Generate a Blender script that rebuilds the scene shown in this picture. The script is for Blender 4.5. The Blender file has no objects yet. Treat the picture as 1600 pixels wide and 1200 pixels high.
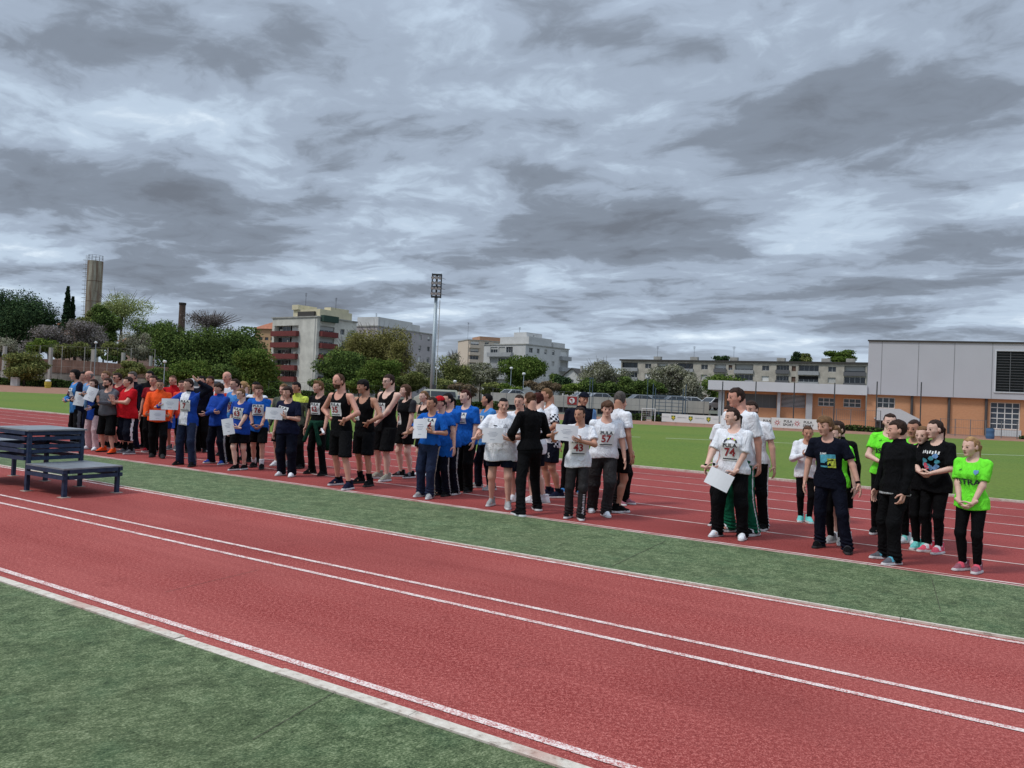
import bpy, math, random
import numpy as np
from mathutils import Vector, Matrix, Euler
R = math.radians
scene = bpy.context.scene
COL = scene.collection

# ------------------------------------------------------------------ camera
CAM_H = 1.6
PITCH, ROLL = R(0.91), R(2.52)
LENS = 27.0
Fv = Vector((0, math.cos(PITCH), math.sin(PITCH)))
R0 = Vector((1, 0, 0)); U0 = R0.cross(Fv)
Rv = R0 * math.cos(ROLL) + U0 * math.sin(ROLL)
Uv = U0 * math.cos(ROLL) - R0 * math.sin(ROLL)
cam_data = bpy.data.cameras.new('camera'); cam = bpy.data.objects.new('camera', cam_data)
COL.objects.link(cam)
M = Matrix((Rv, Uv, -Fv)).transposed().to_4x4(); M.translation = (0, 0, CAM_H)
cam.matrix_world = M
cam_data.lens = LENS; cam_data.sensor_width = 36.0
cam_data.clip_start = 0.05; cam_data.clip_end = 6000
scene.camera = cam

# ------------------------------------------------------------------ sun, exposure, sky
SUN_EL, SUN_AZ = R(53), R(248)      # azimuth clockwise from +Y: behind the camera, a little to its left
sun_data = bpy.data.lights.new('sun', 'SUN'); sun = bpy.data.objects.new('sun', sun_data); COL.objects.link(sun)
sun_data.energy = 1.5; sun_data.angle = R(10); sun_data.color = (1.0, 0.965, 0.92)
sdir = Vector((math.sin(SUN_AZ) * math.cos(SUN_EL), math.cos(SUN_AZ) * math.cos(SUN_EL), math.sin(SUN_EL)))
sun.rotation_euler = sdir.to_track_quat('Z', 'Y').to_euler(); sun.location = (0, 0, 60)
scene.view_settings.view_transform = 'Standard'; scene.view_settings.look = 'None'
scene.view_settings.exposure = 0.32; scene.view_settings.gamma = 1.0
scene.view_settings.use_curve_mapping = False
scene.cycles.use_denoising = True
scene.cycles.max_bounces = 6; scene.cycles.diffuse_bounces = 3; scene.cycles.glossy_bounces = 2
scene.cycles.transparent_max_bounces = 6

class NT:
    """tiny helper to write node trees"""
    def __init__(s, tree): s.t = tree; s.n = tree.nodes; s.l = tree.links
    def add(s, typ, **kw):
        nd = s.n.new(typ)
        for k, v in kw.items():
            if k.startswith('i_'):
                key = k[2:]
                nd.inputs[int(key) if key.isdigit() else key.replace('_', ' ')].default_value = v
            else: setattr(nd, k, v)
        return nd
    def link(s, a, b): s.l.new(a, b)
    def val(s, sock, v):
        if isinstance(v, (int, float)): sock.default_value = v
        else: s.l.new(v, sock)
    def math(s, op, a, b=0.0, c=None, clamp=False):
        nd = s.n.new('ShaderNodeMath'); nd.operation = op; nd.use_clamp = clamp
        s.val(nd.inputs[0], a); s.val(nd.inputs[1], b)
        if c is not None: s.val(nd.inputs[2], c)
        return nd.outputs[0]
    def mix(s, fac, a, b, blend='MIX'):
        nd = s.n.new('ShaderNodeMix'); nd.data_type = 'RGBA'; nd.blend_type = blend
        s.val(nd.inputs[0], fac)
        for k, v in ((6, a), (7, b)):
            if isinstance(v, tuple): nd.inputs[k].default_value = v if len(v) == 4 else (*v, 1)
            else: s.l.new(v, nd.inputs[k])
        return nd.outputs[2]
    def noise(s, vec, scale, detail=3, rough=0.5, dist=0.0, dim='3D'):
        nd = s.n.new('ShaderNodeTexNoise'); nd.noise_dimensions = dim
        if vec is not None: s.l.new(vec, nd.inputs['Vector'])
        nd.inputs['Scale'].default_value = scale; nd.inputs['Detail'].default_value = detail
        nd.inputs['Roughness'].default_value = rough; nd.inputs['Distortion'].default_value = dist
        return nd.outputs['Fac']
    def ramp(s, fac, stops, interp='LINEAR'):
        nd = s.n.new('ShaderNodeValToRGB'); cr = nd.color_ramp; cr.interpolation = interp
        while len(cr.elements) < len(stops): cr.elements.new(0.5)
        for e, (p, c) in zip(cr.elements, stops):
            e.position = p; e.color = (c, c, c, 1) if isinstance(c, (int, float)) else (*c, 1)
        s.l.new(fac, nd.inputs[0]); return nd.outputs[0]
    def scale(s, vec, sc, loc=(0, 0, 0), rot=(0, 0, 0)):
        nd = s.n.new('ShaderNodeMapping'); s.l.new(vec, nd.inputs[0])
        nd.inputs['Location'].default_value = loc; nd.inputs['Rotation'].default_value = rot
        nd.inputs['Scale'].default_value = sc; return nd.outputs[0]

SKY_BUMPS = [(330, 285, 7, .012), (180, 190, 9, -.045), (215, 60, 7, .015), (690, 60, 11, .035), (1030, 200, 6, .03), (1150, 330, 9, -.03), (880, 340, 9, -.03), (1450, 130, 12, -.04), (350, 440, 9, -.03)]
world = bpy.data.worlds.new('World'); scene.world = world; world.use_nodes = True
W = NT(world.node_tree); W.n.clear()
wout = W.add('ShaderNodeOutputWorld')
sky = W.add('ShaderNodeTexSky', sky_type='NISHITA', sun_disc=False)
sky.sun_elevation = SUN_EL; sky.sun_rotation = SUN_AZ
bg_sky = W.add('ShaderNodeBackground', i_Strength=0.10); W.link(sky.outputs[0], bg_sky.inputs[0])
tc = W.add('ShaderNodeTexCoord'); gen = tc.outputs['Generated']
sep = W.add('ShaderNodeSeparateXYZ'); W.link(gen, sep.inputs[0])
zz = W.math('MAXIMUM', sep.outputs[2], 0.0)
den = W.math('ADD', zz, 0.11)                              # cloud deck seen in perspective
cmb = W.add('ShaderNodeCombineXYZ')
W.link(W.math('DIVIDE', sep.outputs[0], den), cmb.inputs[0]); W.link(W.math('DIVIDE', sep.outputs[1], den), cmb.inputs[1])
deck = W.scale(cmb.outputs[0], (1, 1, 1), (0, 0, 0), (0, 0, R(-148)))     # x now runs along the cloud streets
deck_s = W.scale(deck, (0.84, 1.0, 1.0), (1.7, 4.3, 0.0))
warp = W.n.new('ShaderNodeTexNoise'); W.link(deck_s, warp.inputs['Vector']); warp.inputs['Scale'].default_value = 2.6; warp.inputs['Detail'].default_value = 5
va = W.add('ShaderNodeVectorMath', operation='MULTIPLY_ADD'); W.link(warp.outputs['Color'], va.inputs[0]); va.inputs[1].default_value = (0.34, 0.34, 0.0); W.link(deck_s, va.inputs[2])
big = W.noise(va.outputs[0], 0.95, 2.0, 0.45)
mid = W.noise(va.outputs[0], 2.0, 6.0, 0.55)
fine = W.noise(va.outputs[0], 8.0, 7.0, 0.60)
far_p = W.add('ShaderNodeVectorMath', operation='SCALE'); W.link(va.outputs[0], far_p.inputs[0]); far_p.inputs['Scale'].default_value = 1.04
mid_f = W.noise(far_p.outputs[0], 2.0, 6.0, 0.55)
relief = W.math('SUBTRACT', mid_f, mid)                     # bases dark, shoulders bright
dens = W.math('MULTIPLY_ADD', relief, 0.38, W.math('ADD', W.math('MULTIPLY', big, 0.42), W.math('ADD', W.math('MULTIPLY', mid, 0.46), W.math('MULTIPLY', fine, 0.12))))
def bump(px, py, width, amp):
    """a thicker or thinner stretch of the cloud deck in one direction of the sky"""
    global dens
    w = math.tan(math.radians(0.91)); fp = LENS / 36 * 1600; d = (Fv + Rv * ((px - 800) / fp) + Uv * ((600 - py) / fp)).normalized()
    dp = W.add('ShaderNodeVectorMath', operation='DOT_PRODUCT'); W.link(gen, dp.inputs[0]); dp.inputs[1].default_value = d
    k = W.math('DIVIDE', W.math('SUBTRACT', dp.outputs['Value'], math.cos(R(width))), 1 - math.cos(R(width)), clamp=True)
    dens = W.math('MULTIPLY_ADD', W.math('SMOOTH_MIN', k, 1.0, 0.5), amp, dens)
for b_ in SKY_BUMPS: bump(*b_)
cloud = W.ramp(dens, [(0.35, (0.135, 0.155, 0.190)), (0.44, (0.188, 0.222, 0.276)), (0.50, (0.298, 0.358, 0.448)), (0.56, (0.42, 0.51, 0.62)), (0.66, (0.70, 0.79, 0.87))], 'EASE')
# hazy light band close to the horizon; overcast skies are brightest overhead
hz = W.math('SUBTRACT', 1.0, W.math('DIVIDE', zz, 0.10), clamp=True)
cloud = W.mix(W.math('MULTIPLY', hz, 0.50), cloud, (0.48, 0.55, 0.63))
zen = W.math('MULTIPLY_ADD', W.math('SMOOTH_MIN', zz, 0.9, 0.2), 1.15, 0.86)
zn = W.math('POWER', zz, 1.3)
gain = W.math('MULTIPLY_ADD', W.math('MAXIMUM', W.math('SUBTRACT', zz, 0.42), 0.0), 2.6, 1.0)
bg_cl = W.add('ShaderNodeBackground'); W.link(cloud, bg_cl.inputs[0]); W.link(gain, bg_cl.inputs[1])
thin = W.ramp(dens, [(0.60, 1.0), (0.70, 0.80)])
mixs = W.add('ShaderNodeMixShader'); W.link(thin, mixs.inputs[0]); W.link(bg_sky.outputs[0], mixs.inputs[1]); W.link(bg_cl.outputs[0], mixs.inputs[2])
W.link(mixs.outputs[0], wout.inputs[0])

# ------------------------------------------------------------------ geometry of the view (for placing things on the ground)
FPX = LENS / 36.0 * 1600
def ray(px, py): return Fv + Rv * ((px - 800) / FPX) + Uv * ((600 - py) / FPX)
def G(px, py, z=0.0):
    d = ray(px, py); k = (z - CAM_H) / d.z; return Vector((d.x * k, d.y * k, z))
def AT(px, py, Y):
    d = ray(px, py); k = Y / d.y; return Vector((d.x * k, Y, CAM_H + d.z * k))
# the track's own axes: s = distance across the track from the camera, u = along it
TN = Vector((0.528, 0.849, 0)).normalized(); TT = Vector((-TN.y, TN.x, 0))
def SU(s, u, z=0.0): return TN * s + TT * u + Vector((0, 0, z))

# ------------------------------------------------------------------ materials
def srgb(r, g, b, k=1.0):
    def f(v):
        v /= 255.0
        return (v / 12.92 if v <= 0.04045 else ((v + 0.055) / 1.055) ** 2.4) * k
    return (f(r), f(g), f(b))
_mats = {}
def mat(name, color, rough=0.75, noise=0.0, nscale=12.0, spec=0.3, metal=0.0, bump=0.0, bscale=60.0, sheen=0.0):
    """plain material; 'noise' is how far the colour wanders (dirt, weave, fading)"""
    key = name
    if key in _mats: return _mats[key]
    m = bpy.data.materials.new(name); m.use_nodes = True; t = NT(m.node_tree)
    b = t.n['Principled BSDF']; b.inputs['Roughness'].default_value = rough; b.inputs['Metallic'].default_value = metal
    b.inputs['Specular IOR Level'].default_value = spec
    if sheen: b.inputs['Sheen Weight'].default_value = sheen
    b.inputs['Base Color'].default_value = (*color, 1)
    tcn = t.add('ShaderNodeTexCoord').outputs['Object']
    if noise:
        f = t.noise(tcn, nscale, 4, 0.6)
        lo = tuple(max(0, c * (1 - noise)) for c in color); hi = tuple(min(1, c * (1 + noise)) for c in color)
        t.link(t.mix(t.ramp(f, [(0.3, 0.0), (0.7, 1.0)]), lo, hi), b.inputs['Base Color'])
    if bump:
        bn = t.add('ShaderNodeBump', i_Strength=bump, i_Distance=0.02); t.link(t.noise(tcn, bscale, 4, 0.6), bn.inputs['Height'])
        t.link(bn.outputs[0], b.inputs['Normal'])
    _mats[key] = m; return m
def cmat(kind, c, **kw):
    return mat('%s_%02x%02x%02x' % (kind, *[int(min(1, max(0, v)) * 255) for v in (x ** (1 / 2.2) for x in c)]), c, **kw)

# ------------------------------------------------------------------ mesh helpers
def mesh_np(name, verts, faces, mats, parent=None, fm=None, smooth=False, loc=None):
    """verts (n,3); faces (m,k) of equal size; one mesh object"""
    verts = np.asarray(verts, dtype=np.float32); faces = np.asarray(faces, dtype=np.int32)
    me = bpy.data.meshes.new(name); n, k = len(faces), faces.shape[1]
    me.vertices.add(len(verts)); me.vertices.foreach_set('co', verts.ravel())
    me.loops.add(n * k); me.loops.foreach_set('vertex_index', faces.ravel())
    me.polygons.add(n); me.polygons.foreach_set('loop_start', np.arange(0, n * k, k, dtype=np.int32))
    if fm is not None: me.polygons.foreach_set('material_index', np.asarray(fm, dtype=np.int32))
    me.update(calc_edges=True)
    if smooth: me.polygons.foreach_set('use_smooth', np.ones(n, dtype=bool))
    for m in (mats if isinstance(mats, (list, tuple)) else [mats]): me.materials.append(m)
    return link(name, me, parent, loc)
def link(name, me, parent=None, loc=None):
    o = bpy.data.objects.new(name, me); COL.objects.link(o)
    if parent is not None: o.parent = parent
    if loc is not None: o.location = loc
    return o
class MB:
    """collects shapes, then builds ONE mesh object"""
    def __init__(s): s.v = []; s.f = []; s.m = []
    def add(s, vs, fs, mi=0):
        b = len(s.v); s.v += [tuple(v) for v in vs]; s.f += [tuple(i + b for i in f) for f in fs]; s.m += [mi] * len(fs); return s
    def box(s, x0, x1, y0, y1, z0, z1, mi=0):
        return s.add([(x0, y0, z0), (x1, y0, z0), (x1, y1, z0), (x0, y1, z0), (x0, y0, z1), (x1, y0, z1), (x1, y1, z1), (x0, y1, z1)],
                     [(0, 3, 2, 1), (4, 5, 6, 7), (0, 1, 5, 4), (1, 2, 6, 5), (2, 3, 7, 6), (3, 0, 4, 7)], mi)
    def prism(s, pts, z0, z1, mi=0):
        n = len(pts)
        return s.add([(x, y, z0) for x, y in pts] + [(x, y, z1) for x, y in pts],
                     [tuple(range(n))[::-1], tuple(range(n, 2 * n))] + [(i, (i + 1) % n, n + (i + 1) % n, n + i) for i in range(n)], mi)
    def quad(s, a, b, c, d, mi=0): return s.add([a, b, c, d], [(0, 1, 2, 3)], mi)
    def tube(s, pts, r, n=8, mi=0, cap=True):
        pts = [Vector(p) for p in pts]; rs = r if isinstance(r, (list, tuple)) else [r] * len(pts); rings = []
        ref = Vector((0.31, 0.17, 0.93))
        for i, p in enumerate(pts):
            d = (pts[min(i + 1, len(pts) - 1)] - pts[max(i - 1, 0)]).normalized()
            a = d.cross(ref if abs(d.dot(ref)) < .97 else Vector((1, 0, 0))).normalized(); b = d.cross(a)
            rings.append([p + (a * math.cos(2 * math.pi * k / n) + b * math.sin(2 * math.pi * k / n)) * rs[i] for k in range(n)])
        vs = [v for rg in rings for v in rg]
        fs = [(i * n + k, i * n + (k + 1) % n, (i + 1) * n + (k + 1) % n, (i + 1) * n + k) for i in range(len(pts) - 1) for k in range(n)]
        if cap: fs += [tuple(range(n))[::-1], tuple((len(pts) - 1) * n + k for k in range(n))]
        return s.add(vs, fs, mi)
    def lathe(s, prof, n=20, c=(0, 0), mi=0):
        vs = [(c[0] + r * math.cos(2 * math.pi * k / n), c[1] + r * math.sin(2 * math.pi * k / n), z) for r, z in prof for k in range(n)]
        fs = [(i * n + k, i * n + (k + 1) % n, (i + 1) * n + (k + 1) % n, (i + 1) * n + k) for i in range(len(prof) - 1) for k in range(n)]
        fs += [tuple(range(n))[::-1], tuple((len(prof) - 1) * n + k for k in range(n))]
        return s.add(vs, fs, mi)
    def xf(s, fn, start=0): s.v = s.v[:start] + [tuple(fn(Vector(v))) for v in s.v[start:]]; return s
    def build(s, name, mats, parent=None, smooth=False, loc=None):
        me = bpy.data.meshes.new(name); me.from_pydata(s.v, [], s.f)
        me.polygons.foreach_set('material_index', s.m)
        if smooth: me.polygons.foreach_set('use_smooth', [True] * len(s.f))
        for m in (mats if isinstance(mats, (list, tuple)) else [mats]): me.materials.append(m)
        me.update(); return link(name, me, parent, loc)
def tag(o, label=None, cat=None, group=None, kind=None):
    if label: o['label'] = label
    if cat: o['category'] = cat
    if group: o['group'] = group
    if kind: o['kind'] = kind
    return o
def empty(name, loc=(0, 0, 0), rz=0.0):
    o = bpy.data.objects.new(name, None); COL.objects.link(o); o.location = loc; o.rotation_euler = (0, 0, rz); o.empty_display_size = 0.2; return o
_txt = {}
def text_mesh(s, size=1.0, bold=0.0):
    """letters as a flat mesh: (verts n x 2 with the middle at 0,0; list of faces)"""
    key = (s, bold)
    if key not in _txt:
        cu = bpy.data.curves.new('lettering', 'FONT'); cu.body = s; cu.size = 1.0; cu.align_x = 'CENTER'; cu.align_y = 'CENTER'
        cu.fill_mode = 'FRONT'; cu.resolution_u = 2; cu.offset = bold
        ob = bpy.data.objects.new('lettering', cu); me = ob.to_mesh()
        v = np.array([x.co[:2] for x in me.vertices]); f = [tuple(p.vertices) for p in me.polygons]
        ob.to_mesh_clear(); bpy.data.objects.remove(ob); bpy.data.curves.remove(cu)
        v = v - (v.max(0) + v.min(0)) / 2; _txt[key] = (v, f)
    v, f = _txt[key]; return v * size, f
# ================================================================== THE GROUND
def ground_mat(name, build):
    m = bpy.data.materials.new(name); m.use_nodes = True; t = NT(m.node_tree); b = t.n['Principled BSDF']
    geo = t.add('ShaderNodeNewGeometry').outputs['Position']
    b.inputs['Specular IOR Level'].default_value = 0.25; b.inputs['Roughness'].default_value = 0.9
    build(t, b, geo); return m
ANG = math.atan2(TT.y, TT.x)          # direction of the track
def along(t, geo, sc): 
    nd = t.scale(geo, (1, 1, 1), (0, 0, 0), (0, 0, -ANG)); return t.scale(nd, sc)
def rubber(dark, mid, light, worn):
    def f(t, b, geo):
        grain = t.noise(geo, 120, 3, 0.8); g2 = t.noise(geo, 42, 3, 0.75)
        patch = t.noise(geo, 0.55, 4, 0.55); streak = t.noise(along(t, geo, (0.12, 1.3, 1)), 1.0, 4, 0.6)
        wet = t.noise(along(t, geo, (0.25, 0.5, 1)), 0.9, 2, 0.5)
        k = t.math('ADD', t.math('MULTIPLY', grain, 0.62), t.math('MULTIPLY', g2, 0.38))
        col = t.ramp(k, [(0.405, dark), (0.5, mid), (0.59, light)])
        w = t.ramp(t.math('ADD', t.math('MULTIPLY', patch, 0.5), t.math('MULTIPLY', streak, 0.5)), [(0.40, 0.0), (0.60, 1.0)])
        col = t.mix(t.math('MULTIPLY', w, 0.60), col, t.mix(0.6, col, worn))
        lane = t.ramp(t.noise(along(t, geo, (0.05, 2.6, 1)), 1.0, 5, 0.65), [(0.42, 0.0), (0.58, 1.0)]); col = t.mix(t.math('MULTIPLY', lane, 0.30), col, t.mix(0.5, col, dark))
        spot = t.ramp(t.noise(geo, 1.7, 5, 0.7), [(0.60, 0.0), (0.70, 1.0)]); col = t.mix(t.math('MULTIPLY', spot, 0.30), col, dark)
        dk = t.ramp(wet, [(0.50, 0.0), (0.66, 1.0)])
        col = t.mix(t.math('MULTIPLY', dk, 0.30), col, dark)
        t.link(col, b.inputs['Base Color'])
        bn = t.add('ShaderNodeBump', i_Strength=0.75, i_Distance=0.006); t.link(k, bn.inputs['Height']); t.link(bn.outputs[0], b.inputs['Normal'])
    return f
M_TRACK = ground_mat('red_rubber', rubber((0.150, 0.017, 0.015), (0.285, 0.036, 0.030), (0.59, 0.190, 0.160), (0.48, 0.135, 0.115)))
M_TRACK2 = ground_mat('red_rubber_lanes', rubber((0.150, 0.021, 0.018), (0.275, 0.038, 0.034), (0.42, 0.105, 0.090), (0.37, 0.075, 0.064)))
def turf(t, b, geo):
    r1 = t.scale(geo, (1, 1, 1), (0, 0, 0), (0, 0, R(-35)))
    bl = t.noise(t.scale(r1, (75, 110, 80)), 1.0, 4, 0.8); tuft = t.noise(t.scale(r1, (16, 24, 16)), 1.0, 4, 0.7, 0.6)
    patch = t.noise(geo, 0.9, 5, 0.6); big = t.noise(along(t, geo, (0.2, 0.6, 1)), 1.0, 3, 0.5); mott = t.noise(geo, 4.5, 4, 0.65, 0.8)
    k = t.math('ADD', t.math('MULTIPLY', bl, 0.60), t.math('ADD', t.math('MULTIPLY', tuft, 0.26), t.math('MULTIPLY', mott, 0.14)))
    col = t.ramp(k, [(0.385, (0.012, 0.022, 0.008)), (0.46, (0.074, 0.114, 0.044)), (0.525, (0.142, 0.190, 0.086)), (0.61, (0.36, 0.41, 0.225))])
    br = t.ramp(t.math('ADD', t.math('MULTIPLY', patch, 0.55), t.math('MULTIPLY', big, 0.45)), [(0.42, 0.0), (0.60, 1.0)])
    col = t.mix(t.math('MULTIPLY', br, 0.38), col, t.mix(0.5, col, (0.135, 0.130, 0.070)))
    dk = t.ramp(mott, [(0.35, 1.0), (0.52, 0.0)]); col = t.mix(t.math('MULTIPLY', dk, 0.18), col, (0.022, 0.034, 0.014))
    teal = t.ramp(t.noise(geo, 2.6, 4, 0.65), [(0.5, 0.0), (0.7, 1.0)])
    col = t.mix(t.math('MULTIPLY', teal, 0.30), col, t.mix(0.5, col, (0.04, 0.15, 0.07)))
    t.link(col, b.inputs['Base Color']); b.inputs['Roughness'].default_value = 0.8
    bn = t.add('ShaderNodeBump', i_Strength=0.9, i_Distance=0.02); t.link(k, bn.inputs['Height']); t.link(bn.outputs[0], b.inputs['Normal'])
M_TURF = ground_mat('artificial_turf', turf)
def lawn(t, b, geo):
    bl = t.noise(geo, 9.0, 4, 0.7); st = t.noise(along(t, geo, (0.04, 0.42, 1)), 1.0, 4, 0.6); pt = t.noise(geo, 0.12, 4, 0.55)
    col = t.ramp(bl, [(0.3, (0.055, 0.095, 0.012)), (0.7, (0.155, 0.240, 0.032))])
    mow = t.ramp(t.math('ADD', t.math('MULTIPLY', st, 0.5), t.math('MULTIPLY', pt, 0.5)), [(0.40, 0.0), (0.60, 1.0)])
    col = t.mix(t.math('MULTIPLY', mow, 0.8), col, t.mix(0.5, col, (0.17, 0.20, 0.030)))
    t.link(col, b.inputs['Base Color'])
    bn = t.add('ShaderNodeBump', i_Strength=0.7, i_Distance=0.05); t.link(bl, bn.inputs['Height']); t.link(bn.outputs[0], b.inputs['Normal'])
M_LAWN = ground_mat('pitch_grass', lawn)
def dirt(t, b, geo):
    k = t.noise(geo, 2.0, 5, 0.65); t.link(t.ramp(k, [(0.3, (0.20, 0.095, 0.060)), (0.7, (0.36, 0.19, 0.125))]), b.inputs['Base Color'])
M_DIRT = ground_mat('brown_cinder', dirt)
def apron(t, b, geo):
    k = t.noise(geo, 0.6, 5, 0.65); t.link(t.ramp(k, [(0.35, (0.075, 0.085, 0.05)), (0.65, (0.15, 0.145, 0.12))]), b.inputs['Base Color'])
M_APRON = ground_mat('ground_beyond', apron)
def paint(t, b, geo):
    k = t.noise(geo, 95, 3, 0.85); p = t.noise(geo, 9, 4, 0.6)
    f = t.ramp(t.math('ADD', t.math('MULTIPLY', k, 0.75), t.math('MULTIPLY', p, 0.25)), [(0.43, 0.0), (0.53, 1.0)])
    t.link(t.mix(f, (0.40, 0.10, 0.09), (0.80, 0.68, 0.63)), b.inputs['Base Color'])
M_PAINT = ground_mat('line_paint', paint)
def paint2(t, b, geo):
    p = t.noise(geo, 3, 4, 0.6); t.link(t.mix(t.ramp(p, [(0.35, 0.0), (0.6, 1.0)]), (0.46, 0.22, 0.19), (0.66, 0.50, 0.46)), b.inputs['Base Color'])
M_PAINT2 = ground_mat('lane_paint', paint2)
def kerbm(t, b, geo):
    k = t.noise(geo, 22, 5, 0.7); p = t.noise(geo, 2.3, 3, 0.6)
    col = t.ramp(k, [(0.28, (0.24, 0.19, 0.15)), (0.45, (0.58, 0.51, 0.43)), (0.72, (0.72, 0.66, 0.57))])
    col = t.mix(t.ramp(p, [(0.52, 0.0), (0.68, 0.6)]), col, (0.44, 0.22, 0.17)); t.link(col, b.inputs['Base Color'])
    bn = t.add('ShaderNodeBump', i_Strength=0.6, i_Distance=0.01); t.link(k, bn.inputs['Height']); t.link(bn.outputs[0], b.inputs['Normal'])
M_KERB = ground_mat('painted_concrete_kerb', kerbm)

def strip(name, s0, s1, u0, u1, z, m, parts=1):
    mb = MB()
    for i in range(parts):
        a = u0 + (u1 - u0) * i / parts; b = u0 + (u1 - u0) * (i + 1) / parts
        mb.quad(SU(s0, a, z), SU(s0, b, z), SU(s1, b, z), SU(s1, a, z))
    return tag(mb.build(name, m), kind='structure')
tag(MB().quad((-3000, -60, -0.012), (3000, -60, -0.012), (3000, 4500, -0.012), (-3000, 4500, -0.012)).build('ground', M_APRON), kind='structure')
strip('artificial_turf', -25, 2.975, -45, 70, 0.010, M_TURF)
strip('runway', 3.04, 6.70, -45, 90, 0.0, M_TRACK)
strip('turf_strip', 6.728, 8.823, -45, 90, 0.006, M_TURF)
strip('running_track', 8.85, 17.62, -60, 110, 0.0, M_TRACK2)
# pitch, its far side and the cinder band behind it
near = [(17.72, -60), (17.72, 110)]
far_px = [(-420, 588), (0, 612), (110, 616), (600, 641), (1000, 663), (1600, 690), (2300, 722)]
far2_px = [(-420, 577), (0, 600), (110, 605), (600, 629), (1000, 655), (1600, 679), (2300, 711)]
nb = [SU(17.72, u, 0.004) for u in (110, 75, 60, 45, 20, 0, -30)]
mb = MB()
for i in range(6):
    a, b = G(*far_px[i], z=0.004), G(*far_px[i + 1], z=0.004); mb.quad(nb[i], nb[i + 1], b, a)
tag(mb.build('pitch_grass', M_LAWN), kind='structure')
mb = MB()
for i in range(6):
    a, b, c, d = G(*far_px[i], z=0.002), G(*far_px[i + 1], z=0.002), G(*far2_px[i + 1], z=0.002), G(*far2_px[i], z=0.002); mb.quad(a, b, c, d)
tag(mb.build('cinder_path', M_DIRT), kind='structure')
# kerbs: a real low concrete step each, cast in lengths
random.seed(4)
def kerb(name, s0, s1, z, L, jit, m):
    mb = MB(); u = -40.0
    while u < 60:
        l = L * random.uniform(.8, 1.2); j = random.uniform(-jit, jit); dz = random.uniform(-.004, .004)
        a = [SU(s0 + j, u + .006), SU(s0 + j, u + l), SU(s1 + j, u + l), SU(s1 + j, u + .006)]
        mb.prism([(p.x, p.y) for p in a][::-1], -0.01, z + dz); u += l
    return tag(mb.build(name, m), kind='structure')
kerb('kerb', 2.982, 3.052, 0.014, 0.9, 0.004, M_KERB)
kerb('kerb', 6.695, 6.725, 0.014, 2.0, 0.002, M_KERB)
kerb('kerb', 8.825, 8.855, 0.012, 2.0, 0.002, M_PAINT2)
kerb('kerb', 17.63, 17.70, 0.04, 2.0, 0.004, M_KERB)
# painted lines
strip('painted_line', 3.155, 3.21, -40, 60, 0.004, M_PAINT)
strip('painted_line', 4.765, 4.815, -40, 60, 0.004, M_PAINT)
strip('painted_line', 5.075, 5.125, -40, 60, 0.004, M_PAINT)
strip('painted_line', 6.60, 6.65, -40, 60, 0.004, M_PAINT)
for k in range(8):
    strip('lane_line', 8.93 + 1.215 * k, 8.98 + 1.215 * k, -60, 110, 0.004, M_PAINT2)
mb = MB()
for k in range(1, 7):                          # small start marks across the lanes
    for du in (0, 1.1):
        s = 8.96 + 1.215 * k; u = -3.6 - .25 * k + du * .9; mb.quad(SU(s - .12, u, .005), SU(s - .12, u + .07, .005), SU(s + .12, u + .07, .005), SU(s + .12, u, .005))
tag(mb.build('start_marks', M_PAINT), kind='structure')
# seams where two rolls of turf or rubber meet
M_SEAM = mat('dark_seam', (0.065, 0.060, 0.042), 0.95, noise=.6, nscale=18)
mb = MB()
def seam(p, q, w, z):
    a, b = G(*p, z=z), G(*q, z=z); d = (b - a).normalized(); n = Vector((-d.y, d.x, 0)) * w
    mb.quad(a - n, b - n, b + n, a + n)
seam((395, 1155), (528, 1078), .0022, .0145); seam((258, 925), (405, 890), .0018, .0045); seam((955, 885), (1040, 845), .003, .0105); seam((1470, 955), (1456, 905), .002, .0105)
tag(mb.build('ground_seams', M_SEAM), kind='structure')
# lines of the football pitch
mb = MB()
def pline(p, q, w=0.07):
    a, b = G(*p, z=0.008), G(*q, z=0.008); n = Vector((0, 1, 0)) * w; mb.quad(a - n, b - n, b + n, a + n)
pline((1040, 684.5), (1262, 693.5)); pline((1480, 708), (1640, 713)); pline((880, 678), (1000, 683))
tag(mb.build('pitch_lines', mat('lime_line', (0.55, 0.6, 0.45), 0.9)), kind='structure')
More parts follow.
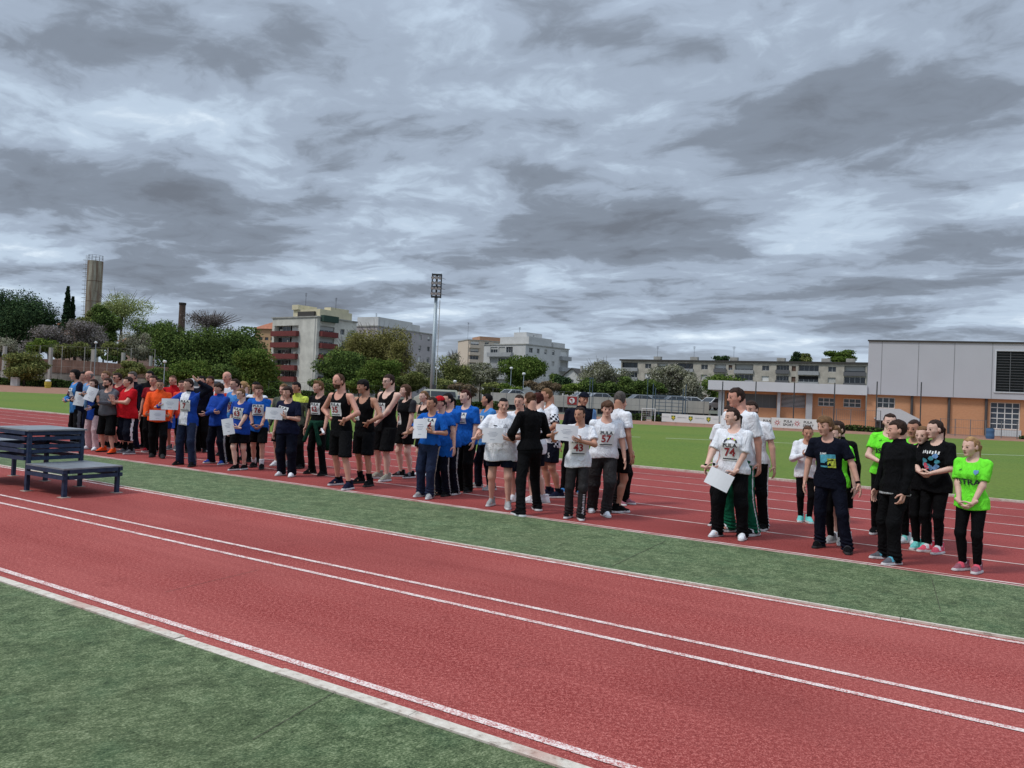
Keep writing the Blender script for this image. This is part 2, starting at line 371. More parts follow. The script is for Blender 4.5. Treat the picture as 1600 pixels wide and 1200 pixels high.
# ================================================================== BUILDINGS
def horizon(px): return 600 + (px - 800) * math.tan(ROLL) + FPX * math.tan(PITCH)
class Face:
    """a wall plane: local x along it, y into the building, z up"""
    def __init__(s, px0, d0, px1, d1):
        s.a = AT(px0, horizon(px0), d0); s.a.z = 0; s.b = AT(px1, horizon(px1), d1); s.b.z = 0
        s.d = (s.b - s.a).normalized(); s.L = (s.b - s.a).length; s.rz = math.atan2(s.d.y, s.d.x)
    def x(s, px):
        r = ray(px, horizon(px)); r = Vector((r.x, r.y)); # solve a + d*t = r*k
        det = s.d.x * -r.y + r.x * s.d.y
        return (-s.a.x * -r.y - r.x * s.a.y) / det if abs(det) > 1e-9 else 0
    def z(s, px, py):
        p = s.a + s.d * s.x(px); return AT(px, py, p.y).z
def facade(mb, x0, x1, z0, z1, holes, y=0.0, depth=0.25, mi=0, P=None):
    """a wall skin with real openings: holes = [(x0,x1,z0,z1)], each with its reveals"""
    P = P or (lambda x, yy, z: (x, yy, z))
    xs = sorted({x0, x1, *[h[0] for h in holes], *[h[1] for h in holes]}); zs = sorted({z0, z1, *[h[2] for h in holes], *[h[3] for h in holes]})
    for i in range(len(xs) - 1):
        for j in range(len(zs) - 1):
            cx, cz = (xs[i] + xs[i + 1]) / 2, (zs[j] + zs[j + 1]) / 2
            if any(h[0] < cx < h[1] and h[2] < cz < h[3] for h in holes): continue
            mb.quad(P(xs[i], y, zs[j]), P(xs[i + 1], y, zs[j]), P(xs[i + 1], y, zs[j + 1]), P(xs[i], y, zs[j + 1]), mi)
    for a, b, c, d in holes:
        y2 = y + depth
        for p, q in (((a, c), (a, d)), ((a, d), (b, d)), ((b, d), (b, c)), ((b, c), (a, c))):
            mb.quad(P(p[0], y, p[1]), P(q[0], y, q[1]), P(q[0], y2, q[1]), P(p[0], y2, p[1]), mi)
GLASS = mat('window_glass', (0.035, 0.042, 0.05), 0.12, spec=0.6)
DARK = mat('dark_interior', (0.03, 0.03, 0.032), 0.9)
WHITEF = mat('white_frame', (0.72, 0.72, 0.70), 0.6)
SHUT = mat('roller_shutter', (0.42, 0.42, 0.40), 0.7, noise=.15)
SHUTW = mat('white_shutter', (0.66, 0.66, 0.64), 0.7)
SHUTB = mat('brown_shutter', (0.12, 0.07, 0.05), 0.7)
def window(parent, x0, x1, z0, z1, y=0.22, P=None, nx=2, nz=1, fw=0.06, frame=WHITEF, glass=GLASS, shutter=0.0, shut=None, name='window'):
    P = P or (lambda x, yy, z: (x, yy, z)); mb = MB()
    mb.quad(P(x0, y, z0), P(x1, y, z0), P(x1, y, z1), P(x0, y, z1), 0)
    def bar(a, b, c, d): 
        v = [P(a, y - .03, c), P(b, y - .03, c), P(b, y - .03, d), P(a, y - .03, d), P(a, y, c), P(b, y, c), P(b, y, d), P(a, y, d)]
        mb.add(v, [(0, 1, 2, 3), (0, 4, 5, 1), (1, 5, 6, 2), (2, 6, 7, 3), (3, 7, 4, 0)], 1)
    for i in range(nx + 1):
        c = x0 + (x1 - x0) * i / nx; c = min(max(c, x0 + fw / 2), x1 - fw / 2); bar(c - fw / 2, c + fw / 2, z0, z1)
    for j in range(nz + 1):
        c = z0 + (z1 - z0) * j / nz; c = min(max(c, z0 + fw / 2), z1 - fw / 2); bar(x0 + fw, x1 - fw, c - fw / 2 + .001, c + fw / 2 - .001)
    if shutter > 0:
        zz_ = z1 - (z1 - z0) * shutter
        mb.add([P(x0, y - .06, zz_), P(x1, y - .06, zz_), P(x1, y - .06, z1), P(x0, y - .06, z1)], [(0, 1, 2, 3)], 2)
    return mb.build(name, [glass, frame, shut or SHUT], parent)
random.seed(11)
def antenna(parent, x, y, z, h):
    mb = MB(); mb.tube([(x, y, z), (x, y, z + h)], .04, 5)
    for k in range(4): mb.tube([(x - .5 + .05 * k, y, z + h - .15 - .22 * k), (x + .5 - .05 * k, y, z + h - .15 - .22 * k)], .025, 4)
    return mb.build('aerial', DARK, parent)

# ---- the white block with red balconies -------------------------------------------------
CREAM = mat('stained_plaster', (0.56, 0.535, 0.475), 0.9, noise=.22, nscale=.35); GREYP = mat('grey_plaster', (0.36, 0.355, 0.335), 0.9, noise=.20, nscale=.4)
REDB = mat('dark_red_parapet', (0.165, 0.040, 0.036), 0.85, noise=.15, nscale=2); YEL = mat('pale_yellow_plaster', (0.58, 0.52, 0.36), 0.9, noise=.12, nscale=.5)
CONC = mat('weathered_concrete', (0.33, 0.32, 0.29), 0.95, noise=.25, nscale=.8); ROOFD = mat('dark_roof_edge', (0.06, 0.055, 0.05), 0.9)
def apartment_red():
    F = Face(421, 194.5, 490.6, 185); e = empty('apartment_block', F.a, F.rz)
    tag(e, 'pale apartment block with dark red balconies and a penthouse on its roof', 'apartment block')
    L, D, H = F.L, 13.0, 18.6
    zb = [2.9, 5.72, 8.54, 11.36, 14.18]
    hl = [(0.9, L * .60, z + .12, z + 2.55) for z in zb]
    w = MB(); facade(w, 0, L, 0, H, hl, 0, 1.3)
    S = lambda x, y, z: (L - y, x, z)          # the right-hand side wall
    hs = [(1.0, 5.6, z + .12, z + 2.45) for z in zb] + [(7.6, 9.0, z + .9, z + 2.3) for z in zb] + [(10.6, 11.8, z + .9, z + 2.3) for z in zb]
    facade(w, 0, D, 0, H, hs, 0, .35, 0, S)
    w.quad((0, 0, 0), (0, D, 0), (0, D, H), (0, 0, H)); w.quad((0, D, 0), (L, D, 0), (L, D, H), (0, D, H)); 
    w.quad((0, 0, H), (L, 0, H), (L, D, H), (0, D, H))
    w.box(L * .955, L * .975, -.03, -.001, 0, H, 1)     # rain pipe
    w.build('wall', [CREAM, GREYP], e)
    MB().box(-.25, L + .25, -.25, D + .25, H + .002, H + .3).build('roof', CONC, e)
    p = MB(); p.box(L * .36, L * .95, 1.5, D - 1, H + .3, H + 2.2); p.box(L * .36, L * .50, 1.0, 7, H + 2.2, H + 3.4); p.box(L * .80, L * .94, 5, D - 2, H + 2.202, H + 3.0); p.build('penthouse', YEL, e)
    MB().box(L * .50, L * .86, .9, 1.45, H + .35, H + 1.6).build('terrace_awning', ROOFD, e)
    MB().box(L + .02, L + 1.2, 1.0, 5.8, H - .9, H + .6).build('roof_terrace', mat('dark_green_screen', (.03, .06, .045), .8), e)
    for i, z in enumerate(zb):
        b = MB(); b.box(.7, L * .62, -1.0, -.001, z - .15, z); b.box(.7, L * .62, -1.0, -.9, z, z + 1.12); b.box(.7, .8, -.9, -.002, z, z + 1.12); b.box(L * .62 - .1, L * .62, -.9, -.002, z, z + 1.12)
        for v in range(3):                                      # things kept on the balcony
            x = random.uniform(1.2, L * .56); b.box(x, x + random.uniform(.3, .9), -.7, -.3, z + .001, z + random.uniform(1.0, 1.7), 2)
        b.build('balcony', [REDB, CONC, mat('balcony_clutter', (.25, .24, .22), .9, noise=.5, nscale=1.5)], e)
        window(e, 1.0, L * .33, z + .13, z + 2.5, 1.28, nx=3, glass=GLASS, shutter=random.choice([0, .3, .15]))
        window(e, L * .37, L * .59, z + .13, z + 2.5, 1.28, nx=2, glass=GLASS, shutter=random.choice([0, .5, .9]), shut=SHUTW)
        b = MB(); b.box(L + .001, L + 1.1, .8, 6.0, z - .15, z); b.box(L + 1.0, L + 1.1, .8, 6.0, z, z + 1.1); b.box(L + .002, L + 1.0, .8, .9, z, z + 1.1); b.box(L + .002, L + 1.0, 5.9, 6.0, z, z + 1.1); b.build('balcony', REDB, e)
        window(e, 1.1, 5.5, z + .13, z + 2.4, .33, P=S, nx=3, shutter=random.choice([0, .4]))
        for a, b_ in ((7.6, 9.0), (10.6, 11.8)): window(e, a, b_, z + .9, z + 2.3, .3, P=S, shutter=random.choice([0, 0, .5, 1]), shut=random.choice([SHUT, SHUTW]))
    antenna(e, L * .52, 3, H + 3.4, 3.2); antenna(e, L * .98, 6, H + 2.5, 3.0)
apartment_red()

def generic_block(label, F, H, D, wall, floors, win, sidewin, pent=None, balc=None, sidebalc=None, wm=None, name='apartment_block', roofm=None, shut=None, aer=()):
    e = empty(name, F.a, F.rz); tag(e, label, 'apartment block')
    L = F.L; fh = H / floors; S = lambda x, y, z: (L - y, x, z)
    hf = []; hsd = []
    for k in range(floors):
        z = k * fh + .25
        for x0, x1, lo, hi in win: hf.append((x0 * L, x1 * L, z + lo, z + hi))
        for x0, x1, lo, hi in sidewin: hsd.append((x0 * D, x1 * D, z + lo, z + hi))
    w = MB(); facade(w, 0, L, 0, H, hf, 0, .3); facade(w, 0, D, 0, H, hsd, 0, .3, 0, S)
    w.quad((0, 0, 0), (0, D, 0), (0, D, H), (0, 0, H)); w.quad((0, D, 0), (L, D, 0), (L, D, H), (0, D, H)); w.quad((0, 0, H), (L, 0, H), (L, D, H), (0, D, H))
    w.build('wall', wall, e)
    MB().box(-.2, L + .2, -.2, D + .2, H + .002, H + .3).build('roof', roofm or CONC, e)
    for h in hf: window(e, *h, .28, nx=2 if h[1] - h[0] < 2.2 else 3, shutter=random.choice([0, 0, .3, .6, 1]), shut=random.choice([SHUT, SHUTW, shut or SHUT]))
    for h in hsd: window(e, *h, .28, P=S, nx=2, shutter=random.choice([0, 0, .3, .6, 1]), shut=random.choice([SHUT, SHUTW, shut or SHUT]))
    for x0, x1, m in (balc or ()):
        for k in range(1, floors):
            z = k * fh; b = MB(); a, c = x0 * L, x1 * L
            b.box(a, c, -1.1, -.001, z - .15, z); b.box(a, c, -1.1, -1.0, z, z + 1.05); b.box(a, a + .1, -1.0, -.002, z, z + 1.05); b.box(c - .1, c, -1.0, -.002, z, z + 1.05)
            b.build('balcony', m, e)
    for y0, y1, m in (sidebalc or ()):
        for k in range(1, floors):
            z = k * fh; b = MB(); a, c = y0 * D, y1 * D
            b.box(L + .001, L + 1.2, a, c, z - .15, z); b.box(L + 1.1, L + 1.2, a, c, z, z + 1.05); b.box(L + .002, L + 1.1, a, a + .1, z, z + 1.05); b.box(L + .002, L + 1.1, c - .1, c, z, z + 1.05)
            b.build('balcony', m, e)
    for (x0, x1, y0, y1, h, m) in (pent or ()): MB().box(x0 * L, x1 * L, y0 * D, y1 * D, H + .3, H + .3 + h).build('penthouse', m, e)
    for x, h in aer: antenna(e, x * L, D * .3, H + .3, h)
    return e
PINK = mat('pinkish_grey_plaster', (0.40, 0.365, 0.365), 0.9, noise=.10, nscale=.3); LGREY = mat('light_grey_plaster', (0.53, 0.525, 0.51), 0.9, noise=.12, nscale=.3)
BALG = mat('grey_parapet', (0.33, 0.335, 0.34), 0.9, noise=.1, nscale=1); ORW = mat('white_orange_plaster', (0.60, 0.50, 0.40), 0.9, noise=.1); ORB = mat('orange_brown_band', (0.42, 0.24, 0.15), 0.9, noise=.1)
BEIGE = mat('beige_concrete', (0.42, 0.385, 0.325), 0.95, noise=.22, nscale=.6)
W1 = (.9, 2.3)
generic_block('pinkish grey apartment block partly behind the floodlight mast and a willow', Face(585, 200, 676, 222), 18.2, 9, PINK, 6,
              [(.08, .12, *W1), (.36, .41, *W1), (.52, .57, *W1), (.70, .75, *W1), (.86, .91, *W1)], [(.15, .45, .2, 2.5), (.6, .8, *W1)],
              pent=[(.05, .62, .1, .9, 2.4, LGREY), (.64, .80, .2, .8, 2.0, LGREY)], sidebalc=[(.05, .95, BALG)], aer=[(.1, 3.5), (.3, 2.5)])
Fc = Face(753, 229, 818, 218)
generic_block('light grey apartment block with balconies behind the round dark tree', Fc, 16.4, 20, LGREY, 5,
              [(.16, .34, .2, 2.5), (.36, .52, .2, 2.5), (.54, .70, .2, 2.5)], [(.08, .16, *W1), (.25, .31, *W1), (.42, .48, *W1), (.60, .66, *W1), (.80, .97, .2, 2.5)],
              pent=[(.30, .98, .08, .6, 2.2, LGREY), (.55, .85, .15, .5, 3.6, LGREY), (.95, .999, .62, .9, 1.4, LGREY)], balc=[(.14, .72, BALG)], sidebalc=[(.78, 1.0, BALG)], aer=[(.52, 5.5), (.62, 4), (.85, 3)])
generic_block('tall cream and orange apartment tower far behind the light grey block', Face(728, 300, 792, 306), 22.8, 14, ORW, 8,
              [(.06, .26, .6, 2.3), (.40, .50, *W1), (.62, .74, *W1), (.85, .95, *W1)], [], pent=[(.30, .9, .1, .8, 1.6, ORB)], balc=[(.03, .28, ORW)], aer=[(.06, 7)])
# long concrete block
Fd = Face(968, 236, 1352, 200)
def long_block():
    e = empty('apartment_block', Fd.a, Fd.rz); tag(e, 'long four storey concrete apartment block behind the sports hall wing', 'apartment block')
    L, D, H = Fd.L, 12, 14.0; w = MB(); holes = []; n = 12; bw = L / n; fl = [2.3, 5.2, 8.1, 11.0]; items = []
    pat = [0, 1, 2, 0, 1, 2, 3, 1, 2, 3, 1, 3]
    for i in range(n):
        x = i * bw
        for z in fl:
            if pat[i] in (0, 3):  holes.append((x + .3, x + bw - .3, z - .1, z + 2.5)); items.append(('log', i, holes[-1]))
            elif pat[i] == 1: holes.append((x + bw * .36, x + bw * .70, z + .8, z + 2.2)); items.append(('win', i, holes[-1]))
            else: holes.append((x + .2, x + bw * .62, z + .1, z + 2.4)); items.append(('log', i, holes[-1])); holes.append((x + bw * .74, x + bw * .93, z + .8, z + 2.2)); items.append(('win', i, holes[-1]))
    facade(w, 0, L, 0, H, holes, 0, .9)
    w.quad((0, 0, 0), (0, D, 0), (0, D, H), (0, 0, H)); w.quad((L, 0, 0), (L, D, 0), (L, D, H), (L, 0, H)); w.quad((0, D, 0), (L, D, 0), (L, D, H), (0, D, H))
    w.build('wall', BEIGE, e)
    MB().box(-.4, L + .4, -.5, D + .4, H + .002, H + .45).build('roof', ROOFD, e)
    DP = mat('dark_grey_parapet', (.12, .12, .125), .9, noise=.15); 
    for k, i, h in items:
        if k == 'win': window(e, *h, .35, nx=2, shutter=random.choice([0, 0, .5, 1, 1]), shut=random.choice([SHUTW, SHUT, SHUTB]))
        else:
            window(e, *h, .85, nx=4, fw=.09, frame=random.choice([WHITEF, SHUT, DARK]), shutter=random.choice([0, 0, .35, .5]), shut=random.choice([SHUTW, SHUT, DARK]))
            b = MB(); b.box(h[0] - .1, h[1] + .1, -.5, -.001, h[2] - .05, h[2] + 1.0)
            b.build('balcony', [DP, BALG][i % 3 == 0], e)
    for x in (.135, .30, .47, .66, .83, .92):
        MB().box(x * L, x * L + 2.2, 3, 4.4, H + .45, H + 1.6).build('chimney', CONC, e)
        if x < .6: antenna(e, x * L + 1, 3.5, H + 1.6, 3.2)
long_block()
def house(px0, d0, px1, d1, H, rh, D, wall, roofm, label):
    F = Face(px0, d0, px1, d1); e = empty('house', F.a, F.rz); tag(e, label, 'house'); L = F.L
    hs = [(L * .42, L * .58, H - 2.2, H - .6)]; w = MB(); facade(w, 0, L, 0, H, hs, 0, .2)
    w.quad((0, 0, 0), (0, D, 0), (0, D, H), (0, 0, H)); w.quad((L, 0, 0), (L, D, 0), (L, D, H), (L, 0, H)); w.quad((0, D, 0), (L, D, 0), (L, D, H), (0, D, H))
    w.add([(0, 0, H), (L, 0, H), (L / 2, 0, H + rh), (0, D, H), (L, D, H), (L / 2, D, H + rh)], [(0, 1, 2), (3, 5, 4)]); w.build('wall', wall, e)
    r = MB(); o = .5
    for sx, ex in ((-o, L / 2), (L + o, L / 2)):
        za = H - rh * o / (L / 2); v = [(sx, -o, za), (ex, -o, H + rh), (ex, D + o, H + rh), (sx, D + o, za)]
        r.add(v + [(x, y, z + .22) for x, y, z in v], [(0, 1, 2, 3), (7, 6, 5, 4), (0, 4, 5, 1), (1, 5, 6, 2), (2, 6, 7, 3), (3, 7, 4, 0)])
    rr = r.build('roof', roofm, e); MB().box(L * .66, L * .74, D * .3, D * .3 + .8, H + rh * .3, H + rh + .9).build('chimney', CONC, rr)
    window(e, *hs[0], .18); return e
TILE = mat('orange_roof_tiles', (0.36, 0.14, 0.08), 0.9, noise=.2, nscale=1.5)
house(877, 200, 908, 197, 7.2, 2.2, 9, LGREY, ROOFD, 'small white house with a dark gable roof among the trees')
def hip(F, H, rh, D, wall, label):
    e = empty('house', F.a, F.rz); tag(e, label, 'house'); L = F.L; hs = [(L * f, L * f + 1.1, z, z + .8) for f in (.2, .45, .7) for z in (H - 3, H - 6)]
    w = MB(); facade(w, 0, L, 0, H, hs, 0, .25); w.quad((0, 0, 0), (0, D, 0), (0, D, H), (0, 0, H)); w.quad((L, 0, 0), (L, D, 0), (L, D, H), (L, 0, H)); w.quad((0, D, 0), (L, D, 0), (L, D, H), (0, D, H)); w.build('wall', wall, e)
    o = .6; v = [(-o, -o, H), (L + o, -o, H), (L + o, D + o, H), (-o, D + o, H), (L * .3, D / 2, H + rh), (L * .7, D / 2, H + rh)]
    MB().add(v, [(0, 1, 5, 4), (1, 2, 5), (2, 3, 4, 5), (3, 0, 4), (3, 2, 1, 0)]).build('roof', TILE, e)
    for h in hs: window(e, *h, .2, nx=1, frame=DARK)
hip(Face(394, 205, 430, 203), 16.6, 2.6, 12, mat('ochre_plaster', (.47, .30, .17), .9, noise=.12), 'ochre house with an orange tiled roof beside the red balcony block')
hip(Face(84, 190, 112, 190), 14.2, 2.0, 9, mat('rose_plaster', (.45, .28, .22), .9, noise=.12), 'house with a low orange roof showing behind the cypress')
hip(Face(182, 185, 212, 185), 10.6, 1.8, 9, mat('rose_plaster', (.45, .28, .22), .9), 'orange roofed house half buried in trees under the plane tree')

# ---- sports hall and its low wing (one straight front) -----------------------------------
ORANGE = mat('orange_brick', (0.50, 0.225, 0.105), 0.9, noise=.14, nscale=1.4); PANEL = mat('grey_metal_cladding', (0.50, 0.50, 0.53), 0.55, noise=.03, nscale=.4)
FASC = mat('pale_grey_fascia', (0.58, 0.595, 0.62), 0.6, noise=.05, nscale=.6); PIPE = mat('dark_downpipe', (.07, .065, .065), .6); LOUV = mat('dark_louvre', (.018, .02, .022), .5); SLAT = mat('grey_slat', (.16, .165, .17), .5)
STEELG = mat('grey_pillar', (.42, .44, .46), .7, noise=.08)
BRK = None
def brick_mat():
    m = bpy.data.materials.new('orange_brickwork'); m.use_nodes = True; t = NT(m.node_tree); b = t.n['Principled BSDF']; b.inputs['Roughness'].default_value = .9
    o = t.add('ShaderNodeTexCoord').outputs['Object']; mp = t.scale(o, (1, 1, 1), (0, 0, 0), (R(90), 0, 0))
    br = t.add('ShaderNodeTexBrick'); t.link(mp, br.inputs[0]); br.inputs['Scale'].default_value = 3.2
    br.inputs['Color1'].default_value = (.66, .315, .155, 1); br.inputs['Color2'].default_value = (.60, .270, .125, 1); br.inputs['Mortar'].default_value = (.50, .32, .21, 1)
    t.link(t.mix(t.math('MULTIPLY', t.noise(o, .8, 4, .6), .5), br.outputs[0], (.52, .27, .15)), b.inputs['Base Color']); return m
BRICK = brick_mat()
Fh = Face(1106, 74.8, 1352, 70.0)
def sports_hall():
    e = empty('sports_hall', Fh.a, Fh.rz); tag(e, 'large grey clad sports hall with orange brick ground floor and dark louvre', 'sports hall')
    X = Fh.x; x0 = X(1354); x1 = X(1354) + 26; H = 8.0; zb = 3.2
    wx = [X(1370), X(1398), 2.0, 2.98]; gx = [X(1547), X(1594), Fh.z(1570, 671), Fh.z(1570, 629)]; lv = [X(1552), X(1552) + 6.5, Fh.z(1560, 612), Fh.z(1560, 549)]
    w = MB(); facade(w, x0, x1, 0, zb, [tuple(wx), tuple(gx)], 0, .2); w.quad((x0, 0, 0), (x0 + 12, 18, 0), (x0 + 12, 18, zb), (x0, 0, zb)); w.quad((x1, 0, 0), (x1, 18, 0), (x1, 18, zb), (x1, 0, zb)); w.build('wall', BRICK, e)
    u = MB(); facade(u, x0 - .05, x1, zb, H, [tuple(lv)], -.35, .15); u.quad((x0 - .05, -.35, zb), (x0 + 12, 18, zb), (x0 + 12, 18, H), (x0 - .05, -.35, H)); u.quad((x0 - .05, -.35, zb), (x1, -.35, zb), (x1, 1, zb), (x0 - .05, 1, zb)); u.quad((x1, -.35, zb), (x1, 18, zb), (x1, 18, H), (x1, -.35, H))
    for p in (1374, 1431, 1487, 1546): xx = X(p); u.box(xx - .015, xx + .015, -.362, -.351, zb, H, 1)
    u.build('cladding', [PANEL, SLAT], e)
    MB().prism([(x0 - .15, -.45), (x1 + .1, -.45), (x1 + .1, 18), (x0 + 12, 18)], H + .002, H + .14).build('roof', ROOFD, e)
    l = MB(); l.quad((lv[0], -.19, lv[2]), (lv[1], -.19, lv[2]), (lv[1], -.19, lv[3]), (lv[0], -.19, lv[3]))
    n = 15
    for i in range(n + 1): z = lv[2] + (lv[3] - lv[2]) * i / n; l.box(lv[0], lv[1], -.30, -.20, z - .012, z + .012, 1)
    for i in range(7): x = lv[0] + 1.07 * i; l.box(x - .02, x + .02, -.33, -.31, lv[2], lv[3], 1)
    for a, b, c, d in ((lv[0] - .12, lv[0], lv[2] - .1, lv[3] + .1), (lv[0], lv[1], lv[3], lv[3] + .1), (lv[0], lv[1], lv[2] - .1, lv[2])): l.box(a, b, -.42, -.352, c, d, 2)
    l.build('louvre_panel', [LOUV, SLAT, FASC], e)
    window(e, *wx, .18, nx=3, nz=2); window(e, *gx, .18, nx=4, nz=5, fw=.07, glass=mat('blue_grey_glass', (.06, .075, .10), .2))
    MB().box(gx[0] - .1, gx[1] + .1, -.06, -.001, .02, gx[2] - .02).build('shutter_door', mat('pale_door', (.55, .58, .58), .7, noise=.08), e)
    for p in (1424, 1482, 1540): MB().tube([(X(p), -.12, 0), (X(p), -.12, zb)], .11, 8).build('downpipe', PIPE, e)
    xa, xb, xc = X(1366), X(1402), X(1434); st = MB()
    st.prism([(xa, 0), (xb, 0)], 0, 1) if False else None
    za, zc = Fh.z(1380, 638), Fh.z(1432, 655)
    v = [(xa, -1.7, .9), (xb, -1.7, .9), (xc, -1.7, .05), (xc, -1.7, zc), (xb, -1.7, za), (xa, -1.7, za)]
    st.add(v + [(x, y + .15, z) for x, y, z in v], [(0, 1, 2, 3, 4, 5), (11, 10, 9, 8, 7, 6)] + [(i, i + 6, (i + 1) % 6 + 6, (i + 1) % 6) for i in range(6)])
    st.box(xa, xb, -1.54, -.02, za - 1.0, za - .85); st.build('outside_stair', mat('white_render', (.56, .57, .58), .8, noise=.06), e)
    MB().box(xa + .2, xa + 1.2, -.05, -.002, .02, 1.05).build('door', PIPE, e)
    # low wing
    e2 = empty('sports_hall_wing', Fh.a, Fh.rz); tag(e2, 'low orange brick wing with a pale grey fascia beside the large hall', 'building')
    xe = x0 - .06; zt, zf = 4.0, 3.1; xl = X(1131)
    hs = [(X(1131) + .2, X(1213), 1.55, 2.85), (X(1220), X(1258), 1.7, 2.9), (X(1278), X(1305), 1.95, 2.75), (X(1318), X(1346), 1.95, 2.75)]
    w = MB(); facade(w, xl - .3, xe, 0, zf, hs, .6, .2); w.quad((xl - .3, .6, 0), (xl - .3, 14, 0), (xl - .3, 14, zf), (xl - .3, .6, zf)); w.build('wall', BRICK, e2)
    MB().box(0, xe, -.5, 14, zf, zt).build('roof', FASC, e2)
    for a, b in ((1122, 1131), (1214, 1219), (1259, 1269)): MB().box(X(a), X(b), .05, .58, 0, zf - .002).build('pillar', STEELG, e2)
    window(e2, *hs[0], .78, nx=7, fw=.05, glass=mat('dusty_glass', (.11, .12, .125), .4), frame=SLAT)
    l = MB(); l.quad(*[(x, .79, z) for x, z in ((hs[1][0], hs[1][2]), (hs[1][1], hs[1][2]), (hs[1][1], hs[1][3]), (hs[1][0], hs[1][3]))])
    for i in range(10): z = hs[1][2] + .12 * i + .03; l.box(hs[1][0], hs[1][1], .66, .74, z, z + .05, 1)
    l.build('louvre_panel', [DARK, FASC], e2)
    for h in hs[2:]: window(e2, *h, .78, nx=3, nz=2)
sports_hall()

# ---- concrete silo with ladder, brick chimney --------------------------------------------
def stained():
    m = bpy.data.materials.new('rust_stained_concrete'); m.use_nodes = True; t = NT(m.node_tree); b = t.n['Principled BSDF']; b.inputs['Roughness'].default_value = .95
    o = t.add('ShaderNodeTexCoord').outputs['Object']; k = t.noise(t.scale(o, (1.1, 1.1, .07)), 1.3, 4, .65); n2 = t.noise(o, .5, 4, .6)
    z = t.add('ShaderNodeSeparateXYZ'); t.link(o, z.inputs[0]); h = t.math('DIVIDE', z.outputs[2], 19.0)
    col = t.ramp(n2, [(.3, (.30, .275, .21)), (.7, (.42, .385, .30))])
    f = t.math('MULTIPLY', t.ramp(k, [(.42, 0.0), (.62, 1.0)]), t.ramp(h, [(.35, .08), (1.0, 1.0)]))
    t.link(t.mix(t.math('MULTIPLY', f, .85), col, (.13, .060, .030)), b.inputs['Base Color']); return m
def silo():
    b = AT(141.5, 560, 165); e = empty('silo', (b.x, b.y, 0)); tag(e, 'tall rust stained concrete silo tower with a caged ladder up its side', 'silo')
    ztop = AT(146, 408, 165).z; r = 1.5
    MB().lathe([(r, 0), (r, ztop)], 28).build('shell', stained(), e, smooth=False)
    for k in range(1, 4):
        z = ztop - k * 5.0 * .87; MB().lathe([(r + .02, z - .05), (r + .05, z), (r + .02, z + .05)], 28).build('band', mat('rusty_band', (.14, .09, .06), .9), e)
    g = MB()
    for k in range(12):
        a = 2 * math.pi * k / 12; g.tube([(1.42 * math.cos(a), 1.42 * math.sin(a), ztop), (1.42 * math.cos(a), 1.42 * math.sin(a), ztop + 1.2)], .03, 4)
    for z in (.6, 1.2): g.tube([(1.42 * math.cos(a), 1.42 * math.sin(a), ztop + z) for a in [2 * math.pi * k / 24 for k in range(25)]], .03, 4)
    g.build('railing', SLAT, e)
    l = MB(); 
    for dx in (-.28, .28): l.tube([(-r - .25, dx - .3, 0), (-r - .25, dx - .3, ztop + 1.2)], .035, 4)
    for k in range(int(ztop / .45)): l.tube([(-r - .25, -.58, .45 * k + .3), (-r - .25, -.02, .45 * k + .3)], .025, 4)
    for k in range(int(ztop / .9)):
        z = .9 * k + 2.5
        if z < ztop + 1: l.tube([(-r - .25 - .75 * math.sin(a), -.3 - .36 * math.cos(a), z) for a in [math.pi * j / 6 for j in range(7)]], .03, 4)
    l.build('ladder', mat('weathered_steel', (.34, .33, .31), .7), e)
silo()
b = AT(283, 520, 150); zt = AT(283.5, 473, 150).z
e = tag(empty('brick_chimney', (b.x, b.y, 0)), 'old round brick chimney rising above the dark trees', 'chimney')
MB().lathe([(.75, 0), (.58, zt - .5)], 18).build('shaft', mat('sooty_brick', (.10, .065, .05), .95, noise=.35, nscale=2), e)
MB().lathe([(.6, zt - .5), (.68, zt - .3), (.68, zt)], 18).build('rim', mat('sooty_rim', (.05, .04, .035), .95), e)

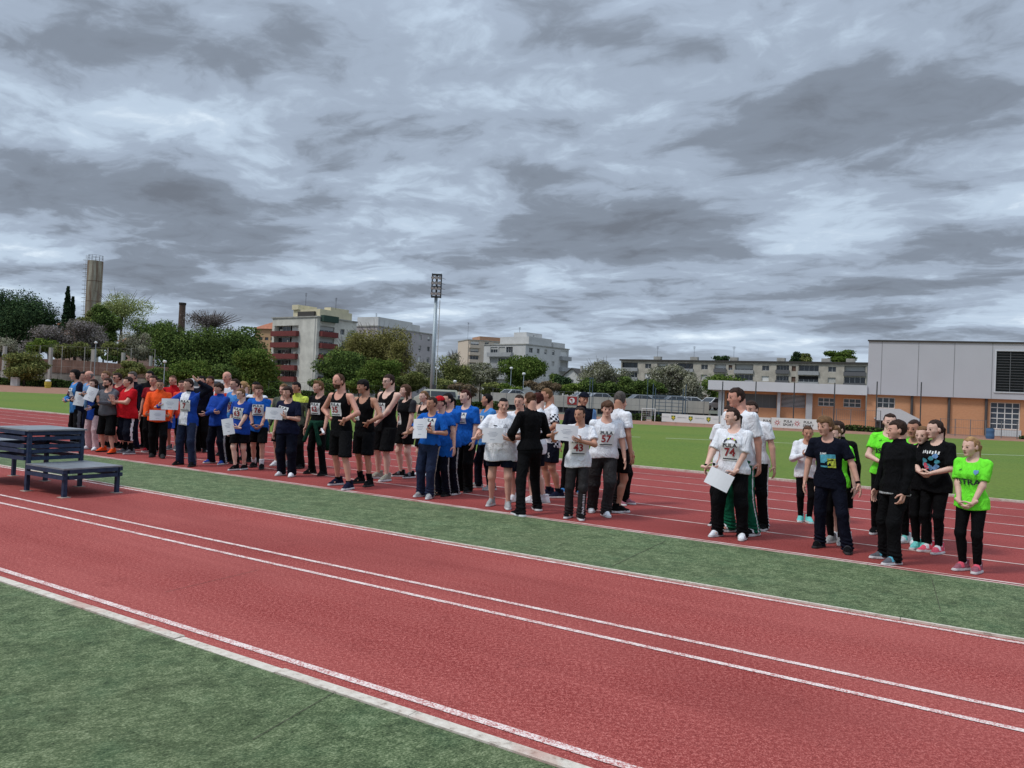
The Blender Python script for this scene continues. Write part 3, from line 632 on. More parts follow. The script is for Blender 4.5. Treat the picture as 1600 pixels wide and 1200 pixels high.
# ---- floodlight mast ---------------------------------------------------------------------
GALV = mat('galvanised_steel', (.36, .42, .45), .5, metal=.3, noise=.08); DSTEEL = mat('dark_steel', (.055, .06, .065), .6)
def mast():
    D = 95; b = AT(674.5, 615, D); e = empty('floodlight_mast', (b.x, b.y, 0)); tag(e, 'tall galvanised floodlight mast with two banks of lamps', 'floodlight mast')
    zt = AT(683, 464, D).z; top = AT(683, 428, D).z
    MB().tube([(0, 0, 0), (0, 0, zt)], [.29, .20], 16).build('pole', GALV, e, smooth=True)
    f = MB()
    for x in (-.56, .56):
        for y in (-.35, .35): f.tube([(x, y, zt - .1), (x, y, top)], .05, 5)
    for z in (zt, (zt + top) / 2 - .2, top - .1):
        f.box(-.61, .61, -.42, .42, z - .06, z + .06)
    f.tube([(0, 0, zt), (0, 0, top)], .12, 6); f.build('head_frame', DSTEEL, e)
    GL = mat('lamp_glass', (.5, .52, .54), .15, spec=.6); n = 0
    for r_ in range(4):
        z = zt + .36 + r_ * (top - zt - .5) / 3.6
        for c_ in range(3):
            x = (c_ - 1) * .42; m = MB()
            m.lathe([(.10, -.18), (.21, .02), (.22, .12)], 10, mi=0); m.lathe([(.19, .125), (.05, .13)], 10, mi=1)
            tl = R(118); m.xf(lambda v: Vector((v.x, v.y * math.cos(tl) - v.z * math.sin(tl), v.y * math.sin(tl) + v.z * math.cos(tl))) + Vector((x, -.62, z)))
            m.build('floodlight', [DSTEEL, GL], e)
        m = MB(); m.lathe([(.10, -.18), (.21, .02), (.22, .12)], 10); m.lathe([(.19, .125), (.05, .13)], 10, mi=1); tl = R(105)
        m.xf(lambda v: Vector((v.y * math.sin(tl) + v.z * math.sin(tl), v.x, v.y * math.cos(tl) - v.z * .3)) + Vector((.78, 0, z))); m.build('floodlight', [DSTEEL, GL], e)
    l = MB(); x = .50
    for dy in (-.2, .2): l.tube([(x, dy, .5), (x, dy, zt - .4)], .03, 4)
    for k in range(int(zt / .4) - 2): l.tube([(x, -.2, .6 + .4 * k), (x, .2, .6 + .4 * k)], .02, 4)
    for k in range(8): l.tube([(.3, 0, 1 + k * zt / 8.5), (x, 0, 1 + k * zt / 8.5)], .025, 4)
    l.build('ladder', mat('pale_steel', (.5, .5, .47), .6), e)
    MB().box(.1, .55, -.55, -.3, 1.1, 2.6).build('control_box', DSTEEL, e)
mast()

# ---- retaining wall on the left, with pillars --------------------------------------------
def rwall():
    P = [AT(-260, 590, 128), AT(-20, 590, 122), AT(120, 590, 118), AT(262, 590, 112)]
    zt = [AT(-260, 552, 128).z, AT(-20, 557, 122).z, AT(120, 563, 118).z, AT(262, 574, 112).z]
    e = empty('retaining_wall', (0, 0, 0)); tag(e, 'old concrete retaining wall with a brown brick top course and pillars', 'wall')
    STONE = mat('mossy_concrete', (.235, .22, .195), .95, noise=.40, nscale=.35); BRB = mat('brown_brick_band', (.165, .098, .075), .95, noise=.35, nscale=.6)
    lo, up = MB(), MB()
    for i in range(3):
        a, b = P[i], P[i + 1]; ha, hb = zt[i], zt[i + 1]; n = Vector((0, .6, 0)); s = .52
        for mb, k0, k1, off in ((lo, 0, s, 0), (up, s, 1, -.12)):
            o = Vector((0, off, 0)); v = []
            for p, h in ((a, ha), (b, hb)):
                for q in (o, n):
                    for k in (k0, k1): v.append((p.x + q.x, p.y + q.y, h * k))
            mb.add(v, [(0, 4, 5, 1), (2, 3, 7, 6), (1, 5, 7, 3), (0, 2, 6, 4), (0, 1, 3, 2), (4, 6, 7, 5)])
    lo.build('wall', STONE, e); up.build('parapet', BRB, e)
    for px, py0, py1, w_ in ((8, 541, 575, 3.2), (80, 543, 566, 3.4), (147, 546, 560, 5.0), (193, 551, 564, 3.4), (236, 556, 576, 2.4)):
        t_ = AT(px, py0, 117.2); bz = AT(px, py1 + 26, 117.2); h = w_ * 117 / FPX / 2
        MB().box(t_.x - h, t_.x + h, 116.9, 117.5, 0, t_.z).build('pillar', mat('pale_pillar', (.42, .40, .36), .95, noise=.15), e)
    T = MB()                                                   # the higher ground behind it
    for i in range(3):
        T.quad((P[i].x, P[i].y + .5, zt[i] - .3), (P[i + 1].x, P[i + 1].y + .5, zt[i + 1] - .3), (P[i + 1].x * 1.6, 200, zt[i + 1]), (P[i].x * 1.6, 200, zt[i]))
    tag(T.build('terrace_ground', M_APRON), kind='structure')
rwall()
# ---- long low parking wall on the right, dark band under it ------------------------------
def pwall():
    F = Face(700, 92, 1108, 84); e = empty('parking_wall', F.a, F.rz); tag(e, 'long pale concrete parapet wall of the raised car park', 'wall')
    L = F.L; x1 = F.x(768)
    MB().box(x1, L, -.35, 0, .62, 1.95).build('parapet', mat('pale_parapet', (.40, .38, .345), .95, noise=.14, nscale=.5), e)
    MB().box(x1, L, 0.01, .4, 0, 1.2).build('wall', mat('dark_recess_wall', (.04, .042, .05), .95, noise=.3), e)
    p = MB(); [p.box(x1 + k * 3.1, x1 + k * 3.1 + .25, -.28, 0.005, 0, .62) for k in range(int((L - x1) / 3.1) + 1)]; p.build('post_row', CONC, e)
    T = MB(); T.quad(*[(F.a + F.d * x + Vector((-F.d.y, F.d.x, 0)) * y + Vector((0, 0, 1.0))) for x, y in ((x1, .3), (L + 10, .3), (L + 20, 60), (x1, 60))]); tag(T.build('car_park', mat('asphalt', (.07, .07, .07), .95, noise=.15)), kind='structure')
    t_ = F.x(895); s = MB(); s.box(t_ - .55, t_ + .55, -.42, -.36, .95, 1.85, 0); s.lathe([(.32, 0), (.32, .03)], 20, mi=1)
    k = len(s.v) - 40; s.xf(lambda v: Vector((v.x + t_, -.43 - v.z, v.y + 1.4)), k)
    s.box(t_ - .05, t_ + .05, -.475, -.462, 1.2, 1.6, 0); s.box(t_ - .2, t_ - .05, -.475, -.462, 1.42, 1.6, 0); s.build('notice_board', [mat('sign_red', (.32, .03, .03), .6), WHITEF], None, loc=(0, 0, 0))
    o = COL.objects['notice_board']; o.location = F.a; o.rotation_euler = (0, 0, F.rz); tag(o, 'square red sign with a white disc on the pale parapet wall', 'sign')
pwall()
# ================================================================== TREES, SHRUBS, HEDGES
def leaf_mat(name, dark, mid, light, trans=0.25):
    m = bpy.data.materials.new(name); m.use_nodes = True; t = NT(m.node_tree); t.n.remove(t.n['Principled BSDF'])
    g = t.add('ShaderNodeNewGeometry'); pos = t.noise(g.outputs['Position'], 0.55, 2, .5); rnd = g.outputs['Random Per Island']
    k = t.math('ADD', t.math('MULTIPLY', rnd, .62), t.math('MULTIPLY', pos, .38))
    col = t.ramp(k, [(.22, dark), (.5, mid), (.80, light)])
    d = t.add('ShaderNodeBsdfDiffuse'); tr = t.add('ShaderNodeBsdfTranslucent'); mx = t.add('ShaderNodeMixShader', i_0=trans)
    t.link(col, d.inputs[0]); t.link(col, tr.inputs[0]); t.link(d.outputs[0], mx.inputs[1]); t.link(tr.outputs[0], mx.inputs[2])
    t.link(mx.outputs[0], t.n['Material Output'].inputs[0]); return m
LEAF = {
 'pine': leaf_mat('pine_needles', (0.016, 0.031, 0.016), (0.040, 0.071, 0.032), (0.087, 0.132, 0.054), .12),
 'cypress': leaf_mat('cypress_needles', (0.012, 0.022, 0.012), (0.024, 0.043, 0.022), (0.047, 0.079, 0.035), .1),
 'dark': leaf_mat('dark_leaves', (0.035, 0.059, 0.018), (0.092, 0.138, 0.040), (0.208, 0.280, 0.073), .2),
 'mid': leaf_mat('green_leaves', (0.041, 0.074, 0.017), (0.100, 0.155, 0.032), (0.193, 0.250, 0.062), .25),
 'bright': leaf_mat('bright_leaves', (0.066, 0.118, 0.022), (0.145, 0.207, 0.042), (0.263, 0.320, 0.077), .3),
 'olive': leaf_mat('olive_leaves', (0.064, 0.082, 0.028), (0.162, 0.185, 0.059), (0.325, 0.325, 0.116), .25),
 'plane': leaf_mat('young_plane_leaves', (0.135, 0.172, 0.057), (0.298, 0.343, 0.121), (0.506, 0.524, 0.227), .35),
 'willow': leaf_mat('brownish_leaves', (0.095, 0.095, 0.031), (0.223, 0.207, 0.068), (0.392, 0.349, 0.137), .3),
 'wisteria': leaf_mat('grey_purple_blossom', (0.098, 0.092, 0.063), (0.224, 0.196, 0.172), (0.414, 0.362, 0.362), .25),
 'blossom': leaf_mat('white_blossom', (0.095, 0.105, 0.050), (0.225, 0.225, 0.140), (0.47, 0.455, 0.36), .25),
 'pale': leaf_mat('pale_blossom', (0.140, 0.148, 0.088), (0.312, 0.304, 0.214), (0.591, 0.567, 0.427), .25),
 'rust': leaf_mat('pinkish_brown_leaves', (0.099, 0.074, 0.041), (0.222, 0.161, 0.097), (0.361, 0.271, 0.177), .25),
 'hedge': leaf_mat('hedge_leaves', (0.016, 0.030, 0.011), (0.040, 0.067, 0.022), (0.089, 0.138, 0.038), .15),
}
BARK = mat('tree_bark', (.085, .068, .052), .95, noise=.35, nscale=3); TWIG = mat('bare_twigs', (.105, .080, .075), .95, noise=.3)
rng = np.random.default_rng(7)
def leaf_cloud(centers, radii, n, ls, squash=.8, up=.35, shell=.55):
    """n small leaf faces spread through blobs"""
    radii = np.asarray(radii); p = radii.mean(1) ** 2; idx = rng.choice(len(centers), n, p=p / p.sum())
    d = rng.normal(size=(n, 3)); d /= np.linalg.norm(d, axis=1)[:, None]
    r = shell + (1 - shell) * rng.random(n) ** .6; r *= np.where(rng.random(n) < .20, 1.05 + .32 * rng.random(n), 1.0)
    c = np.asarray(centers)[idx] + d * radii[idx] * r[:, None]
    nrm = d * .9 + rng.normal(size=(n, 3)) * .75; nrm[:, 2] += up; nrm /= np.linalg.norm(nrm, axis=1)[:, None]
    a = np.cross(nrm, rng.normal(size=(n, 3))); a /= np.linalg.norm(a, axis=1)[:, None] + 1e-9; b = np.cross(nrm, a)
    s = (ls * (.6 + .8 * rng.random(n)))[:, None]; a = a * s; b = b * s * .62
    v = np.stack([c - a, c - b * .9 + a * .1, c + a, c + b], 1).reshape(-1, 3)
    return v, np.arange(4 * n).reshape(-1, 4)
def twig_cloud(mb, base, tips, r0):
    for t_ in tips:
        b = Vector(base); t_ = Vector(t_); m_ = b.lerp(t_, .5) + Vector(rng.normal(size=3) * .04 * (t_ - b).length)
        mb.tube([b, m_, t_], [r0, r0 * .6, r0 * .25], 4, cap=False)
def tree(name, label, px, top, bot, wpx, d, kind, n=3200, ls=None, blobs=21, ground=0.0, group=None, cat='tree', depth=.8, shape='round', trunk=True, twigs=0, cover=None, foot=None):
    """px: middle column; top/bot: rows of the crown's top and lower edge; wpx: its width, all in the photo"""
    c = AT(px, (top + bot) / 2, d); zt = AT(px, top, d).z; zb = max(ground + .05, AT(px, bot, d).z); w = wpx * d / FPX / 2
    e = empty(name, (c.x, d, ground)); tag(e, label, cat, group)
    h = (zt - zb) / 2; mz = (zt + zb) / 2 - ground; ls = ls or max(.10, d * .00165); C_, R_ = [], []
    if shape == 'cone':
        for k in range(blobs):
            f = (k + .5) / blobs; rr = w * (1 - f) ** .75 * (.75 if f > .1 else .6); z = zb - ground + f * (zt - zb)
            C_.append((rng.normal() * rr * .18, rng.normal() * rr * .18, z)); R_.append((rr + .12, rr + .12, h * 2.2 / blobs))
    else:
        for k in range(blobs):
            v = rng.normal(size=3); v /= (np.abs(v) ** 3).sum() ** (1 / 3); q = rng.random() ** .4 * .74; q = .15 if k == 0 else q
            if shape == 'umbrella': v[2] = abs(v[2]) * .9
            s = (.22 + .26 * rng.random()) * (1.15 if shape != 'loose' else .95)
            C_.append((v[0] * q * w, v[1] * q * w * depth, mz + v[2] * q * h)); m_ = min(w, h * 1.3)
            R_.append((s * m_ * 1.1 + .1 * w, s * m_ * 1.1, s * min(h, w * 1.2) * .95))
    n = int(n * (5.2 if shape != 'loose' else 4.6)); v, f = leaf_cloud(C_, R_, n, ls * (.78 if shape != 'loose' else .68), shell=.30 if shape == 'loose' else .45)
    v[:, 2] = np.maximum(v[:, 2], .03); lo, hi = v[:, 2].min(), v[:, 2].max(); v[:, 2] = np.where(v[:, 2] > zt - ground + .05, zt - ground - rng.random(len(v)) * .4, v[:, 2])
    mesh_np('crown', v, f, LEAF[kind], e)
    if trunk:
        t = MB(); tr = max(.10, w * .06); hub = Vector((0, 0, max(.5, (zb - ground) + (zt - zb) * .30)))
        t.tube([(0, 0, -.05), (rng.normal() * .1, 0, hub.z * .5), hub], [tr, tr * .8, tr * .6], 7)
        for k in range(min(7, blobs)):
            q = Vector(C_[-1 - k]); t.tube([hub * .85, hub.lerp(q, .55) + Vector((0, 0, .1 * h)), q], [tr * .5, tr * .33, tr * .12], 5)
        t.build('trunk', BARK, e, smooth=True)
    if twigs:
        t = MB(); tips = []
        for k in range(twigs):
            a = rng.uniform(0, 6.28); q = rng.random() ** .5; tips.append((math.cos(a) * q * w, math.sin(a) * q * w * depth, mz + h * (.55 + .6 * rng.random()) * (1 - .25 * q * q)))
        twig_cloud(t, (0, 0, mz - h * .3), tips, .05 * d / 100); t.build('twigs', TWIG, e)
    return e
def shrub(label, px, top, bot, wpx, d, kind, n=1100, **kw):
    return tree(kw.pop('name', 'shrub'), label, px, top, bot, wpx, d, kind, n=n, blobs=kw.pop('blobs', 9), cat=kw.pop('cat', 'shrub'), ground=kw.pop('ground', 0.0), **kw)
T4 = 4.2
tree('pine_tree', 'tallest dark umbrella pine at the far left edge of the view', 2, 443, 560, 120, 145, 'pine', 6500, blobs=24, ground=T4, cat='pine tree', group='pines on the terrace')
tree('pine_tree', 'broad dark pine spreading between the edge pine and the cypress', 52, 462, 560, 84, 138, 'pine', 5000, blobs=22, ground=T4, cat='pine tree', group='pines on the terrace')
tree('cypress_tree', 'slim pointed dark cypress left of the concrete silo', 105, 447, 512, 16, 160, 'cypress', 1900, blobs=14, ground=T4, shape='cone', cat='cypress')
tree('cypress_tree', 'short narrow cypress spire leaning on the taller cypress', 113, 463, 512, 11, 161, 'cypress', 900, blobs=10, ground=T4, shape='cone', cat='cypress')
tree('plane_tree', 'pale yellow green plane tree with thin spring leaves right of the silo', 191, 453, 515, 86, 158, 'plane', 2300, blobs=22, ground=T4, shape='loose', ls=.20, twigs=26)
tree('ivy_tree', 'dark ivy covered tree standing in front of the silo foot', 164, 470, 552, 44, 132, 'dark', 3000, blobs=14, ground=T4)
shrub('yellow green bush in front of the silo base', 140, 484, 520, 44, 136, 'olive', 1500, ground=T4, cat='bush', name='bush')
tree('wisteria_tree', 'grey purple blossoming tree above the retaining wall beside the ivy tree', 132, 499, 562, 76, 126, 'wisteria', 3200, ground=T4, shape='loose', ls=.19, twigs=30)
tree('wisteria_tree', 'greyish blossoming tree under the dark pines', 78, 508, 560, 66, 125, 'wisteria', 2000, ground=T4, shape='loose', ls=.19, twigs=24)
shrub('light green bush above the retaining wall under the pines', 62, 524, 562, 44, 122.5, 'bright', 1300, ground=T4, cat='bush', name='bush', shape='loose')
shrub('olive brambles on the wall top under the grey purple tree', 118, 532, 566, 80, 121, 'olive', 1500, ground=T4, cat='bush', name='bush', shape='loose', twigs=14)
shrub('dull green scrub above the wall at the left edge', 12, 520, 556, 60, 124, 'pale', 1400, ground=T4, cat='bush', name='bush', shape='loose', twigs=14)
tree('grey_tree', 'silvery grey feathery tree between the ivy tree and the dark grove', 216, 514, 566, 52, 122, 'pale', 1700, ground=T4, shape='loose', ls=.18, twigs=24)
shrub('yellowish bush at the wall below the ivy tree', 178, 532, 568, 46, 120.5, 'olive', 1100, ground=T4, cat='bush', name='bush', shape='loose')
tree('dark_tree', 'dark tree rising behind the plane tree and silver grey tree', 237, 497, 560, 62, 148, 'dark', 2800, ground=T4)
tree('olive_tree', 'round olive green tree with two trunks before the retaining wall', 39, 549, 594, 62, 106, 'olive', 2600)
shrub('low olive bush leaning on the retaining wall behind the crowd', 204, 564, 594, 52, 108, 'olive', 1500, cat='bush', name='bush')
tree('evergreen_tree', 'yellowish evergreen at the left end of the dark grove', 270, 497, 600, 74, 122, 'dark', 3600)
tree('evergreen_tree', 'largest dark evergreen in the middle of the grove by the chimney', 330, 502, 602, 104, 124, 'dark', 6000, blobs=24)
tree('bare_tree', 'purple brown bare twigged tree top above the largest evergreen', 330, 486, 528, 96, 129, 'wisteria', 700, shape='loose', ls=.16, twigs=130)
tree('evergreen_tree', 'dark evergreen at the right end of the grove beside the ochre house', 384, 510, 602, 66, 125, 'dark', 3600)
tree('laurel_bush', 'round mid green bush in front of the largest evergreen', 296, 559, 604, 68, 101, 'mid', 2400, cat='bush')
tree('maple_tree', 'fresh green tree just left of the red balcony block', 394, 544, 608, 64, 106, 'mid', 3000)
tree('willow_tree', 'tall brownish green willow between the two apartment blocks', 592, 500, 606, 104, 150, 'willow', 4600, shape='loose', blobs=26, twigs=50)
tree('willow_tree', 'smaller yellowish willow right of the tall willow', 625, 530, 610, 48, 140, 'willow', 2000, shape='loose', twigs=20)
tree('willow_tree', 'thin yellowish willow overlapping the right side of the red balcony block', 545, 511, 600, 52, 152, 'olive', 1900, shape='loose', twigs=20)
tree('holm_oak', 'dark spreading oak in front of the red balcony block', 540, 549, 606, 84, 128, 'dark', 3400)
tree('round_tree', 'bright green round tree behind the runners in black', 592, 557, 614, 62, 108, 'mid', 3000)
shrub('small green bush left of the bright round tree', 562, 590, 616, 42, 102, 'mid', 900, cat='bush', name='bush')
tree('locust_tree', 'flowering tree right beside the floodlight mast', 668, 562, 612, 44, 118, 'blossom', 1900, shape='loose', twigs=16)
tree('locust_tree', 'olive green tree with white blossom right of the mast', 712, 556, 612, 58, 124, 'olive', 2400, shape='loose', twigs=20)
tree('bare_tree', 'bare pale twigged tree top above the olive green tree', 708, 546, 580, 26, 132, 'pale', 160, shape='loose', twigs=44)
tree('locust_tree', 'white flecked tree before the cream and orange tower', 752, 566, 606, 54, 130, 'blossom', 1900, shape='loose', twigs=14)
tree('round_tree', 'dense round dark green tree in front of the light grey block', 817, 554, 606, 60, 126, 'mid', 3600, blobs=20)
shrub('brown green bush behind the car park left end', 728, 596, 620, 56, 100, 'rust', 1300, cat='bush', name='bush')
shrub('yellow green bush under the white flecked tree', 768, 594, 620, 48, 102, 'olive', 1300, cat='bush', name='bush')
shrub('fresh green bush under the round dark tree', 800, 597, 620, 36, 99, 'bright', 900, cat='bush', name='bush')
shrub('pinkish brown feathery bush above the parking wall', 846, 591, 620, 58, 100, 'rust', 1700, cat='bush', name='bush', shape='loose', twigs=16)
shrub('bright green bush below the small white house', 890, 598, 622, 38, 100, 'bright', 1200, cat='bush', name='bush')
tree('conifer', 'dark conifer beside the small white house', 878, 586, 612, 26, 140, 'pine', 1000, cat='conifer')
shrub('dark green bush left of the small white house', 866, 584, 610, 24, 150, 'dark', 800, cat='bush', name='bush')
tree('locust_tree', 'large olive tree with pale blossom right of the small white house', 942, 558, 620, 72, 122, 'blossom', 3200, shape='loose', blobs=20, twigs=24)
for i, (px, tp, w_, lb) in enumerate([(920, 590, 32, 'leftmost dark green screen tree behind the car park'), (948, 594, 34, 'second dark screen tree under the large blossoming tree'), (978, 588, 36, 'dark screen tree at the corner of the long concrete block'), (1006, 592, 34, 'dark screen tree left of the white blossoming tree')]):
    tree('screen_tree', lb, px, tp, 626, w_, 103, 'dark', 1500, group='dark screen trees behind the car park')
tree('locust_tree', 'widest white blossoming tree before the long concrete block', 1052, 564, 628, 74, 108, 'blossom', 3300, shape='loose', blobs=20, twigs=28)
tree('locust_tree', 'low whitish tree right of the widest blossoming tree', 1085, 586, 640, 42, 96, 'pale', 1700, shape='loose', twigs=26)
tree('acacia_tree', 'mid green tree rising at the left end of the hall wing', 1128, 583, 636, 66, 92, 'mid', 2800)
tree('pine_tree', 'dark pine tip peeping over the long concrete block', 1128, 555, 572, 24, 255, 'pine', 500, cat='pine tree')
tree('pine_tree', 'dark pointed pine behind the right half of the concrete block', 1243, 549, 572, 14, 255, 'pine', 500, cat='pine tree')
tree('grove_tree', 'small olive tree top beside the pointed pine behind the block', 1258, 552, 572, 24, 260, 'olive', 600)
tree('grove_tree', 'light green tree behind the concrete block next to the hall', 1315, 546, 572, 62, 250, 'mid', 2000, shape='loose')
# distant wood that closes the view between the buildings
C_, R_ = [], []
for k in range(150):
    px = rng.uniform(-300, 1700); d = rng.uniform(330, 420); p = AT(px, horizon(px), d); h = rng.uniform(5, 9); C_.append((p.x, d, h * .45)); R_.append((9, 6, h * .6))
v, f = leaf_cloud(C_, R_, 9000, 1.0); v[:, 2] = np.maximum(v[:, 2], 0)
tag(mesh_np('far_wood', v, f, LEAF['dark']), kind='stuff')
# clipped hedges: each a dense block of leaves
def hedge(label, px0, px1, top, d0, d1, thick=.9, kind='hedge'):
    a, b = AT(px0, horizon(px0), d0), AT(px1, horizon(px1), d1); a.z = b.z = 0; L = (b - a).length; zt = AT((px0 + px1) / 2, top, (d0 + d1) / 2).z
    e = empty('hedge', a, math.atan2(b.y - a.y, b.x - a.x)); n = int(min(5200, 260 * L * zt / 1.0 * 60 / d0)); 
    q = rng.random((n, 3)); face = rng.integers(0, 3, n); q[:, 1] = np.where(face == 0, rng.random(n) * .12, q[:, 1]); q[:, 2] = np.where(face == 1, 1 - rng.random(n) * .10, q[:, 2])
    c = q * [L, thick, zt]; c[:, 2] += .10 * np.sin(c[:, 0] * 1.3) * q[:, 2]
    nr = rng.normal(size=(n, 3)) + np.where((face == 1)[:, None], [0, 0, 1.5], [0, -1.2, .3]); nr /= np.linalg.norm(nr, axis=1)[:, None]
    u = np.cross(nr, rng.normal(size=(n, 3))); u /= np.linalg.norm(u, axis=1)[:, None]; w = np.cross(nr, u); s = (.0016 * d0 * (.6 + .8 * rng.random(n)))[:, None]
    vv = np.stack([c - u * s, c - w * s * .7, c + u * s, c + w * s * .7], 1).reshape(-1, 3); vv[:, 2] = np.maximum(vv[:, 2], .01)
    mesh_np('foliage', vv, np.arange(4 * n).reshape(-1, 4), LEAF[kind], e)
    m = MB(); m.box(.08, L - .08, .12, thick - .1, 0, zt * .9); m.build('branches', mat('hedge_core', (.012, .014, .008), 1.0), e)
    return tag(e, label, 'hedge')
for i, (px, tp, w_, d, kd, lb) in enumerate([(246, 572, 50, 112, 'dark', 'dark undergrowth bush at the foot of the grove beside the street lamp'), (352, 568, 64, 110, 'dark', 'dark undergrowth bush in the middle of the grove foot'), (425, 584, 40, 112, 'mid', 'green bush at the left foot of the red balcony block'),
    (505, 584, 44, 116, 'dark', 'dark bush at the right foot of the red balcony block'), (645, 580, 46, 112, 'olive', 'olive bush left of the floodlight mast'), (615, 586, 44, 114, 'dark', 'dark bush below the willows'), (690, 584, 56, 112, 'olive', 'olive bush behind the parked cream van'),
    (1030, 598, 46, 98, 'dark', 'dark bush under the widest blossoming tree'), (180, 552, 50, 119.5, 'dark', 'ivy bush hanging over the wall top below the ivy tree'), (100, 545, 46, 121, 'olive', 'olive bush on the wall top between two pillars')]):
    shrub(lb, px, tp, 616 if px > 200 else 574, w_, d, kd, 1200, cat='bush', name='bush', ground=0 if px > 200 else T4, group='bushes at the foot of the groves')
hedge('long clipped hedge below the olive tree at the left', -120, 116, 590, 111, 108)
hedge('clipped hedge in front of the red balcony block', 408, 545, 612, 96, 93)
hedge('low dark hedge behind the women in blue', 690, 792, 627, 86, 84)
hedge('short square hedge left of the white football goal', 985, 1009, 648, 66, 65.5)
hedge('short square hedge right of the white football goal', 1019, 1040, 650, 65, 64.5)
hedge('hedge under the fence in front of the sports hall', 1317, 1376, 667, 62.5, 60.5)
hedge('small hedge beside the hall door', 1590, 1640, 683, 60, 58)
# ================================================================== THINGS BEHIND THE PITCH
# parked cars -------------------------------------------------------------------------------
PAINTS = {'white': mat('white_car_paint', (.62, .63, .64), .3, spec=.5), 'silver': mat('silver_car_paint', (.36, .38, .40), .3, metal=.4), 'grey': mat('grey_car_paint', (.16, .17, .18), .3, spec=.5),
          'cream': mat('cream_car_paint', (.50, .53, .44), .4), 'black': mat('black_car_paint', (.02, .02, .022), .25, spec=.5)}
TYRE = mat('tyre_rubber', (.02, .02, .02), .9); RIM = mat('wheel_rim', (.35, .36, .37), .4, metal=.5); LAMP = mat('headlight_glass', (.55, .56, .58), .1)
def car_body(van):
    L, Wd, = (4.9, 1.95) if van else (4.2, 1.75); H = 2.0 if van else 1.46
    if van: prof = [(-L/2, .35), (-L/2, 1.0), (-L/2 + .3, 1.15), (-L/2 + 1.15, H - .05), (-L/2 + 1.5, H), (L/2 - .15, H), (L/2, H - .2), (L/2, .35)]; bl = 1.1
    else: prof = [(-L/2, .32), (-L/2 + .03, .72), (-L/2 + 1.05, .90), (-L/2 + 1.75, H - .03), (-L/2 + 2.1, H), (L/2 - 1.1, H - .03), (L/2 - .3, .98), (L/2, .9), (L/2, .32)]; bl = .9
    def yy(z): return Wd / 2 - max(0, z - bl) * .26
    def panel(pr, sgn, off=0): return [(x, sgn * (yy(z) + off), z) for x, z in pr]
    b = MB(); n = len(prof); b.add(panel(prof, -1) + panel(prof, 1), [tuple(range(n)), tuple(range(2 * n - 1, n - 1, -1))] + [(i, n + i, n + (i + 1) % n, (i + 1) % n) for i in range(n)])
    g = MB()
    if van: wins = [[(-L/2 + .55, 1.2), (-L/2 + 1.2, H - .2), (-L/2 + 1.75, H - .2), (-L/2 + 1.75, 1.2)], [(-L/2 + 1.85, 1.2), (-L/2 + 1.85, H - .2), (L/2 - .3, H - .2), (L/2 - .2, 1.2)]]
    else: wins = [[(-L/2 + 1.2, .93), (-L/2 + 1.8, H - .1), (-L/2 + 2.3, H - .09), (-L/2 + 2.3, .93)], [(-L/2 + 2.38, .93), (-L/2 + 2.38, H - .09), (L/2 - 1.12, H - .1), (L/2 - .45, .95)]]
    for pr in wins:
        for s in (-1, 1): g.add(panel(pr, s, .004), [(0, 1, 2, 3)])
    (x0, z0), (x1, z1) = (prof[2], prof[3]); a, c = .06, .94
    q = [(x0 + (x1 - x0) * k, z0 + (z1 - z0) * k) for k in (a, c)]; g.add([(q[0][0] - .01, -yy(q[0][1]) + .1, q[0][1] + .008), (q[0][0] - .01, yy(q[0][1]) - .1, q[0][1] + .008), (q[1][0] - .01, yy(q[1][1]) - .1, q[1][1] + .008), (q[1][0] - .01, -yy(q[1][1]) + .1, q[1][1] + .008)], [(0, 1, 2, 3)])
    return b, g, L, Wd
def make_car(van):
    b, g, L, Wd = car_body(van); e = empty('parked_car'); b.build('body', PAINTS['white'], e); g.build('window', GLASS, e)
    for sx in (-.31, .31):
        for s in (-1, 1):
            w = MB(); w.lathe([(.20, -.10), (.31, -.10), (.32, 0), (.31, .10), (.20, .10)], 16); w.xf(lambda v: Vector((v.x + sx * L, v.z + s * (Wd / 2 - .1), v.y + .32)))
            wo = w.build('wheel', TYRE, e); r = MB(); r.lathe([(.19, -.105), (.05, -.11), (.05, .11), (.19, .105)], 12); r.xf(lambda v: Vector((v.x + sx * L, v.z + s * (Wd / 2 - .1), v.y + .32))); r.build('rim', RIM, wo)
    for s in (-1, 1): MB().box(-L / 2 - .02, -L / 2 + .05, s * Wd * .36 - .15, s * Wd * .36 + .15, .58, .70).build('headlight', LAMP, e)
    return e
def copy_tree(o, parent=None):
    c = o.copy(); COL.objects.link(c)
    if parent: c.parent = parent
    for ch in o.children: copy_tree(ch, c)
    return c
proto = {False: make_car(False), True: make_car(True)}; used = set()
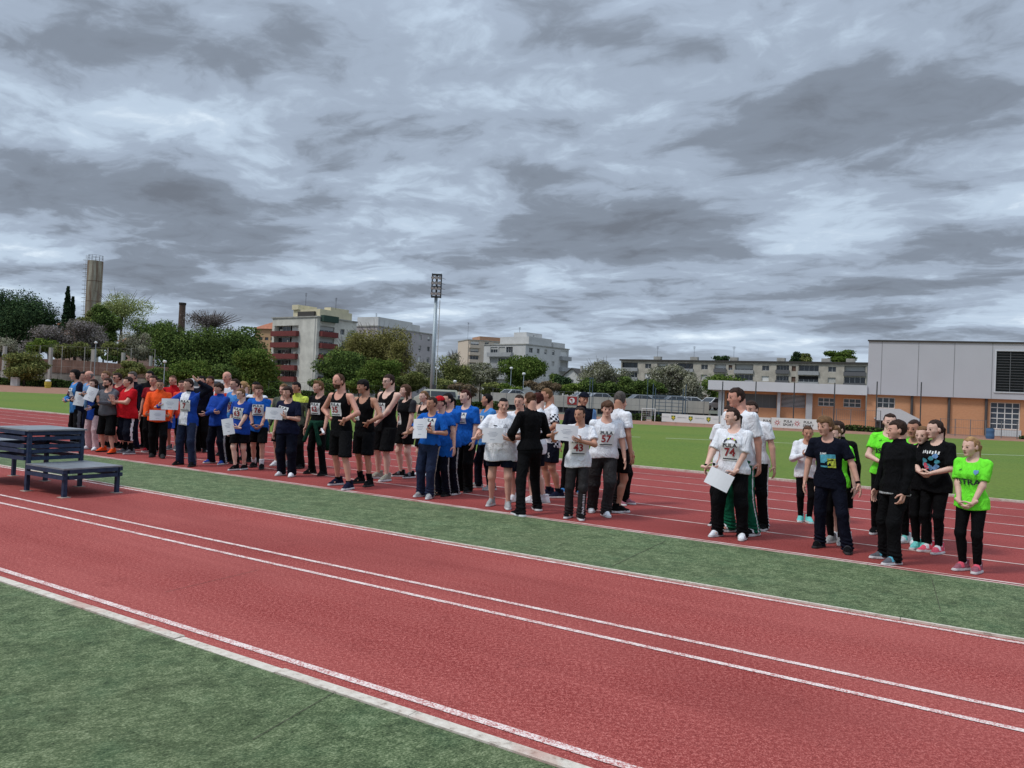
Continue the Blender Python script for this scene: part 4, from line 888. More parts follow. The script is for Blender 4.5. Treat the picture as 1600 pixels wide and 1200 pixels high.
for px, d, z, rz, van, col, lb in [
    (681, 88, 0, 8, True, 'cream', 'cream van parked behind the floodlight mast foot'),
    (709, 90, 0, 60, False, 'white', 'white car parked right of the mast behind the women in blue'),
    (316, 84, 0, 5, True, 'white', 'long white van parked behind the athletes in red'),
    (797, 96, 1.0, 40, False, 'white', 'white car at the left end of the raised car park'),
    (908, 93, 1.0, 15, False, 'white', 'white car on the raised car park behind the man in the navy cap'),
    (941, 92, 1.0, 190, False, 'silver', 'silver car parked left of the curly haired woman'),
    (996, 90, 1.0, 10, False, 'silver', 'silver car on the car park just left of the blue steel frame'),
    (1021, 90.5, 1.0, 15, False, 'grey', 'grey car behind the left post of the blue steel frame'),
    (1050, 88.5, 1.0, 5, False, 'silver', 'large silver car seen through the blue steel frame'),
    (1072, 90, 1.0, 12, False, 'white', 'white car at the right post of the blue steel frame'),
    (1113, 88, 1.0, 30, False, 'white', 'white car by the green tree at the hall wing')]:
    o = proto[van] if van not in used else copy_tree(proto[van]); used.add(van)
    p = AT(px, horizon(px), d); o.location = (p.x, d, z); o.rotation_euler = (0, 0, R(rz)); tag(o, lb, 'car', 'cars parked behind the pitch')
    for ch in o.children:
        if ch.name.startswith('body'): ch.material_slots[0].link = 'OBJECT'; ch.material_slots[0].material = PAINTS[col]
# street lamps --------------------------------------------------------------------------------
def lamp(px, top, d, lb, arm=0.0):
    p = AT(px, horizon(px), d); zt = AT(px, top, d).z; e = empty('street_lamp', (p.x, d, 0)); tag(e, lb, 'street lamp', 'small street lamps behind the pitch')
    MB().tube([(0, 0, 0), (0, 0, zt)], [.07, .045], 8).build('pole', GALV, e); m = MB(); m.lathe([(.05, zt), (.2, zt + .05), (.24, zt + .22), (.12, zt + .34)], 12); m.build('lamp_head', WHITEF, e)
for a in [(256, 567, 98, 'street lamp between the two groups in red at the dark grove'), (710, 598, 100, 'street lamp right of the floodlight mast'), (797, 577, 110, 'thin lamp in front of the round dark tree left side'),
          (817, 586, 104, 'lamp in front of the middle of the round dark tree'), (147, 537, 116.2, 'slim pale lamp on the widest pillar of the retaining wall'), (1589, 650, 58, 'short lamp beside the tall hall window')][:5]: lamp(*a)
# advertising boards along the pitch ----------------------------------------------------------
BOARD = mat('white_banner', (.70, .70, .68), .7, noise=.04, nscale=1); BLK = mat('black_lettering', (.015, .015, .018), .8); REDL = mat('red_lettering', (.45, .03, .04), .8); GRYL = mat('pale_grey_lettering', (.45, .46, .47), .8)
GRNE = mat('green_emblem', (.05, .16, .05), .8); YELE = mat('yellow_emblem', (.60, .45, .05), .8)
def put_text(mb, s, size, x, z, y, mi, bold=.01, sx=1.0):
    v, f = text_mesh(s, size, bold); mb.add([(x + a * sx, y, z + b) for a, b in v], f, mi)
def banner(px0, px1, d0, d1, top, label, items):
    F = Face(px0, d0, px1, d1); e = empty('advertising_board', F.a, F.rz); tag(e, label, 'advertising board', 'white boards along the far side of the pitch')
    pm = (px0 + px1) / 2; zt = F.z(pm, top); L = F.L; zb = .10
    MB().box(0, L, -.03, 0, zb, zt).build('panel', BOARD, e)
    p = MB(); [p.box(L * k / 4 - .03 * (k == 4), L * k / 4 + .03, .002, .06, 0, zt) for k in range(5)]; p.build('post', SLAT, e)
    cz = (zb + zt) / 2; H = zt - zb; items(F, cz, H, lambda m, nm: m.build(nm, [BLK, REDL, GRYL, GRNE, YELE], e))
def shields(F, cz, H, fin):
    for px in (1053, 1080, 1108):
        x = F.x(px); w = H * .24; m = MB()
        m.add([(x - w, -.036, cz + H * .3), (x + w, -.036, cz + H * .3), (x + w, -.036, cz - H * .05), (x, -.036, cz - H * .34), (x - w, -.036, cz - H * .05)], [(0, 4, 3, 2, 1)], 3)
        m.box(x - w * .24, x + w * .24, -.042, -.038, cz - H * .2, cz + H * .28, 4); m.box(x - w * .9, x + w * .9, -.0445, -.0405, cz - H * .02, cz + H * .12, 4); fin(m, 'emblem'); m = MB()
        for dx in (-.95, .95): put_text(m, 'GRAD PULA', H * .2, x + dx * 1.1 * H, cz + H * .1, -.036, 2); fin(m, 'lettering'); m = MB()
banner(1035, 1124, 62, 60.5, 648, 'white board with three green and yellow shields', shields)
def sport(px_list):
    def f(F, cz, H, fin):
        for px in px_list:
            m = MB(); x = F.x(px); put_text(m, 'PULA', H * .34, x + H * .62, cz + H * .17, -.036, 0, .02); put_text(m, 'SPORT', H * .34, x + H * .66, cz - H * .17, -.036, 0, .02); fin(m, 'lettering'); m = MB()
            for k in range(7):
                a = 2 * math.pi * k / 7 + .3; r0, r1 = H * .10, H * .36; c, s_ = math.cos(a), math.sin(a); w = H * .05
                m.add([(x - H * .4 + c * r0 - s_ * w, -.036, cz + s_ * r0 + c * w), (x - H * .4 + c * r1, -.036, cz + s_ * r1), (x - H * .4 + c * r0 + s_ * w, -.036, cz + s_ * r0 - c * w)], [(0, 2, 1)], 1)
            fin(m, 'emblem')
    return f
banner(1126, 1205, 60.4, 59, 651, 'white board with black PULA SPORT lettering behind the tall man', sport([1146, 1190]))
banner(1206, 1284, 58.9, 57.5, 654, 'white board with black PULA SPORT lettering above the girl in the white hoodie', sport([1222, 1253]))
# tall net posts in front of the hall ----------------------------------------------------------
for px, t0, lb in [(1128, 596, 'thin tall net pole at the left end of the hall wing'), (1180, 596, 'thin tall net pole at the glazed strip of the wing'), (1240, 597, 'thin tall net pole before the louvre of the wing'), (1303, 598, 'thin tall net pole between the two wing windows'),
                   (1369, 596, 'thin tall net pole at the left edge of the hall'), (1438, 597, 'thin tall net pole in front of the middle of the hall')]:
    d = 62.5 - (px - 1128) * .006; p = AT(px, horizon(px), d); e = empty('net_pole', (p.x, d, 0)); tag(e, lb, 'pole', 'tall net poles in front of the sports hall'); zt = AT(px, t0, d).z
    MB().tube([(0, 0, 0), (0, 0, zt)], .045, 8).build('shaft', DSTEEL, e); MB().box(-.1, .1, -.1, .1, 0, .03).build('foot_plate', DSTEEL, e)
# blue steel frame (ball stop) ------------------------------------------------------------------
BLUEST = mat('blue_grey_steel', (.06, .10, .135), .6)
def ball_stop():
    F = Face(1020, 72, 1071, 70); e = empty('ball_stop_fence', F.a, F.rz); tag(e, 'tall blue steel ball stop frame in front of the parking wall', 'fence'); L = F.L; zt = F.z(1045, 600); zm = F.z(1045, 618)
    for x in (0, .25, L - .25, L): MB().tube([(x, 0, 0), (x, 0, zt if x in (0, L) else zt - .4)], .05, 6).build('post', BLUEST, e)
    r = MB(); 
    for k in range(7): r.tube([(.25, 0, .3 + k * (zm - .3) / 6), (L - .25, 0, .3 + k * (zm - .3) / 6)], .022, 4)
    for k in range(1, 5): r.tube([(L * k / 5, 0, .1), (L * k / 5, 0, zm)], .025, 4)
    r.build('rails', BLUEST, e)
ball_stop()
for px, lb in [(923, 'blue steel pole with a crossbar behind the man in the navy cap'), (1011, 'single thin pole left of the ball stop frame')]:
    d = 74; p = AT(px, horizon(px), d); e = empty('steel_pole', (p.x, d, 0)); tag(e, lb, 'pole'); zt = AT(px, 590, d).z
    for dx in ((-.13, .13) if px < 1000 else (0,)): MB().tube([(dx, 0, 0), (dx, 0, zt)], .035, 6).build('shaft', BLUEST, e)
    MB().box(-.2, .2, -.03, .03, zt - .1, zt).build('crossbar', BLUEST, e)
# little white football goal ---------------------------------------------------------------------
def goal():
    p = AT(1014, horizon(1014), 65); e = empty('football_goal', (p.x, 65, 0), R(-10)); tag(e, 'small white football goal between the two square hedges', 'goal'); m = MB(); w, h = .55, 1.05
    m.tube([(-w, 0, 0), (-w, 0, h), (w, 0, h), (w, 0, 0)], .04, 6); m.tube([(-w, 0, h), (-w, .7, 0), (w, .7, 0), (w, 0, h)], .025, 5); m.build('frame', WHITEF, e)
    n = MB(); [n.tube([(-w + 2 * w * k / 8, 0, h), (-w + 2 * w * k / 8, .68, .02)], .008, 3) for k in range(9)]; [n.tube([(-w, .7 * k / 6, h - h * k / 6), (w, .7 * k / 6, h - h * k / 6)], .008, 3) for k in range(7)]; n.build('net', WHITEF, e)
goal()
# wire fences --------------------------------------------------------------------------------------
def wire_fence(label, px0, d0, px1, d1, h, n, mesh=.16, m=None, r=.03):
    F = Face(px0, d0, px1, d1); e = empty('wire_fence', F.a, F.rz); tag(e, label, 'fence'); L = F.L; m = m or SLAT
    for k in range(n + 1): MB().tube([(L * k / n, 0, 0), (L * k / n, 0, h)], r, 6).build('post', m, e)
    w = MB(); [w.tube([(0, 0, z), (L, 0, z)], .012, 3) for z in (.1, h * .5, h - .03)]; k = 0
    while k * mesh < L: w.tube([(k * mesh, 0, .05), (k * mesh, 0, h)], .005, 3, cap=False); k += 1
    w.build('wire_mesh', m, e)
wire_fence('low grey railing in front of the sports hall windows', 1285, 64.5, 1376, 62, 1.75, 4)
wire_fence('low railing before the orange brick and tall hall window', 1470, 61.5, 1590, 59, 1.35, 5)
wire_fence('wire fence running along the front of the car park', 770, 88, 1100, 80, 2.4, 14, .5)
wire_fence('dark wire fence behind the hedge at the red balcony block', 420, 104, 640, 100, 2.2, 10, .4, DSTEEL)
wire_fence('dark wire fence right of the floodlight mast', 684, 99, 770, 96, 2.6, 5, .3, DSTEEL)
wire_fence('pale wire fence on top of the retaining wall', -40, 120.8, 240, 112.9, 6.2, 8, .6, CONC, .05)
wire_fence('dark railing on the ground before the retaining wall', 90, 109, 260, 106, 1.4, 6, .5, DSTEEL)
# small things ---------------------------------------------------------------------------------------
p = AT(24.5, horizon(24), 105); e = tag(empty('utility_cabinet', (p.x, 105, 0)), 'small white utility cabinet in front of the left hedge', 'cabinet')
MB().box(-.45, .45, -.3, .3, .05, 1.15).build('body', WHITEF, e); MB().box(-.5, .5, -.35, .35, 1.152, 1.22).build('lid', FASC, e); MB().box(-.40, .40, -.315, -.302, .12, 1.08).build('door', LGREY, e)
p = AT(75.5, horizon(75), 100); e = tag(empty('yellow_bollard_bin', (p.x, 100, 0)), 'yellow round bin with a white lid by the cinder path', 'bin')
MB().lathe([(.34, 0), (.36, .35), (.40, .36), (.40, .8), (.34, .82)], 16).build('body', mat('yellow_plastic', (.46, .36, .05), .6), e); MB().lathe([(.30, .822), (.34, .95), (.24, 1.08), (.05, 1.12)], 16).build('lid', WHITEF, e)
p = AT(1548, horizon(1548), 57); e = tag(empty('blue_barrel', (p.x, 57, 0)), 'small blue barrel beside the pale hall door', 'barrel')
MB().lathe([(.26, 0), (.29, .2), (.27, .4), (.29, .6), (.26, .78)], 14).build('body', mat('blue_plastic', (.06, .13, .24), .5), e); MB().lathe([(.2, .782), (.2, .82)], 12).build('lid', DSTEEL, e)
# ================================================================== WINNERS' PODIUM (foreground, left)
NAVY = mat('chipped_navy_paint', (.020, .036, .075), .5, noise=.35, nscale=14, bump=.15, bscale=40); DECK = mat('worn_grey_deck', (.21, .225, .24), .38, noise=.22, nscale=5, bump=.1)
def podium():
    A = G(99.7, 777.5); u = (G(41, 767) - A); v = G(184, 770.7) - A; Lm, Wm = .885, .74
    e = empty('winners_podium', A, math.atan2(u.y, u.x)); tag(e, 'navy steel winners podium with grey decks, one high and two lower steps', 'podium')
    # local x runs along the three steps, local -y towards the runners' side
    ly = -1.0 if (v - u * (v.dot(u) / u.dot(u))).dot(Vector((-u.y, u.x, 0))) < 0 else 1.0; W_ = ly * Wm
    t = .05
    def bar(p, q, w=.05, h=.05):
        p, q = Vector(p), Vector(q); d = (q - p); n = Vector((-d.y, d.x, 0)).normalized() * w / 2
        m = MB(); m.prism([(p.x - n.x, p.y - n.y), (q.x - n.x, q.y - n.y), (q.x + n.x, q.y + n.y), (p.x + n.x, p.y + n.y)], p.z - h / 2, p.z + h / 2); return m.build('rail', NAVY, e)
    tops = [.385, .845, .615]
    for k, zt in enumerate(tops):
        x0, x1 = k * Lm, (k + 1) * Lm; o = .045
        m = MB(); m.prism([(x0 - (o if k == 1 else (0 if k == 2 else o)), -ly * o), (x1 + o * (k != 0), -ly * o), (x1 + o * (k != 0), W_ + ly * o), (x0 - (o if k < 2 else 0), W_ + ly * o)][::(1 if ly > 0 else -1)], zt - .02, zt) 
        if k == 0: m = MB(); m.prism([(x0 - o, -ly * o), (x1 - .03, -ly * o), (x1 - .03, W_ + ly * o), (x0 - o, W_ + ly * o)][::(1 if ly > 0 else -1)], zt - .02, zt)
        if k == 2: m = MB(); m.prism([(x0 + .03, -ly * o), (x1 + o, -ly * o), (x1 + o, W_ + ly * o), (x0 + .03, W_ + ly * o)][::(1 if ly > 0 else -1)], zt - .02, zt)
        m.build('platform_top', DECK, e)
        a0, a1 = (x0, x1)
        zs = [zt - .047, zt - .125] + ([zt - .235, zt - .30, zt - .40] if k == 1 else []) + ([zt - .26] if k == 2 else [])
        for z in zs:
            s0, s1 = a0 + (.026 if k else -.04), a1 - (.026 if k < 2 else -.04)
            bar((s0, -ly * .027, z), (s1, -ly * .027, z)); bar((s0, W_ + ly * .027, z), (s1, W_ + ly * .027, z))
            if k == 1 or True:
                for xx in ((a0 - .027,) if k == 0 else (a1 + .027,) if k == 2 else (a0 + .0, a1 - .0)):
                    bar((xx, 0.03 * ly, z), (xx, W_ - .03 * ly, z))
    for k in range(4):
        zt = max(tops[max(0, k - 1)], tops[min(2, k)]) - .022
        for y in (0.0, W_):
            l = MB(); l.box(k * Lm - t / 2, k * Lm + t / 2, y - t / 2, y + t / 2, .006, zt); lo = l.build('leg', NAVY, e)
            MB().box(k * Lm - .06, k * Lm + .06, y - .06, y + .06, .0, .008).build('foot_plate', mat('pale_foot', (.4, .33, .28), .9), lo)
podium()
# ================================================================== PEOPLE
# every figure is grown as one smooth surface from a posed skeleton; each garment is a surface of its own round it
f32 = np.float32
def V3(*a): return np.array(a, dtype=f32)
def unit(v): v = np.asarray(v, dtype=np.float64); return v / (np.linalg.norm(v) + 1e-9)
def rcone(P, a, b, ra, rb):
    a = np.asarray(a, f32); b = np.asarray(b, f32); ba = b - a; pa = P - a
    h = np.clip(pa @ ba / max(float(ba @ ba), 1e-9), 0, 1)
    return np.linalg.norm(pa - h[:, None] * ba, axis=1) - (ra + (rb - ra) * h)
def ell(P, c, r):
    q = (P - np.asarray(c, f32)) / np.asarray(r, f32); k0 = np.linalg.norm(q, axis=1); k1 = np.linalg.norm(q / np.asarray(r, f32), axis=1)
    return k0 * (k0 - 1) / np.maximum(k1, 1e-6)
def smin(a, b, k):
    h = np.clip(.5 + .5 * (b - a) / k, 0, 1); return b + (a - b) * h - k * h * (1 - h)
def smax(a, b, k): return -smin(-a, -b, k)
def nets(f, lo, hi, h):
    """smooth surface f = 0 as quads"""
    lo = np.asarray(lo, float); hi = np.asarray(hi, float); n = np.maximum(np.ceil((hi - lo) / h).astype(int) + 1, 4)
    ax = [(lo[i] + h * np.arange(n[i])).astype(f32) for i in range(3)]
    P = np.stack(np.meshgrid(*ax, indexing='ij'), -1).reshape(-1, 3); F = f(P).reshape(n).astype(f32); ins = F < 0
    c = ins[:-1, :-1, :-1].astype(np.int8)
    acc = np.zeros(c.shape, np.int8)
    for i in (0, 1):
        for j in (0, 1):
            for k in (0, 1): acc += ins[i:n[0] - 1 + i, j:n[1] - 1 + j, k:n[2] - 1 + k]
    act = (acc > 0) & (acc < 8); I = np.argwhere(act)
    if len(I) == 0: return np.zeros((0, 3)), np.zeros((0, 4), int)
    idx = -np.ones(c.shape, np.int32); idx[act] = np.arange(len(I))
    S = np.zeros((len(I), 3)); W_ = np.zeros(len(I)); cor = [(i, j, k) for i in (0, 1) for j in (0, 1) for k in (0, 1)]
    val = {q: F[I[:, 0] + q[0], I[:, 1] + q[1], I[:, 2] + q[2]] for q in cor}
    for q in cor:
        for a in range(3):
            if q[a] == 0:
                r = list(q); r[a] = 1; r = tuple(r); v0, v1 = val[q], val[r]; m = (v0 < 0) != (v1 < 0)
                t = np.where(m, v0 / np.where(m, v0 - v1, 1), 0); p = np.tile(np.array(q, float), (len(I), 1)); p[:, a] = t
                S += p * m[:, None]; W_ += m
    V = lo + h * (I + S / W_[:, None]); Q = []
    for a in range(3):
        b, d = (a + 1) % 3, (a + 2) % 3
        s0 = [slice(None)] * 3; s1 = [slice(None)] * 3; s0[a] = slice(0, -1); s1[a] = slice(1, None)
        A = ins[tuple(s0)]; B = ins[tuple(s1)]; E = np.argwhere(A != B); E = E[(E[:, b] > 0) & (E[:, d] > 0) & (E[:, b] < n[b] - 1) & (E[:, d] < n[d] - 1)]
        if len(E) == 0: continue
        fl = A[E[:, 0], E[:, 1], E[:, 2]]
        def at(db, dd): e = E.copy(); e[:, b] -= db; e[:, d] -= dd; return idx[e[:, 0], e[:, 1], e[:, 2]]
        q = np.stack([at(1, 1), at(0, 1), at(0, 0), at(1, 0)], 1); q[~fl] = q[~fl][:, ::-1]; Q.append(q)
    Q = np.concatenate(Q); Q = Q[(Q >= 0).all(1)]; return V, Q
def folds(P, seed, sx=1.0):
    """cloth creases, outward only"""
    r = np.random.default_rng(seed); out = np.zeros(len(P), f32)
    for k in range(5):
        d = r.normal(size=3) * np.array([1.0, 1.0, .55]); d = d / np.linalg.norm(d) * r.uniform(22, 52) * sx; w = r.normal(size=3) * 9
        out += (1 - np.abs(np.sin((P @ d.astype(f32) + .9 * np.sin(P @ w.astype(f32) + r.uniform(0, 6))) * .5 + r.uniform(0, 6)))) ** 2
    return out / 5
def ik(a, b, l1, l2, pole):
    a, b = np.asarray(a, float), np.asarray(b, float); d = b - a; L = np.linalg.norm(d); u = d / (L + 1e-9)
    if L > (l1 + l2) * .995: b = a + u * (l1 + l2) * .995; L = (l1 + l2) * .995
    L = max(L, abs(l1 - l2) * 1.05 + .02); x = (l1 * l1 - l2 * l2 + L * L) / (2 * L); y = math.sqrt(max(l1 * l1 - x * x, 0))
    p = np.asarray(pole, float); p = p - u * (p @ u); p /= np.linalg.norm(p) + 1e-9
    return a + u * x + p * y, a + u * L
def rotz(a): c, s = math.cos(a), math.sin(a); return np.array([[c, -s, 0], [s, c, 0], [0, 0, 1]])
def rotx(a): c, s = math.cos(a), math.sin(a); return np.array([[1, 0, 0], [0, c, -s], [0, s, c]])
def roty(a): c, s = math.cos(a), math.sin(a); return np.array([[c, 0, s], [0, 1, 0], [-s, 0, c]])

# fabrics, skin, hair -----------------------------------------------------------------------------
_CC = {}
def col(n):
    T = {'white': (226, 227, 231), 'black': (14, 14, 16), 'navy': (22, 26, 48), 'dnavy': (16, 19, 32), 'blue': (26, 92, 178), 'royal': (30, 66, 150), 'lblue': (112, 152, 196), 'sky': (68, 128, 190),
         'red': (186, 24, 34), 'dred': (130, 22, 34), 'orange': (240, 86, 32), 'coral': (222, 72, 52), 'green': (20, 92, 66), 'lime': (118, 240, 60), 'grey': (92, 92, 98), 'dgrey': (52, 52, 56), 'char': (44, 42, 43), 'olive': (84, 88, 76),
         'yellow': (196, 208, 84), 'pink': (204, 174, 176), 'hotpink': (224, 92, 112), 'teal': (120, 206, 200), 'jeans': (36, 44, 66), 'brown': (70, 54, 46), 'beige': (150, 146, 132), 'lgrey': (158, 158, 158), 'dgreen': (18, 56, 42),
         'mauve': (150, 92, 104), 'bgrey': (96, 132, 150), 'cyan': (90, 170, 190)}
    return srgb(*T[n]) if isinstance(n, str) else n
def cloth(n, rough=.85):
    m = cmat('fabric', col(n), rough=rough, noise=.13, nscale=9, spec=.10)
    if 'crease' not in m:
        m['crease'] = 1; t = NT(m.node_tree); b = t.n['Principled BSDF']; o = t.add('ShaderNodeTexCoord').outputs['Object']; v = t.scale(o, (1, 1, .55)); w = t.noise(v, 8, 4, .55, 1.4); r = t.math('ABSOLUTE', t.math('SUBTRACT', w, .5)); fn = t.noise(o, 240, 2, .6)
        bn = t.add('ShaderNodeBump', i_Strength=.85, i_Distance=.06); t.link(t.math('ADD', r, t.math('MULTIPLY', fn, .02)), bn.inputs['Height']); t.link(bn.outputs[0], b.inputs['Normal'])
    return m
SK = {'fair': (206, 158, 138), 'pale': (218, 178, 160), 'tan': (184, 134, 110), 'ruddy': (206, 150, 130), 'olive': (172, 128, 104)}
def skin(n): return cmat('skin', srgb(*SK[n]), rough=.6, noise=.07, nscale=14, spec=.3)
HC = {'black': (26, 22, 22), 'dark': (54, 40, 34), 'brown': (84, 60, 46), 'lbrown': (112, 84, 58), 'blond': (158, 124, 86), 'grey': (120, 114, 110), 'auburn': (66, 32, 28), 'dgrey': (84, 78, 74)}
def hairm(n): return cmat('hair', srgb(*HC[n]), rough=.75, noise=.45, nscale=30, spec=.12, bump=.5, bscale=70)
LIP = mat('lips', srgb(172, 112, 102), .5); EYE = mat('eyes', srgb(52, 40, 36), .2); EYEW = mat('eye_whites', srgb(142, 108, 94), .4)
BIBM = mat('bib_paper', (.66, .66, .64), .8); PAPER = mat('certificate_paper', (.74, .74, .76), .7, noise=.02); INK = mat('faint_print', (.34, .36, .42), .8)
BIBK = mat('bib_black_print', (.03, .03, .035), .8); BIBR = mat('bib_red_print', (.27, .025, .03), .8)
SOLE = mat('shoe_sole_white', (.58, .58, .58), .7); SOLEK = mat('shoe_sole_black', (.025, .025, .025), .8)

def torso_profile(H, g, bel, fem, kid):
    z = np.array([.46, .50, .54, .61, .67, .72, .77, .805, .825, .845, .87]) * H
    wx = np.array([.060, .098, .100, .083, .086, .096, .100, .092, .066, .038, .033]) * H * g
    wy = np.array([.045, .066, .068, .058, .062, .068, .064, .052, .042, .036, .033]) * H * (.5 + .5 * g)
    cy = np.array([0, .008, .006, -.002, -.004, -.004, .002, .006, .008, .006, .002]) * H
    if fem: wx = wx * np.array([1, 1.03, 1.04, .94, .95, .95, .93, .92, .93, .95, .95]); wy = wy + np.array([0, 0, 0, 0, .003, .010, .004, 0, 0, 0, 0]) * H; cy = cy - np.array([0, 0, 0, 0, .003, .008, .003, 0, 0, 0, 0]) * H
    b = np.array([.2, .5, .8, 1, .8, .4, .2, 0, 0, 0, 0]) * bel * H; wx = wx + b * .9; wy = wy + b; cy = cy - b * .6
    return z, wx, wy, cy
def torso(P, prof, ox=0.0, flare=None):
    z, wx, wy, cy = prof; Z = P[:, 2]; a = np.interp(Z, z, wx) + ox; b = np.interp(Z, z, wy) + ox
    if flare is not None: fl = flare(Z); a = a + fl; b = b + fl * .7
    x = P[:, 0]; y = P[:, 1] - np.interp(Z, z, cy); k0 = np.sqrt((x / a) ** 2 + (y / b) ** 2); k1 = np.sqrt((x / a ** 2) ** 2 + (y / b ** 2) ** 2)
    d = k0 * (k0 - 1) / np.maximum(k1, 1e-6); d = np.where(k0 < .05, -np.minimum(a, b), d)
    return np.maximum(np.maximum(d, Z - z[-1]), z[0] - Z).astype(f32)
def head_sdf(Q):
    """Q in head units: chin 0, crown 1, face towards -y"""
    X = Q.copy(); X[:, 0] = np.abs(X[:, 0])
    d = ell(X, (0, .06, .63), (.335, .42, .37)); d = smin(d, ell(X, (0, -.12, .38), (.262, .262, .375)), .12); d = smin(d, rcone(X, (0, -.285, .075), (.05, -.27, .08), .075, .07), .09)
    d = smin(d, rcone(X, (.17, -.20, .40), (.20, -.05, .38), .095, .09), .09); d = smin(d, rcone(X, (.05, -.345, .562), (.17, -.30, .565), .040, .035), .05)
    d = smax(d, -rcone(X, (.135, -.435, .497), (.155, -.430, .497), .066, .062), .05)
    d = smin(d, rcone(X, (.14, -.315, .497), (.14, -.315, .496), .060, .060), .015)
    d = smin(d, rcone(X, (0, -.365, .53), (0, -.452, .375), .028, .046), .045); d = smin(d, rcone(X, (.02, -.42, .352), (.055, -.395, .352), .035, .030), .03)
    d = smin(d, rcone(X, (0, -.368, .232), (.075, -.345, .236), .026, .018), .02); d = smin(d, rcone(X, (0, -.362, .188), (.06, -.340, .193), .028, .018), .025)
    d = smax(d, -rcone(X, (0, -.402, .211), (.07, -.372, .213), .007, .006), .012)
    d = smin(d, ell(X, (.350, .05, .46), (.045, .085, .135)), .03)
    return d
def hair_sdf(Q, style, seed):
    X = Q.copy(); X[:, 0] = np.abs(X[:, 0]); x, y, z = X[:, 0], X[:, 1], X[:, 2]
    t = {'buzz': .014, 'short': .036, 'quiff': .036, 'mop': .08, 'curly': .12, 'fringe': .055, 'bald': .014, 'pony': .024, 'bun': .024, 'long': .05, 'bob': .065, 'recede': .024}[style]
    E = smin(ell(X, (0, .07, .64), (.335 + t, .42 + t, .368 + t)), ell(X, (0, .14, .45), (.30 + t, .32 + t, .36)), .1)
    hl = {'fringe': .655, 'mop': .68, 'curly': .66, 'bald': 9, 'recede': .83, 'buzz': .775, 'quiff': .78, 'bob': .73, 'long': .79, 'pony': .81, 'bun': .81}.get(style, .775)
    if style == 'recede': A = np.maximum(.80 - z - .55 * (y + .02), 0 - y - .10 + 0 * z)
    else: A = (hl - .30 * (y + .33)) - z + .45 * np.maximum(x - .13, 0)
    nape = {'long': -.35, 'bob': .05, 'pony': .25, 'bun': .25}.get(style, .20); B = np.maximum(.10 - y, nape - z)
    C = np.maximum(-.04 - y - .15 * (z - .5), .50 - z)
    if style == 'bald': B = np.maximum(B, z - .70); C = np.maximum(C, z - .68)
    d = smax(E, np.minimum(np.minimum(A, B), C), .03)
    if style in ('long', 'bob'):
        lo = -.55 if style == 'long' else .02; s = rcone(X, (.285, .06, .72), (.33, .07, lo + .1), .105, .075); s = smin(s, rcone(X, (.14, .30, .65), (.19, .24, lo), .17, .10), .1); d = smin(d, s, .06)
    if style == 'pony': d = smin(d, smin(rcone(X, (0, .44, .58), (0, .60, .44), .085, .105), rcone(X, (0, .60, .44), (0, .54, -.32), .105, .050), .05), .04)
    if style == 'bun': d = smin(d, ell(X, (0, .50, .76), (.15, .13, .15)), .03)
    if style == 'quiff': d = smin(d, rcone(X, (0, -.26, .97), (.17, -.10, .98), .105, .07), .08)
    r = np.random.default_rng(seed); w = np.zeros(len(Q))
    for k in range(4):
        v = r.normal(size=3); v[2] *= .5; v = v / np.linalg.norm(v) * r.uniform(16, 40) * (.55 if style in ('curly', 'mop') else 1); w += np.sin(Q @ v + r.uniform(0, 6))
    return d + w / 4 * (.050 if style in ('curly', 'mop') else .012 if style == 'buzz' else .028)

class Fig: pass
def hand_sdf(f, th, n, Wp, Lh, curl):
    """palm, four jointed fingers of their own lengths and a thumb leaving the side of the palm"""
    pr = []; w = np.cross(n, f); w = w if w @ th > 0 else -w; R_ = Lh
    for k, (o, L) in enumerate(((.17, .42), (.06, .47), (-.05, .44), (-.15, .34))):
        b = Wp + f * R_ * .50 + w * R_ * o; c = curl * (1 + .12 * k); ang = c * .55; p = b; rad = R_ * (.050 - .004 * k); dirs = []
        for seg, fr in enumerate((.45, .32, .23)):
            a = ang if seg == 0 else ang + c * .5 * seg; dv = f * math.cos(a) + n * math.sin(a) + w * o * .25; q = p + unit(dv) * R_ * L * fr; pr.append((p, q, rad, rad * .9)); p = q; rad *= .9
    b = Wp + f * R_ * .12 + w * R_ * .17; q = b + unit(f * .55 + w * .75 + n * .35) * R_ * .24; e = q + unit(f * .9 + w * .15 + n * (.3 + .3 * curl)) * R_ * .20; pr += [(b, q, R_ * .068, R_ * .055), (q, e, R_ * .055, R_ * .045)]
    def sd(P):
        d = smin(rcone(P, Wp + f * R_ * .10 + w * R_ * .10, Wp + f * R_ * .46 + w * R_ * .12, R_ * .085, R_ * .075), rcone(P, Wp + f * R_ * .10 - w * R_ * .09, Wp + f * R_ * .44 - w * R_ * .10, R_ * .080, R_ * .068), R_ * .08)
        d = smin(d, rcone(P, Wp - f * R_ * .25, Wp + f * R_ * .08, R_ * .125, R_ * .11), R_ * .08)
        for a, b_, r0, r1 in pr: d = smin(d, rcone(P, a, b_, r0, r1), R_ * .025)
        return d
    return sd
